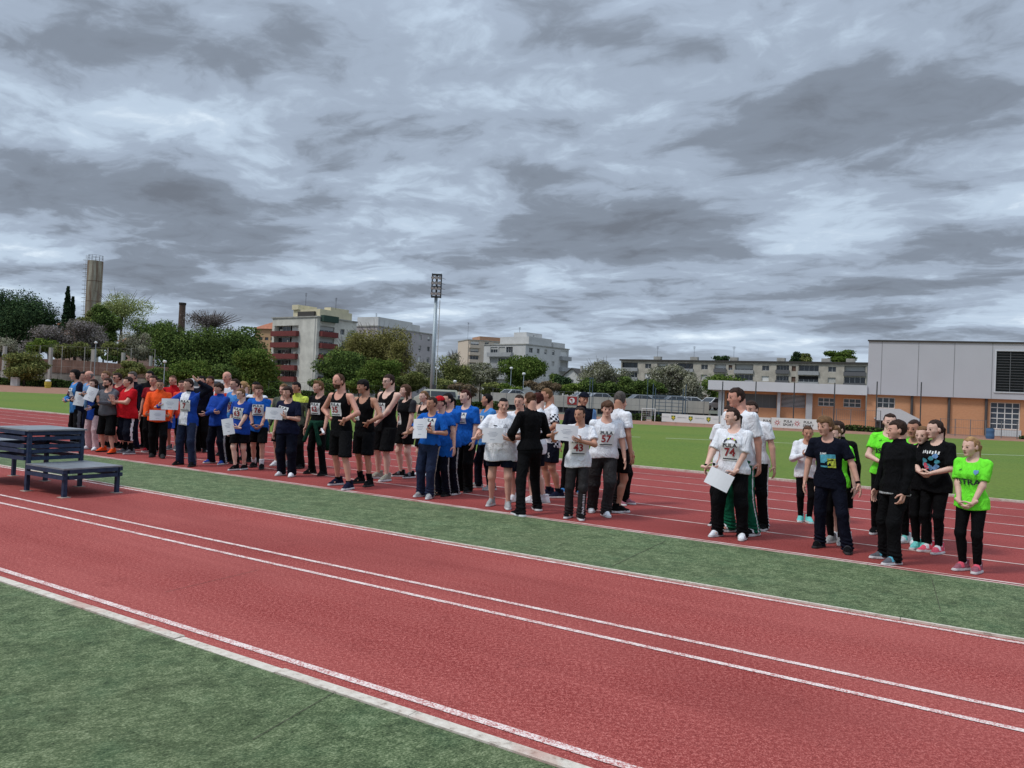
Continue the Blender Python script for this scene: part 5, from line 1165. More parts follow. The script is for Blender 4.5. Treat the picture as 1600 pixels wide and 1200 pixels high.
POSES = {   # right hand (s=-1) target, left hand (s=+1) target in body heights; elbow poles; finger direction; curl
 'down': dict(h=(.165, -.02, .415), p=(.35, 1, 0), c=.5), 'loose': dict(h=(.20, -.05, .43), p=(.6, 1, 0), c=.35), 'clasp': dict(h=(.040, -.105, .475), p=(1, .7, 0), c=1.3), 'clasp_hi': dict(h=(.040, -.135, .60), p=(1, .5, -.6), c=1.3),
 'clap': dict(h=(.020, -.20, .67), p=(.8, .3, -1), c=.25), 'hips': dict(h=(.100, -.03, .605), p=(1, .40, .1), c=1.3), 'back': dict(h=(.02, .105, .50), p=(.8, .7, 0), c=.8), 'hipfront': dict(h=(.088, -.080, .590), p=(1, .35, 0), c=1.2),
 'cross': dict(h=(-.06, -.135, .645), p=(1, -.2, -.6), c=.8), 'up': dict(h=(.135, -.05, .965), p=(1, .1, .1), c=.3), 'fore': dict(h=(.10, -.19, .60), p=(.5, .8, -.8), c=.8), 'chest': dict(h=(.05, -.16, .70), p=(.8, .3, -1), c=.9)}
PEOPLE = []
def person(label, head, feet, yaw=0, hy=0, hp=5, top=None, bot=None, shoes=('black', SOLEK), hair=('short', 'dark'), sk='fair', g=1.0, bel=0.0, fem=False, kid=0.0, arms='down', armL=None, armR=None,
           bib=None, glasses=None, cap=None, socks=None, paper=None, beard=None, extra=None, hood=None, prints=None, toe=10, stripe=None, group='people lined up along the edge of the track'):
    i = len(PEOPLE); PEOPLE.append(label); pts = [G(*p) for p in feet]; root = sum(pts, Vector()) / len(pts)
    Hz = AT(head[0], head[1], root.y); H = Hz.z - .018; phi = math.atan2(root.x, root.y); th = -phi - R(yaw); Rz = rotz(th); Ri = Rz.T
    lean = Ri @ np.array([min(max(Hz.x - root.x, -.13), .13), 0, 0]); dist = root.length; vx = max(.0105, dist * .00105)
    ft = [Ri @ np.array(p - root) for p in pts] if len(pts) == 2 else [np.array((-.058 * H, .01, 0)), np.array((.058 * H, -.01, 0))]
    ft.sort(key=lambda p: p[0])
    prof = torso_profile(H, g, bel, fem, kid); proft = (np.concatenate([[.30 * H], prof[0]]), *[np.concatenate([[a[2]], [a[2]], [max(a[1], a[2])], a[2:]]) for a in prof[1:]]); hipz = .515 * H; ll = .238 * H
    A = []
    for s, p in zip((-1, 1), ft): A.append(np.array([p[0], p[1] + .022 * H, .048 * H]))
    for _ in range(6):
        if max(np.linalg.norm(A[k] - [s * .052 * H * g, 0, hipz]) for k, s in enumerate((-1, 1))) > 2 * ll * .998: hipz -= .004 * H
    hip = [np.array([s * .050 * H * g, .004 * H, hipz]) for s in (-1, 1)]; knee = []
    for k, s in enumerate((-1, 1)): kn, _ = ik(hip[k], A[k], ll, ll, (s * .18, -1, 0)); knee.append(kn)
    sh = [np.array([s * (.098 if fem else .104) * H * (.55 + .45 * g), .006 * H, .799 * H]) for s in (-1, 1)]; ua, fa = .166 * H, .142 * H
    el, wr, hd = [], [], []
    pc = pr_ = pu = None
    if paper:
        pc = np.array(paper['c'], float) * H; pm = rotz(R(-paper.get('yaw', 0))) @ rotx(R(paper.get('tilt', 0))) @ roty(R(paper.get('roll', 0))); pr_, pu, pn = pm @ [1, 0, 0], pm @ [0, 0, 1], pm @ [0, -1, 0]
        pw, ph = (.297, .21) if paper.get('land', 1) else (.21, .297)
    for k, s in enumerate((-1, 1)):
        nm = (armR if s < 0 else armL) or arms; ps = POSES[nm] if isinstance(nm, str) else nm; hx = ps['h']; tgt = np.array([hx[0] * s, hx[1], hx[2]]) * H; pole = np.array(ps['p'], float) * [s, 1, 1]; curl = ps['c']; f = None
        if ps.get('abs'): tgt = np.array(hx) * H; pole = np.array(ps['p'], float)
        if paper and (paper.get('hand', 0) in (0, s)):
            tgt = pc + pr_ * s * pw * (.5 if paper.get('hand', 0) == 0 else .38) - pu * ph * .12 - pn * .012; f = unit(-s * pr_ * .9 + pu * .25); tgt = tgt - f * .06 * H; pole = np.array([s * .8, .5, -1]); curl = .7
        e_, w_ = ik(sh[k], tgt, ua, fa, pole); el.append(e_); wr.append(w_); fd = unit(w_ - e_)
        if f is None:
            f = fd
            if nm in ('clasp', 'clasp_hi'): f = unit(fd * .6 + np.array([-s * .9, .1, -.35]))
            if nm in ('hips', 'hipfront'): f = unit(np.array([-s * .5, .3, -.6]))
            if nm == 'clap': f = unit(np.array([0, -.3, 1.0]))
        up = np.array([0, -.6, .8]) if abs(f[2]) < .75 else np.array([0, -1, .1]); t_ = unit(up - f * (up @ f)); n = s * np.cross(f, t_)
        hd.append((hand_sdf(f, t_, n, w_, .105 * H * (1 + .05 * kid), curl), w_, f))
    hh = .1275 * H * (1 + .15 * kid); chin = H - hh; piv = np.array([0, .012 * H, chin + hh * .12]); Rh = rotz(R(-hy)) @ rotx(R(hp)); hoff = np.array([0, -.020 * H, -.003 * H])
    def toh(P): return (((P - piv) @ Rh) + piv - np.array([0, 0, chin]) - hoff).astype(f32) / f32(hh)      # body -> head units
    gm = .5 + .5 * g; lg = g ** .8; lb = lg * (.84 if bot and bot[0] == 'trousers' else 1.0)
    def limbs_arm(P, k): return smin(rcone(P, sh[k], el[k], .0270 * H * gm, .0230 * H * gm), rcone(P, el[k], wr[k], .0235 * H * gm, .0155 * H), .02)
    def limbs_leg(P, k):
        kn, an = knee[k], A[k]; d = smin(rcone(P, hip[k], kn, (.040 if bot else .048) * H * lb, .0315 * H * lb), rcone(P, kn, an, .029 * H * lb, .0195 * H), .03); ca = kn + (an - kn) * .32 + np.array([0, .012 * H, 0]); cb = kn + (an - kn) * .55 + np.array([0, .008 * H, 0])
        return smin(d, rcone(P, ca, cb, .029 * H * lb, .024 * H * lb), .02)
    def neck(P): return rcone(P, (0, .010 * H, .80 * H), piv + np.array([0, .004 * H, .02 * H]), .036 * H * gm, .031 * H * gm)
    def body(P):
        d = torso(P, prof, -.010 if top else 0)
        for k in (0, 1): d = smin(d, limbs_leg(P, k), .025 * H); d = smin(d, rcone(P, sh[k] * [.25, 1, 1] + [0, 0, .018 * H], sh[k], .020 * H, .0255 * H * gm), .014 * H); d = smin(d, limbs_arm(P, k), .018 * H)
        for k in (0, 1): d = smin(d, rcone(P, A[k] - [0, 0, .01], A[k] + np.array([0, -.055 * H, -.022 * H]), .021 * H, .018 * H), .01)
        return smin(d, neck(P), .02 * H)
    hb = .62 * hh
    pts_all = np.array([*el, *wr, *A, *knee]); lo = np.minimum(pts_all.min(0), [-.16 * H * g - bel * H, -.13 * H - bel * H, 0]) - .09 * H; hi = np.maximum(pts_all.max(0), [.16 * H * g + bel * H, .13 * H, .87 * H]) + .09 * H; lo[2] = -.02
    bv, bf = nets(body, lo, hi, max(vx * 1.25, .013)); VV, FF, MM = [bv], [bf], [np.zeros(len(bf), int)]; off = len(bv)
    hc = piv + Rh @ (np.array([0, 0, .5 * hh - .12 * hh]) + hoff)
    def headf(P): return smin(head_sdf(toh(P)) * hh, smax(rcone(P, (0, .010 * H, .82 * H), piv + np.array([0, .004 * H, .02 * H]), .036 * H * gm, .031 * H * gm), .822 * H - P[:, 2], .005), .02 * H)
    hv, hf = nets(headf, hc - [hb, hb, hb], hc + [hb, hb, hb], max(.0058, vx * .55)); cq = toh(hv[hf].mean(1)); ax = np.abs(cq[:, 0]); m_ = np.zeros(len(hf), int)
    lz = (np.abs(cq[:, 2] - .21) < .034) & (ax < .078) & (cq[:, 1] < -.32); m_[lz] = 1
    ey = (np.hypot(ax - .14, cq[:, 2] - .497) < .052) & (cq[:, 1] < -.30); m_[ey] = 3; m_[ey & (np.abs(ax - .14) < .028)] = 2
    br = (np.abs(cq[:, 2] - (.600 - .25 * np.maximum(ax - .14, 0))) < .017) & (ax > .06) & (ax < .225) & (cq[:, 1] < -.22); m_[br] = 4
    if beard: m_[((cq[:, 2] < .30) & (cq[:, 1] < -.02) & (m_ == 0) & (cq[:, 2] > -.02)) if beard != 'moustache' else ((np.abs(cq[:, 2] - .275) < .035) & (ax < .11) & (cq[:, 1] < -.30))] = 4
    VV.append(hv); FF.append(hf + off); MM.append(m_); off += len(hv)
    for sd, w_, f in hd:
        L = .105 * H; c = w_ + f * L * .42; v, q = nets(sd, c - L * .80, c + L * .80, max(.0046, vx * .42)); VV.append(v); FF.append(q + off); MM.append(np.zeros(len(q), int)); off += len(v)
    def post(v): v = np.array(v, float); k = np.clip(v[:, 2] / H, 0, 1.1)[:, None]; return v + lean[None, :] * k
    hm = hairm(hair[1]) if hair else hairm('dark')
    ob = mesh_np('person', post(np.concatenate(VV)), np.concatenate(FF), [skin(sk), LIP, EYE, EYEW, hm], None, np.concatenate(MM), True, root)
    ob.rotation_euler = (0, 0, th); tag(ob, label, 'person', group)
    def part(name, f, lo, hi, h, mats, mf=None, parent=None):
        v, q = nets(f, lo, hi, h)
        if len(q) == 0: return None
        fm = mf(v[q].mean(1)) if mf else None; return mesh_np(name, post(v), q, mats, parent or ob, fm, True)
    sd_i = i * 17 + 3; surf = None
    # ---------------- top
    if top:
        kind, c_ = top[0], top[1]; o = top[2] if len(top) > 2 else {}; hem = o.get('hem', .475) * H; fit = o.get('fit', .008); loose = o.get('loose', .012) * .55; slv = o.get('sleeve', .62); lng = kind in ('jacket', 'hoodie', 'long')
        def topf(P):
            if kind == 'tank':
                d = torso(P, proft, fit * .8, lambda Z: np.clip((.72 * H - Z) / (.25 * H), 0, 1) * loose); d = smin(d, smin(rcone(P, (-.02 * H, .006 * H, .822 * H), sh[0], .026 * H, .028 * H), rcone(P, (.02 * H, .006 * H, .822 * H), sh[1], .026 * H, .028 * H), .01), .014 * H)
                for k in (0, 1): d = smax(d, -rcone(P, sh[k] * [1.12, 1, 1] + [0, 0, -.035 * H], sh[k] * [1.05, 1, 1] + [0, 0, .05 * H], .044 * H, .046 * H), .006)
                d = smax(d, -rcone(P, (0, -.075 * H, .815 * H), (0, .03 * H, .86 * H), .052 * H, .050 * H), .006)
            else:
                d = torso(P, proft, fit, lambda Z: np.clip((.78 * H - Z) / (.30 * H), 0, 1) * loose + np.clip((.60 * H - Z) / (.06 * H), 0, 1) * .007); d = smin(d, smin(rcone(P, (-.025 * H, .006 * H, .822 * H), sh[0], .026 * H, .0325 * H), rcone(P, (.025 * H, .006 * H, .822 * H), sh[1], .026 * H, .0325 * H), .01), .014 * H)
                for k in (0, 1):
                    r0 = .0335 * H * gm + .003 + (.004 if lng else 0)
                    if lng: a = smin(rcone(P, sh[k], el[k], r0, .032 * H * gm + .004), rcone(P, el[k], el[k] + (wr[k] - el[k]) * .96, .032 * H * gm + .004, .022 * H + .004), .02)
                    else: e = sh[k] + (el[k] - sh[k]) * slv; a = rcone(P, sh[k], e, r0, r0 + .006 * H); ud = unit(el[k] - sh[k]).astype(f32); a = smax(a, (P - e.astype(f32)) @ ud, .006)
                    d = smin(d, a, .012 * H)
                if kind in ('jacket', 'polo') or o.get('collar'): d = smin(d, smax(rcone(P, (0, .008 * H, .82 * H), (0, .004 * H, .862 * H), .045 * H * gm, .042 * H * gm), P[:, 2] - .850 * H + (P[:, 1] + .02) * -.3, .005), .008)
                else: d = smax(d, -rcone(P, (0, -.022 * H, .838 * H), (0, .008 * H, .90 * H), .043 * H * gm, .046 * H), .005)
                if kind == 'hoodie': d = smin(d, smin(rcone(P, (-.05 * H, .035 * H, .825 * H), (.05 * H, .035 * H, .825 * H), .035 * H, .035 * H), rcone(P, (0, .06 * H, .79 * H), (0, .05 * H, .83 * H), .045 * H, .04 * H), .03), .02)
            fo = folds(P, sd_i); d = d - (fo - .30) * (.0105 if not lng else .0125) * H
            return smax(d, hem - P[:, 2] + .012 * np.sin(P[:, 0] * 14 + i), .006)
        pa = np.array([*sh, *[(el[k] if not lng else wr[k]) for k in (0, 1)], *(el if lng else [])]); bw = prof[1].max() + fit + loose + .05; lo2 = np.minimum(pa.min(0) - .07, [-bw, -prof[2].max() - bel * H - .10, hem - .03]); hi2 = np.maximum(pa.max(0) + .07, [bw, prof[2].max() + .08, .88 * H]); lo2[2] = min(hem - .03, pa[:, 2].min() - .07)
        mats = [cloth(c_)]; pat = o.get('pat')
        for c2 in o.get('cols', ()): mats.append(cloth(c2))
        def tmf(C):
            out = np.zeros(len(C), int)
            if pat: out = pat(C / H, dict(sh=np.array(sh) / H, el=np.array(el) / H, wr=np.array(wr) / H))
            return out
        topo = part({'tee': 'shirt', 'tank': 'tank_top', 'jacket': 'jacket', 'hoodie': 'hooded_top', 'long': 'long_sleeved_top', 'polo': 'shirt'}[kind], topf, lo2, hi2, vx, mats, tmf if pat else None); surf = topf
    # ---------------- bottoms
    if bot:
        kind, c_ = bot[0], bot[1]; o = bot[2] if len(bot) > 2 else {}; w = o.get('w', 1.0); R1 = {'trousers': (.055, .0415, .034), 'shorts': (.059, .054, .047), 'leggings': (.0545, .0350, .0245)}[kind]; zc = o.get('z', {'trousers': .016, 'shorts': .285, 'leggings': .058}[kind]) * H
        def botf(P):
            wt = (max(top[2].get('hem', .475) if top and len(top) > 2 else .475, .46) + .035) * H; d = torso(P, prof, .008 if kind != 'leggings' else .005); d = smax(d, P[:, 2] - wt, .006)
            lgs = []
            for k in (0, 1):
                an = A[k] - [0, 0, .03 * H]; kn = knee[k]
                l = smin(rcone(P, hip[k], kn, R1[0] * H * lg * w, R1[1] * H * lg * w), rcone(P, kn, an, R1[1] * H * lg * w, R1[2] * H * (.5 + .5 * lg) * w), .03)
                if kind == 'leggings': l = smin(l, rcone(P, kn + (A[k] - kn) * .3 + [0, .012 * H, 0], kn + (A[k] - kn) * .55 + [0, .008 * H, 0], .032 * H * lg, .027 * H * lg), .02)
                lgs.append(l)
            d = smin(d, smax(smin(lgs[0], lgs[1], .006), P[:, 2] - wt, .006), .025 * H); fo = folds(P, sd_i + 5) * np.clip((.50 * H - P[:, 2]) / (.08 * H), 0, 1) * (.020 if kind == 'trousers' else .014 if kind == 'shorts' else .003)
            if kind == 'trousers': fo = fo + .010 * np.clip((.14 * H - P[:, 2]) / (.10 * H), 0, 1) * (1 + np.sin(P[:, 2] * 150 + P[:, 0] * 25))
            return smax(d - fo, zc - P[:, 2], .006)
        ka = np.array([*A, *knee, *hip]); lo2 = ka.min(0) - .085 * H * lg * w - .02; hi2 = ka.max(0) + .085 * H * lg * w + .02; lo2[0] = min(lo2[0], -.115 * H * g - bel * H - .03); hi2[0] = max(hi2[0], .115 * H * g + bel * H + .03); lo2[1] -= bel * H; lo2[2] = zc - .03; hi2[2] = .62 * H
        mats = [cloth(c_)] + [cloth(x) for x in o.get('cols', ())]
        def bmf(C):
            out = np.zeros(len(C), int); sp = o.get('stripe')
            if sp:
                for k, s in enumerate((-1, 1)):
                    z = C[:, 2]; t1 = np.clip((hipz - z) / (hipz - knee[k][2]), 0, 1); t2 = np.clip((knee[k][2] - z) / (knee[k][2] - A[k][2]), 0, 1); cx = hip[k] + (knee[k] - hip[k]) * t1[:, None] + (A[k] - knee[k]) * t2[:, None]
                    dx = C - cx; ang = np.abs(np.arctan2(dx[:, 1], dx[:, 0] * s)); out[(C[:, 0] * s > -.2) & (np.abs(C[:, 0] - cx[:, 0]) < .14 * H) & (ang < sp) & (dx[:, 0] * s > .3 * R1[2] * H)] = 1
            if o.get('pat'): out = np.where(o['pat'](C / H) > 0, o['pat'](C / H), out)
            return out
        boto = part({'trousers': 'trousers', 'shorts': 'shorts', 'leggings': 'leggings'}[kind], botf, lo2, hi2, vx, mats, bmf if len(mats) > 1 else None)
    # ---------------- shoes and socks
    for k, s in enumerate((-1, 1)):
        an = A[k]; ta = R(toe) * s; u = np.array([math.sin(ta), -math.cos(ta), 0]); v_ = np.array([-u[1], u[0], 0]); L = .158 * H * (1 + .06 * kid)
        c0 = np.array([an[0], an[1], 0]) 
        def shoef(P, c0=c0, u=u, v_=v_, L=L):
            q = P - c0.astype(f32); X = np.stack([q @ v_.astype(f32), q @ u.astype(f32), q[:, 2]], 1) / f32(L)
            d = rcone(X, (0, -.17, .15), (0.0, .25, .14), .180, .170); d = smin(d, rcone(X, (-.02, .30, .10), (.02, .60, .07), .18, .135), .08); d = smin(d, rcone(X, (0, -.10, .2), (0, -.10, .48), .175, .180), .08); d = smin(d, rcone(X, (0, .10, .30), (0, .32, .19), .14, .13), .06); sole = smax(smin(rcone(X, (0, -.18, .0), (0, .2, .0), .215, .20), rcone(X, (0, .2, .0), (0, .60, .0), .205, .155), .05), X[:, 2] - .125, .02)
            d = np.minimum(d, sole); return smax(smax(d, .012 - X[:, 2], .01), X[:, 2] - .50, .02) * L
        lo2 = c0 - [L * .85, L * .85, .01]; hi2 = c0 + [L * .85, L * .85, L * .5]
        part('shoe', shoef, lo2, hi2, max(.0075, vx * .6), [cloth(shoes[0], .6), shoes[1], cloth(shoes[2] if len(shoes) > 2 else shoes[0], .6)], lambda C, c0=c0, u=u, L=L: np.where(C[:, 2] < L * .125, 1, np.where((np.abs((C - c0) @ u - .26 * L) < .09 * L) & (C[:, 2] > .17 * L) | (((C - c0) @ u < -.15 * L) & (C[:, 2] > .2 * L)), 2, 0)))
        if socks: part('sock', lambda P, k=k: smax(smax(rcone(P, A[k], A[k] + (knee[k] - A[k]) * .5, .0245 * H * (.5 + .5 * lg), .034 * H * lg), P[:, 2] - socks[1] * H, .004), .02 - P[:, 2], .004), A[k] - .05 * H, A[k] + [.05 * H, .05 * H, socks[1] * H], max(.009, vx * .8), [cloth(socks[0])])
    # ---------------- hair, cap, glasses
    hbx = .95 * hh if hair and hair[0] in ('long', 'pony', 'bob') else .72 * hh; hlo = hc - [hbx, hbx, hbx * (1.3 if hair and hair[0] in ('long', 'pony') else 1)]; hhi = hc + hbx
    def hpost(v): return v
    if hair:
        def hf_(P): return hair_sdf(toh(P), hair[0], sd_i + 9) * hh
        part('hair', hf_, hlo, hhi, max(.0065, vx * .6), [hm])
    if cap:
        def capf(P):
            X = toh(P); d = smax(ell(X, (0, .06, .66), (.40, .475, .42)), .70 + .10 * X[:, 1] - X[:, 2], .02); vz = ell(X * f32(1), (0, -.47, .755 - .0), (.26, .26, .042)); return np.minimum(d, vz) * hh
        part('cap', capf, hc - .95 * hh, hc + .8 * hh, max(.0065, vx * .6), [cloth(cap)])
    def hw(p): return Rh @ ((np.asarray(p, float) * hh + hoff + [0, 0, chin]) - piv) + piv
    if glasses:
        m = MB()
        for s in (-1, 1):
            m.tube([hw((s * .15 + .105 * math.cos(a), -.425 + .05 * abs(math.cos(a)) * (1 if math.cos(a) * s > 0 else 0), .50 + .075 * math.sin(a))) for a in [2 * math.pi * j / 12 for j in range(13)]], .0022, 4, 0, False)
            m.tube([hw((s * .255, -.375, .51)), hw((s * .37, -.10, .53)), hw((s * .37, .05, .53))], .0022, 4, 0)
            if glasses == 'sun': m.add([hw((s * .15 + .10 * math.cos(a), -.422 + .05 * abs(math.cos(a)) * (1 if math.cos(a) * s > 0 else 0), .50 + .072 * math.sin(a))) for a in [2 * math.pi * j / 12 for j in range(12)]], [tuple(range(12))], 0)
        m.tube([hw((-.045, -.435, .52)), hw((.045, -.435, .52))], .0022, 4, 0); m.v = [tuple(x) for x in post(np.array(m.v))]; m.build('glasses', [mat('dark_glasses', (.015, .015, .017), .3)], ob)
    # ---------------- things printed or pinned on the chest
    def project(uv, c, ang, eps, f=None):
        f = f or surf; a = R(ang); d = np.array([-math.sin(a), math.cos(a), 0]); rt = np.array([math.cos(a), math.sin(a), 0]); uv = np.asarray(uv, float)
        P = np.array(c, float) * H + uv[:, :1] * rt + uv[:, 1:2] * np.array([0, 0, 1.0]) - d * .45; t = np.zeros(len(P))
        for _ in range(40): dd = f((P + t[:, None] * d).astype(f32)); t += np.clip(dd, -.02, .05) * .8
        t = np.minimum(t, .75); return P + (t[:, None] - eps) * d
    def decal(mb, polys, c, ang, eps, mi, rot=0.0, f=None):
        v, fs = polys; cr, sr = math.cos(rot), math.sin(rot); v = np.asarray(v, float); v = np.stack([v[:, 0] * cr - v[:, 1] * sr, v[:, 0] * sr + v[:, 1] * cr], 1); mb.add(post(project(v, c, ang, eps, f)), fs, mi)
    def rect(w, h, ox=0, oy=0, n=6):
        xs = np.linspace(-w / 2, w / 2, n + 1) + ox; ys = np.linspace(-h / 2, h / 2, n + 1) + oy; return np.array([(x, y) for y in ys for x in xs]), [(j * (n + 1) + k, j * (n + 1) + k + 1, (j + 1) * (n + 1) + k + 1, (j + 1) * (n + 1) + k) for j in range(n) for k in range(n)]
    def txt(s, size, ox=0, oy=0, bold=.02, sx=1.0):
        v, f = text_mesh(s, size, bold); return v * [sx, 1] + [ox, oy], f
    if bib and surf:
        num, z = bib[0], bib[1]; o = bib[2] if len(bib) > 2 else {}; c = (o.get('x', 0), 0, z); an = o.get('ang', 0); ro = R(o.get('rot', 0)); w = .215 * o.get('s', 1); mb = MB()
        decal(mb, rect(w, w * .98), c, an, .008, 0, ro); decal(mb, txt('PULA', w * .30, 0, w * .36, .02, 1.15), c, an, .013, 1, ro); decal(mb, txt(num, w * .62, 0, -.02 * w, .03), c, an, .013, o.get('nc', 2), ro); decal(mb, rect(w * .8, w * .06, 0, -w * .39), c, an, .013, 1, ro)
        mb.build('race_bib', [BIBM, BIBK, BIBR], topo)
    if prints and surf:
        mbs = {}; pm_ = []; prints(lambda p, c, ang=0, eps=.010, mi=0, rot=0, nm='shirt_print': decal(mbs.setdefault(nm, MB()), p, c, ang, eps, mi, rot), rect, txt, pm_); [mb.build(nm, pm_, topo) for nm, mb in mbs.items()]
    fig = Fig(); fig.__dict__.update(ob=ob, H=H, root=root, th=th, post=post, wr=wr, el=el, sh=sh, hip=hip, knee=knee, A=A, part=part, vx=vx, hd=hd, prof=prof, g=g)
    if paper:
        n = 6; mb = MB(); b = paper.get('bend', .02); V_ = []
        for side in (0, 1):
            for j in (0, 1):
                for k in range(n + 1): x = (k / n - .5) * pw; V_.append(pc + pr_ * x + pu * ph * (j - .5) + pn * (b * math.cos(x / pw * math.pi) - side * .0015))
        q = lambda s, j, k: s * 2 * (n + 1) + j * (n + 1) + k
        fs = [(q(0, 0, k), q(0, 0, k + 1), q(0, 1, k + 1), q(0, 1, k)) for k in range(n)] + [(q(1, 0, k + 1), q(1, 0, k), q(1, 1, k), q(1, 1, k + 1)) for k in range(n)]
        mb.add(V_, fs, 0)
        for j, (yy, ww) in enumerate(((.20, .34), (.10, .50), (.02, .42), (-.06, .30), (-.30, .22)) if not paper.get('blank') else ()):
            pt = [pc + pr_ * x * pw + pu * ph * (yy + dy) + pn * (b * math.cos(x * math.pi) + .0012) for dy in (-.012, .012) for x in (-ww / 2, 0, ww / 2)]; mb.add(pt, [(0, 1, 4, 3), (1, 2, 5, 4)], 1)
        mb.v = [tuple(x) for x in post(np.array(mb.v))]; po = mb.build('certificate', [PAPER, INK], None, loc=root); po.rotation_euler = (0, 0, th); tag(po, paper['label'], 'certificate', 'white certificates held by the athletes')
    if extra: extra(fig)
    return fig
# ---------------------------------------------------------------- the crowd, from the left end of the line to the right
def cert(who, c, yaw=-15, tilt=-8, roll=0, land=1, hand=0, bend=.015, blank=0): return dict(label='white certificate ' + who, c=c, yaw=yaw, tilt=tilt, roll=roll, land=land, hand=hand, bend=bend, blank=blank)
def held(fig, mb, name, mats, label, cat, smooth=False):
    mb.v = [tuple(x) for x in fig.post(np.array(mb.v))]; o = mb.build(name, mats, None, smooth, fig.root); o.rotation_euler = (0, 0, fig.th); return tag(o, label, cat)
side_x = lambda lim: (lambda C, j: (np.abs(C[:, 0]) > lim).astype(int))
def yoke(z): return lambda C, j: (C[:, 2] > z).astype(int)
def vstripes(C, j): return ((np.sin(C[:, 0] * 95) > .35) & (C[:, 2] > .5)).astype(int)
def checks(C, j):
    m = (np.abs(C[:, 0]) > .105) & (C[:, 2] < .765); q = (np.floor(C[:, 2] * 52) + np.floor(C[:, 1] * 52)).astype(int) % 2
    return np.where(m & (q == 0), 1, 0)
def wristlet(s):
    def f(fig):
        k = 0 if s < 0 else 1; w, e = fig.wr[k], fig.el[k]; d = unit(w - e); MBx = MB(); p = w - d * .02
        MBx.tube([p - d * .012, p + d * .012], [.030 * fig.H / 1.6, .029 * fig.H / 1.6], 10); MBx.v = [tuple(x) for x in fig.post(np.array(MBx.v))]; MBx.build('wristband', [cloth('black')], fig.ob)
    return f
NAVYST = dict(stripe=.30, cols=('lgrey',))
# --- far left group
person('woman with short dark hair in a light blue and navy jersey at the left end', (120, 576), [(113, 697), (124, 700)], 70, 10, fem=True, top=('long', 'navy', dict(hem=.44, pat=lambda C, j: ((C[:, 1] < -.01) & (np.abs(C[:, 0]) < .085)).astype(int), cols=('sky',))), bot=('trousers', 'black', dict(stripe=.4, cols=('grey',))), hair=('bob', 'black'), arms='clasp_hi', bib=('9', .70), shoes=('black', SOLEK))
person('dark haired person mostly hidden between the light blue jersey and the bald man', (133, 579), [(127, 694)], 60, 0, top=('tee', 'bgrey'), bot=('trousers', 'navy'), hair=('short', 'black'))
person('bald man with glasses in a pale blue shirt behind the pink trousers', (142, 578), [(139, 697)], 60, 15, top=('tee', 'lblue'), bot=('trousers', 'navy'), hair=('bald', 'grey'), sk='ruddy', glasses='clear', g=1.08)
person('woman with long dark hair in pale pink trousers and a black jacket', (149, 591), [(137, 702), (148, 704)], 35, 20, fem=True, top=('jacket', 'black', dict(hem=.42, pat=lambda C, j: ((C[:, 1] < -.012) & (np.abs(C[:, 0]) < .055)).astype(int), cols=('royal',))), bot=('trousers', 'pink'), hair=('long', 'dark'), sk='pale', arms='fore', shoes=('white', SOLE), paper=cert('held by the woman in pale pink trousers', (-.10, -.17, .715), -20, -5, 8, 0, -1))
person('young man with brown hair behind the grey hooded top', (168, 578), [(157, 698), (165, 698)], 45, 10, top=('tee', 'dgrey'), bot=('shorts', 'black'), hair=('short', 'lbrown'), sk='fair')
person('bearded man in a grey hooded top, black shorts and orange shoes', (171, 589), [(159, 706), (174, 709)], 40, 15, top=('hoodie', 'grey', dict(hem=.50, loose=.02)), bot=('shorts', 'black', dict(z=.24)), hair=('short', 'dark'), beard=True, glasses='clear', arms='clap', g=1.12, bel=.012, shoes=('orange', SOLEK), paper=cert('tilted high by the bearded man in the grey hooded top', (-.11, -.19, .775), -25, -10, 18, 0, -1))
person('man in dark glasses and a red numbered shirt between grey top and red shirt', (186, 581), [(180, 699), (189, 700)], 45, 15, top=('tee', 'dred'), bot=('shorts', 'black'), hair=('short', 'dark'), sk='ruddy', glasses='sun', bib=('1', .66), g=1.05)
person('grey haired person in a dark jacket behind the clapping man in red', (209, 579), [(206, 701)], 50, 0, top=('jacket', 'dnavy'), bot=('trousers', 'navy'), hair=('short', 'dgrey'), g=1.1)
person('heavy man in a red shirt clapping, long dark shorts with a white side line', (203, 587), [(193, 708), (202, 710)], 62, 8, top=('tee', 'red', dict(hem=.47, loose=.02)), bot=('shorts', 'dnavy', dict(z=.17, stripe=.22, cols=('white',))), hair=('short', 'dark'), arms='clap', g=1.28, bel=.03, socks=('black', .15), shoes=('grey', SOLE))
person('dark haired man in a black jacket behind the smiling man in dark red', (236, 578), [(231, 699)], 25, 10, top=('jacket', 'black'), bot=('trousers', 'black'), hair=('short', 'black'))
person('smiling man in a dark red shirt and dark red shoes beside the orange jacket', (242, 585), [(229, 706), (241, 706)], 25, 10, top=('tee', 'dred'), bot=('trousers', 'black'), hair=('short', 'dark'), sk='ruddy', shoes=('dred', SOLE), g=1.05)
person('man in a bright orange jacket and black trousers', (250, 591), [(238, 714), (253, 716)], 5, -5, hp=8, top=('jacket', 'orange', dict(hem=.46, loose=.02)), bot=('trousers', 'black'), hair=('buzz', 'dark'), sk='olive', g=1.12, bel=.01, arms='fore', shoes=('char', SOLEK), paper=cert('held low in both hands by the man in the orange jacket', (0, -.155, .545), -5, -6, 0, 1, 0))
person('man in a red polo shirt and blue shorts behind the certificate', (272, 585), [(264, 703), (274, 704)], 10, 20, top=('polo', 'red'), bot=('shorts', 'royal'), hair=('buzz', 'brown'), sk='ruddy', g=1.05, shoes=('grey', SOLE), prints=lambda D, r, t, m: (m.append(WHITEF), D(r(.05, .05), (.05, 0, .72))))
person('person in an orange red top half hidden behind the raised arm', (286, 593), [(287, 707)], 25, 10, top=('tee', 'coral'), bot=('trousers', 'black'), hair=('short', 'dark'), sk='ruddy')
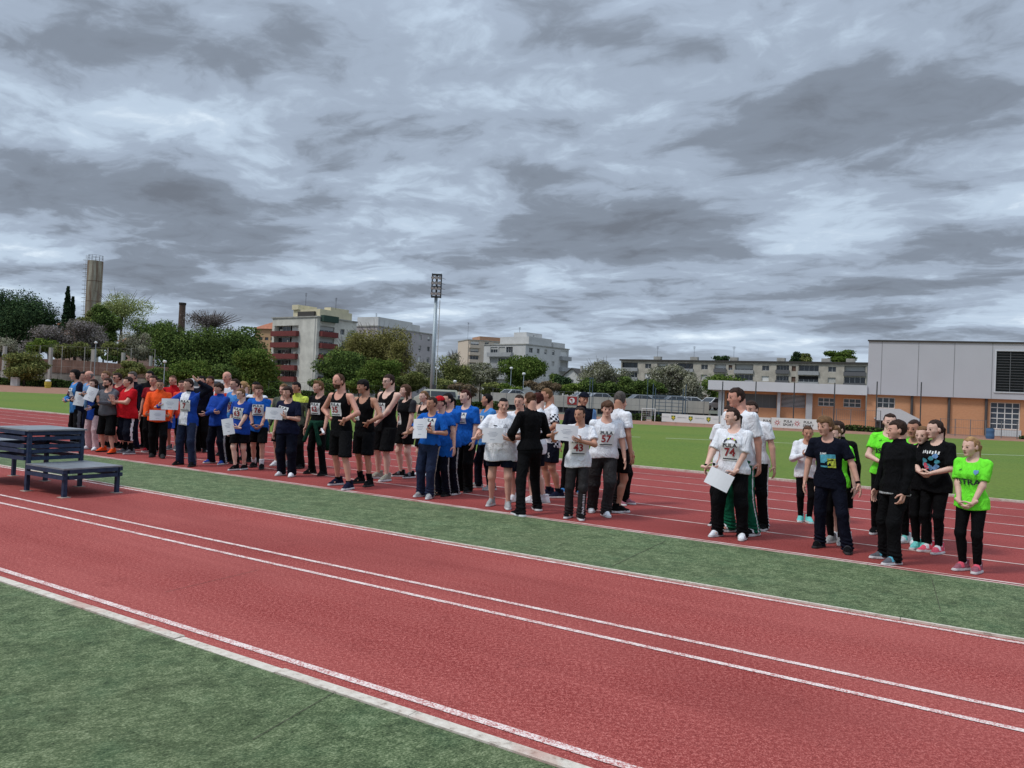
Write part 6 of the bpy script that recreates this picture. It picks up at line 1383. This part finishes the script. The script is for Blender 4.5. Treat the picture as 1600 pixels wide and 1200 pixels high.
person('dark haired man in dark glasses behind the raised navy arm', (317, 586), [(314, 706)], 25, 10, top=('jacket', 'dnavy'), bot=('trousers', 'black'), hair=('short', 'black'), glasses='sun')
person('man with one arm raised in a blue jacket over a white numbered shirt', (298, 590), [(279, 726), (299, 729)], 30, 25, top=('jacket', 'royal', dict(hem=.46, loose=.015, pat=lambda C, j: np.where((C[:, 0] > .135) | (C[:, 2] > .85), 2, np.where((C[:, 1] < -.01) & (C[:, 0] < .03) & (C[:, 0] > -.085), 1, 0)), cols=('white', 'dnavy'))), bot=('trousers', 'jeans', dict(stripe=.25, cols=('grey',))), hair=('short', 'dark'), g=1.08, armL='up', armR='fore', bib=('7', .69, dict(x=-.01)), shoes=('black', SOLEK), paper=cert('held out beside the raised arm man', (-.13, -.17, .70), -25, -6, 0, 1, -1))
person('man with a dark moustache in an orange red shirt with white stripes', (331, 586), [(313, 702), (323, 706)], 25, 15, top=('tee', 'coral', dict(hem=.42, pat=vstripes, cols=('white',), loose=.02)), bot=('trousers', 'black'), hair=('short', 'dark'), sk='tan', beard='moustache', arms='clap', g=1.12, shoes=('white', SOLE))
person('tall bald older man in a white and red shirt at the back', (357, 579), [(353, 712)], 25, 15, top=('tee', 'white', dict(pat=lambda C, j: (C[:, 2] < .74).astype(int), cols=('coral',))), bot=('trousers', 'dnavy'), hair=('bald', 'grey'), sk='ruddy', g=1.1)
person('boy in a royal blue tracksuit jacket with folded arms', (345, 597), [(328, 724), (347, 726)], 45, 15, top=('jacket', 'royal', dict(hem=.47, loose=.016)), bot=('trousers', 'dnavy', NAVYST), hair=('mop', 'dark'), g=1.12, bel=.01, armR='cross', armL=dict(h=(-.03, -.17, .62), p=(1, -.1, -.6), c=.7), shoes=('royal', SOLE))
person('woman with glasses in a light blue shirt behind the boy with folded arms', (370, 590), [(356, 722), (366, 724)], 45, 15, fem=True, top=('tee', 'sky'), bot=('trousers', 'black'), hair=('pony', 'dark'), glasses='clear', bib=('38', .66))
person('person with a blond ponytail hidden behind the woman in light blue', (383, 594), [(385, 719)], 120, 0, fem=True, top=('tee', 'lblue'), bot=('trousers', 'navy'), hair=('pony', 'blond'), sk='pale')
person('boy in a blue shirt with number 63 and short black shorts', (379, 605), [(366, 735), (380, 734)], 35, 15, hp=5, top=('tee', 'royal', dict(hem=.44, loose=.02, sleeve=.75)), bot=('shorts', 'black', dict(z=.33)), hair=('short', 'lbrown'), sk='pale', g=1.05, bib=('63', .695, dict(ang=-8, rot=-6)), shoes=('black', SOLE), paper=cert('in the hand of the boy with number 63', (-.07, -.15, .53), -20, -5, -12, 0, 1), glasses='clear')
person('man in a navy shirt with white shoulders behind number 76', (402, 595), [(391, 722), (404, 722)], 25, 10, top=('tee', 'dnavy', dict(pat=yoke(.80), cols=('white',))), bot=('trousers', 'black'), hair=('short', 'black'), sk='tan')
person('boy in a blue shirt with number 76 and clasped hands', (406, 600), [(396, 730), (408, 733)], 12, 8, top=('tee', 'blue', dict(hem=.44, loose=.02, sleeve=.75)), bot=('shorts', 'black', dict(z=.31)), hair=('fringe', 'brown'), arms='clasp', bib=('76', .70), socks=('white', .12), shoes=('black', SOLEK), extra=wristlet(-1), g=1.02)
person('person in a dark grey hooded jacket and black shorts behind the navy shirt woman', (446, 598), [(430, 728), (443, 730)], 25, 15, top=('hoodie', 'olive', dict(hem=.46)), bot=('shorts', 'black', dict(z=.30)), hair=('short', 'lbrown'), shoes=('white', SOLE))
person('man in a grey jacket with a fluorescent yellow shoulder yoke', (465, 595), [(459, 730), (469, 732)], 30, 10, top=('jacket', 'olive', dict(pat=lambda C, j: ((C[:, 2] > .765) | (C[:, 0] > .155)).astype(int), cols=('yellow',))), bot=('trousers', 'black'), hair=('short', 'black'), sk='tan')
person('smiling woman with a dark bob in a navy shirt, wide trousers and white shoes', (452, 602), [(439, 743), (455, 745)], 25, 15, fem=True, g=1.12, bel=.008, top=('tee', 'navy', dict(hem=.47, loose=.022, sleeve=.8)), bot=('trousers', 'dnavy', dict(w=1.12)), hair=('bob', 'dark'), sk='fair', bib=('19', .71, dict(x=-.035, rot=-10)), shoes=('white', SOLE), paper=cert('held at chest height by the navy shirt woman', (-.085, -.17, .695), -15, -6, 2, 1, 1))
def tied_jacket(fig):
    H = fig.H; pr = fig.prof
    def f(P):
        d = torso(P, pr, .022); d = smax(d, np.abs(P[:, 2] - .545 * H) - .03 * H, .01); k = rcone(P, (.02, .10 * H, .53 * H), (.05, .13 * H, .30 * H), .075, .09); d = smin(d, k, .03); s = smin(rcone(P, (-.03 * H, -.085 * H, .545 * H), (-.085 * H, -.115 * H, .36 * H), .030, .034), rcone(P, (.02 * H, -.085 * H, .545 * H), (.10 * H, -.10 * H, .33 * H), .03, .045), .02)
        return smin(d, s, .02) - folds(P, 77) * .016
    fig.part('tied_jacket', f, [-.24, -.24, .24 * H], [.26, .30, .60 * H], fig.vx, [cloth('dgreen')])
def roll_hand(fig):
    w = fig.wr[1]; m = MB(); m.tube([w + np.array([-.03, -.05, -.02]), w + np.array([.10, -.14, -.09])], .022, 10); held(fig, m, 'rolled_paper', [PAPER], 'rolled white paper in the hand of the blond runner numbered 62', 'paper')
person('runner with a blond quiff, number 62 and a green jacket round the waist', (501, 593), [(485, 740), (503, 743)], 38, 25, top=('tee', 'black', dict(hem=.50, sleeve=.6)), bot=('trousers', 'black', dict(w=.88)), hair=('quiff', 'lbrown'), sk='fair', armL=dict(h=(.14, -.08, .46), p=(.5, 1, 0), c=.9), bib=('62', .70, dict(ang=-5)), shoes=('black', SOLEK), extra=lambda f: (tied_jacket(f), roll_hand(f)))
person('tall balding runner number 35 in a black vest with hands on hips', (532, 582), [(526, 758), (543, 765)], 38, 12, top=('tank', 'black', dict(hem=.44)), bot=('shorts', 'black', dict(z=.275)), hair=('recede', 'brown'), sk='ruddy', beard=True, arms='hips', armL='hipfront', bib=('35', .685, dict(ang=-6)), socks=('black', .075), shoes=('navy', SOLE))
person('dark haired runner in a black vest with one hand on his hip', (571, 591), [(561, 755), (575, 760)], 35, 25, hp=6, top=('tank', 'black', dict(hem=.45)), bot=('shorts', 'black', dict(z=.29, w=1.05)), hair=('fringe', 'black'), sk='tan', arms='hips', armL='hipfront', bib=('40', .67, dict(x=-.05, ang=-20)), socks=('black', .12), shoes=('black', SOLEK))
person('tall runner number 10 with glasses in a black vest and beige shoes', (611, 583), [(588, 748), (601, 752)], 45, 10, top=('tank', 'black', dict(hem=.46)), bot=('shorts', 'black', dict(z=.28, w=1.08)), hair=('short', 'dark'), sk='pale', glasses='clear', g=1.12, armL=dict(h=(.0, -.12, .54), p=(1, .6, -.3), c=.8), armR='down', bib=('10', .67, dict(ang=-15)), shoes=('beige', SOLE))
person('woman with long wavy brown hair, grey sleeves and number 77', (637, 599), [(624, 745), (639, 747)], 55, 25, fem=True, g=1.12, top=('tee', 'black', dict(hem=.46, pat=side_x(.098), cols=('dgrey',))), bot=('shorts', 'black', dict(z=.36)), hair=('long', 'brown'), sk='pale', armL=dict(h=(.10, -.06, .46), p=(.6, 1, 0), c=.9), bib=('77', .63, dict(x=-.03, ang=-15)), shoes=('black', SOLE, 'grey'))
person('girl in a black vest behind the long haired runner', (665, 609), [(656, 743), (670, 744)], 45, 15, fem=True, top=('tank', 'black'), bot=('shorts', 'black', dict(z=.34)), hair=('pony', 'lbrown'), sk='pale', bib=('81', .66), shoes=('white', SOLE))
# --- the blue shirts
person('dark haired girl in front of the blue shirts, grey shoes and wide navy trousers', (678, 618), [(656, 776), (670, 779)], 25, 20, fem=True, top=('tee', 'blue', dict(hem=.52, loose=.018, sleeve=.85)), bot=('trousers', 'jeans', dict(w=1.1, stripe=.20, cols=('beige',))), hair=('bun', 'dark'), sk='tan', shoes=('lgrey', SOLE), bib=('84', .72), paper=cert('resting on the forearms of the front girl in blue', (-.045, -.15, .685), -15, -12, -4, 0, 0))
person('woman in a red cap and blue shirt', (690, 617), [(684, 774), (696, 775)], 35, 15, fem=True, top=('tee', 'blue', dict(hem=.40, loose=.02)), bot=('trousers', 'dnavy', dict(stripe=.2, cols=('lgrey',))), hair=('pony', 'dark'), cap='red', sk='fair', arms='loose')
person('woman with a dark ponytail in a blue shirt with a white triangle', (703, 612), [(699, 771), (710, 773)], 40, 25, fem=True, top=('tee', 'blue', dict(hem=.47, loose=.015)), bot=('trousers', 'dnavy', dict(stripe=.2, cols=('lgrey',))), hair=('pony', 'black'), sk='fair', arms='clasp', shoes=('black', SOLE), prints=lambda D, r, t, m: (m.append(WHITEF), D((np.array([(-.06, .05), (.06, .05), (0, -.06)]), [(0, 2, 1)]), (-.04, 0, .73), -15, .012)))
person('tall woman with a dark red ponytail, blue shirt and number 0', (730, 607), [(717, 767), (730, 769)], 28, 20, fem=True, top=('tee', 'blue', dict(hem=.46, loose=.02, sleeve=.8)), bot=('trousers', 'black', dict(w=1.1)), hair=('pony', 'auburn'), sk='pale', g=1.1, armL=dict(h=(.12, -.06, .43), p=(.5, 1, 0), c=.6), bib=('0', .72, dict(ang=-8, s=.85)))
def red_bag(fig):
    w = fig.wr[0]; v, q = nets(lambda P: smin(ell(P, w + np.array([0, -.06, -.11]), (.10, .075, .085)), rcone(P, w + np.array([0, -.03, -.02]), w + np.array([0, -.05, -.08]), .03, .05), .03), w - np.array([.16, .2, .26]), w + np.array([.16, .12, .08]), .012)
    o = mesh_np('red_cap', fig.post(v), q, [cloth('red')], None, None, True, fig.root); o.rotation_euler = (0, 0, fig.th); tag(o, 'red cap held low by the short haired man in blue', 'cap')
person('short haired man in a blue numbered shirt looking away to the left', (765, 613), [(744, 762), (765, 766)], 65, 35, top=('tee', 'sky', dict(hem=.46)), bot=('trousers', 'dnavy'), hair=('buzz', 'black'), sk='tan', arms=dict(h=(.08, -.17, .46), p=(.5, 1, 0), c=.9), bib=('91', .70, dict(ang=-25)), shoes=('lgrey', SOLE), extra=red_bag)
# --- white shirts and the woman in black
def triangle(D, r, t, m): m.extend([BIBK, mat('grey_print', (.3, .3, .32), .8)]); D((np.array([(-.035, -.025), (.035, -.025), (0, .035), (-.020, -.016), (.020, -.016), (0, .018)]), [(0, 1, 4, 3), (1, 2, 5, 4), (2, 0, 3, 5)]), (.045, 0, .745), 0, .011, 1, 0, 'shirt_badge'); D(r(.05, .012), (-.05, 0, .745), 0, .011, 0, 0, 'shirt_mark')
person('stocky smiling man with cropped dark hair in a long white shirt', (786, 619), [(767, 790), (793, 795)], 8, -18, top=('tee', 'white', dict(hem=.425, loose=.028, sleeve=.85)), bot=('shorts', 'dnavy', dict(z=.37)), hair=('buzz', 'black'), sk='fair', g=1.2, bel=.02, shoes=('lgrey', SOLE), paper=cert('held across the chest of the stocky man in white', (-.055, -.18, .66), -5, -6, 0, 1, 0), prints=triangle, extra=wristlet(1))
person('man in a white shirt mostly hidden behind the woman in black', (813, 614), [(801, 784), (815, 785)], 15, 5, top=('tee', 'white'), bot=('shorts', 'dnavy'), hair=('buzz', 'dark'), sk='fair', shoes=('white', SOLE))
person('woman all in black with a hair bun, walking with her back turned', (831, 610), [(811, 806), (838, 797)], 152, -12, fem=True, top=('long', 'black', dict(hem=.52, loose=.004, collar=1, fit=.010)), bot=('trousers', 'black', dict(w=.92)), hair=('bun', 'brown'), sk='fair', arms=dict(h=(.10, -.13, .60), p=(.8, .6, -.5), c=.8), shoes=('black', SOLE), group='people facing the line')
person('person with a dark bob in a white shirt with checked sleeves, seen from the side', (843, 611), [(828, 786), (846, 785)], 100, 15, top=('tee', 'white', dict(hem=.45, pat=checks, cols=('dnavy',), sleeve=.85)), bot=('shorts', 'dnavy', dict(z=.33)), hair=('short', 'auburn'), sk='pale', armL=dict(h=(.15, .01, .45), p=(.3, 1, 0), c=.6), socks=('white', .07), shoes=('white', SOLE), extra=wristlet(1))
def five(D, r, t, m): m.append(WHITEF)
def short_five(fig):
    H = fig.H; m = MB(); v, f = text_mesh('5', .11, .02); p = fig.hip[1] * .35 + fig.knee[1] * .65; m.add([(p[0] + .06 * H + a * .2, p[1] - .055 * H + a * .6, p[2] + .03 * H + b) for a, b in v], f); m.v = [tuple(x) for x in fig.post(np.array(m.v))]; m.build('shorts_number', [WHITEF], fig.ob)
person('tall fair man in a white shirt with checked sleeves and number 5 shorts', (856, 604), [(855, 775), (870, 778)], 70, 10, top=('tee', 'white', dict(hem=.45, pat=checks, cols=('dnavy',), sleeve=.85)), bot=('shorts', 'dnavy', dict(z=.32)), hair=('buzz', 'lbrown'), sk='tan', g=1.12, armL='hipfront', socks=('dnavy', .09), shoes=('navy', SOLE), extra=short_five)
person('man in a navy cap and navy jacket behind the number 43 girl', (911, 611), [(881, 770), (905, 772)], 5, -30, top=('jacket', 'dnavy', dict(pat=lambda C, j: ((C[:, 0] > .12) & (C[:, 1] < -.0)).astype(int), cols=('lblue',))), bot=('trousers', 'black'), hair=('short', 'dark'), cap='dnavy', sk='tan', g=1.2, shoes=('sky', SOLE))
def legtext(C): return ((np.abs(C[:, 0] - .075) < .010) & (C[:, 1] < -.0) & (C[:, 2] < .24) & (np.sin(C[:, 2] * 420) > -.1)).astype(int)
person('dark haired girl in a white shirt with number 43', (909, 633), [(888, 809), (907, 812)], 5, 22, fem=True, top=('tee', 'white', dict(hem=.46, loose=.016, sleeve=.7)), bot=('trousers', 'char', dict(w=.92, pat=legtext, cols=('white',))), hair=('pony', 'dark'), sk='tan', bib=('43', .64), shoes=('black', SOLE), armL=dict(h=(.03, -.17, .70), p=(1, .2, -.7), c=.6), paper=cert('raised beside the face of number 43', (-.105, -.15, .765), -5, -5, 3, 1, -1))
person('curly haired person in a white shirt with number 57', (950, 625), [(925, 800), (946, 807)], -8, 5, hp=4, top=('tee', 'white', dict(hem=.50, loose=.02, sleeve=.75)), bot=('trousers', 'char', dict(w=1.08)), hair=('curly', 'brown'), sk='fair', g=1.16, bel=.008, armL='loose', armR='back', bib=('57', .675), shoes=('white', SOLE, 'navy'))
person('man with short dark hair in a white shirt, turned away behind number 57', (970, 609), [(952, 800), (968, 801)], -130, -40, top=('tee', 'white', dict(hem=.50)), bot=('shorts', 'black', dict(z=.33)), hair=('short', 'dgrey'), sk='tan', armR='down', shoes=('black', SOLE))
person('person in white with grey sleeves half hidden behind the turned away man', (960, 614), [(972, 788)], -60, 0, top=('tee', 'white', dict(pat=side_x(.098), cols=('olive',))), bot=('trousers', 'black'), hair=('short', 'dark'), shoes=('mauve', SOLE))
# --- right hand groups
person('very tall young man in a plain white shirt and green trousers', (1155, 603), [(1137, 831), (1174, 837)], 40, 22, top=('tee', 'white', dict(hem=.47, loose=.018, sleeve=.8)), bot=('trousers', 'green', dict(stripe=.10, cols=('white',))), hair=('short', 'dark'), sk='ruddy', g=1.10, armL=dict(h=(.15, .03, .44), p=(.4, 1, 0), c=.6), shoes=('black', SOLE, 'white'))
person('person with dark hair and black trousers hidden to the right of the tall young man', (1163, 623), [(1176, 823), (1192, 828)], 20, 10, top=('tee', 'white'), bot=('trousers', 'black', dict(stripe=.2, cols=('white',))), hair=('short', 'dark'), shoes=('black', SOLE))
person('dark haired person almost hidden to the left of the tall young man', (1143, 630), [(1118, 821), (1131, 823)], 20, 10, top=('tee', 'white'), bot=('trousers', 'black'), hair=('short', 'dark'), shoes=('black', SOLE))
def ringprint(D, r, t, m):
    m.extend([cloth('yellow'), BIBK, cloth('hotpink'), cloth('green')])
    for k in range(9):
        a = math.pi * (.06 + .88 * k / 8); D(r(.022, .016, 0, 0, 1), (.074 * math.cos(a) / 1.6, 0, .735 + .050 * math.sin(a) / 1.6), 0, .012, (1, 1, 0, 2, 3, 0, 1, 1, 1)[k], a - 1.57)
person('girl in a white shirt with number 74 looking left', (1150, 635), [(1119, 838), (1159, 843)], 18, 42, fem=True, g=1.14, bel=.006, top=('tee', 'white', dict(hem=.50, loose=.016, sleeve=.85)), bot=('trousers', 'black', dict(w=1.0)), hair=('pony', 'dark'), sk='pale', arms='clasp', bib=('74', .665), prints=ringprint, shoes=('white', SOLE), paper=cert('hanging tilted from the hands of number 74', (-.045, -.165, .455), -10, -10, 22, 1, -1, blank=1), extra=wristlet(-1))
person('girl in a white hooded top, black leggings and turquoise shoes', (1262, 663), [(1251, 815), (1264, 817)], -5, -5, fem=True, kid=.75, top=('hoodie', 'white', dict(hem=.46, loose=.02)), bot=('leggings', 'black'), hair=('pony', 'brown'), sk='tan', armR='chest', armL='chest', shoes=('teal', SOLE))
def dive(D, r, t, m):
    m.extend([cloth('cyan'), cloth('yellow'), cloth('dnavy'), WHITEF]); D(r(.075, .15, -.048, 0), (.01, 0, .67), 0, .010, 0); D(r(.085, .15, .034, 0), (.01, 0, .67), 0, .011, 1); D(r(.085, .045, .034, .053), (.01, 0, .67), 0, .013, 0); D(r(.075, .03, -.048, -.04), (.01, 0, .67), 0, .0125, 2)
    D((np.array([(-.05, -.03), (.05, .02), (.03, .03), (-.02, .01), (-.05, -.01)]), [(0, 1, 2, 3, 4)]), (.02, 0, .665), 0, .016, 2); D((np.array([(-.03, -.055), (.02, -.045), (.0, -.01), (-.01, -.03)]), [(0, 1, 2, 3)]), (.02, 0, .665), 0, .0165, 2); D(txt_word('JUMP', .030, -.05, .078), (.01, 0, .67), 0, .012, 3)
def txt_word(s, size, ox, oy): v, f = text_mesh(s, size, .02); return v + [ox, oy], f
person('boy in a navy shirt with a blue and yellow picture, arms held away', (1290, 648), [(1280, 855), (1324, 864)], 10, 25, kid=.5, top=('tee', 'dnavy', dict(hem=.46, loose=.016, sleeve=.72)), bot=('trousers', 'dnavy', dict(w=.98)), hair=('mop', 'lbrown'), sk='fair', armR=dict(h=(.20, -.02, .40), p=(.6, 1, 0), c=.5), armL=dict(h=(.24, -.06, .42), p=(.6, 1, 0), c=.5), shoes=('black', SOLEK, 'dgrey'), prints=dive, extra=wristlet(1))
person('child in a black jacket and shorts behind the boy with the picture shirt', (1312, 655), [(1304, 843), (1322, 846)], 25, 20, kid=.6, top=('jacket', 'black', dict(hem=.44)), bot=('shorts', 'black'), hair=('short', 'dark'), sk='pale', armL='down', shoes=('white', SOLE))
person('child in a green shirt peeping out behind the boy with the picture shirt', (1306, 662), [(1298, 848), (1313, 851)], 15, 15, kid=.7, top=('tee', 'lime'), bot=('leggings', 'black'), hair=('short', 'lbrown'), sk='pale', shoes=('lgrey', SOLE))
def istra(sz, z, x=0.0): return lambda D, r, t, m: (m.extend([BIBK, cloth('lblue')]), D(t('ISTRA', sz, 0, 0, .025, 1.2), (x, 0, z), 0, .011, 0, 0, 'shirt_lettering'), D((np.array([(-.02, .022), (.02, .022), (.02, -.004), (0, -.028), (-.02, -.004)]), [(0, 4, 3, 2, 1)]), (x + .055, 0, z + .075), 0, .011, 1, 0, 'shirt_badge'), D(r(.035, .008), (x - .055, 0, z + .085), 0, .011, 0, .5, 'shirt_mark'))
person('older girl in a lime green ISTRA shirt, hands together, behind the boy in black', (1391, 643), [(1366, 834), (1384, 838)], 0, -5, fem=True, kid=.35, top=('tee', 'lime', dict(hem=.50)), bot=('leggings', 'black'), hair=('pony', 'dark'), sk='pale', arms='clasp_hi', prints=istra(.085, .69, -.0), shoes=('black', SOLE))
def teal_seam(C): return ((np.abs(C[:, 2] - .012) < .001)).astype(int)
person('boy in a black tracksuit with a white hem line, turned to the left', (1408, 653), [(1379, 873), (1393, 882)], 48, 22, kid=.5, top=('jacket', 'black', dict(hem=.47, loose=.014, pat=lambda C, j: ((np.abs(C[:, 2] - .482) < .008) & (np.abs(C[:, 0]) < .12)).astype(int), cols=('lgrey',))), bot=('trousers', 'black', dict(w=1.02)), hair=('short', 'dark'), sk='fair', g=1.06, armL=dict(h=(.14, -.05, .405), p=(.4, 1, 0), c=1.0), armR='down', shoes=('grey', SOLE, 'cyan'))
person('dark haired girl in a lime green shirt behind the boy in black', (1431, 653), [(1414, 848), (1428, 852)], 15, 10, fem=True, kid=.5, top=('tee', 'lime'), bot=('leggings', 'black'), hair=('pony', 'dark'), sk='tan', shoes=('white', SOLE, 'teal'))
person('girl with light brown hair in black, only her face showing between two others', (1444, 663), [(1432, 858), (1443, 860)], 12, 10, fem=True, kid=.6, top=('long', 'black'), bot=('leggings', 'black'), hair=('pony', 'lbrown'), sk='pale', shoes=('teal', SOLE))
def blots(D, r, t, m):
    m.extend([cloth('cyan'), cloth('lblue'), WHITEF, cloth('hotpink')]); rr = np.random.default_rng(5)
    for k in range(11):
        n = 9; a = np.linspace(0, 2 * np.pi, n, endpoint=False); q = .028 * (.7 + .6 * rr.random(n)); c = ((rr.random() - .5) * .095, 0, .60 + .13 * rr.random())
        D((np.stack([np.cos(a) * q, np.sin(a) * q], 1), [tuple(range(n))]), c, 0, .011 + .0006 * k, (0, 1, 0, 3, 1, 0, 1, 0, 3, 1, 0)[k])
    for k in range(7): D(r(.016, .034, 0, 0, 1), (-.058 + .0195 * k, 0, .752 + .004 * (k % 2)), 0, .013, 2, .15 * (k % 3 - 1))
person('girl in a black shirt with a blue picture, leggings and pink shoes', (1466, 653), [(1449, 862), (1464, 865)], 30, 22, fem=True, kid=.4, top=('tee', 'black', dict(hem=.46, loose=.03, sleeve=.9)), bot=('leggings', 'black'), hair=('pony', 'dark'), sk='pale', arms='clasp_hi', socks=('white', .075), shoes=('hotpink', SOLE, 'white'), prints=blots)
person('small fair girl in a lime green ISTRA shirt at the right end', (1522, 679), [(1503, 891), (1525, 895)], 22, 22, fem=True, kid=.8, top=('tee', 'lime', dict(hem=.465, loose=.016, sleeve=.78)), bot=('leggings', 'black'), hair=('pony', 'blond'), sk='pale', arms='clasp', socks=('white', .075), shoes=('mauve', SOLE, 'hotpink'), prints=istra(.078, .665))
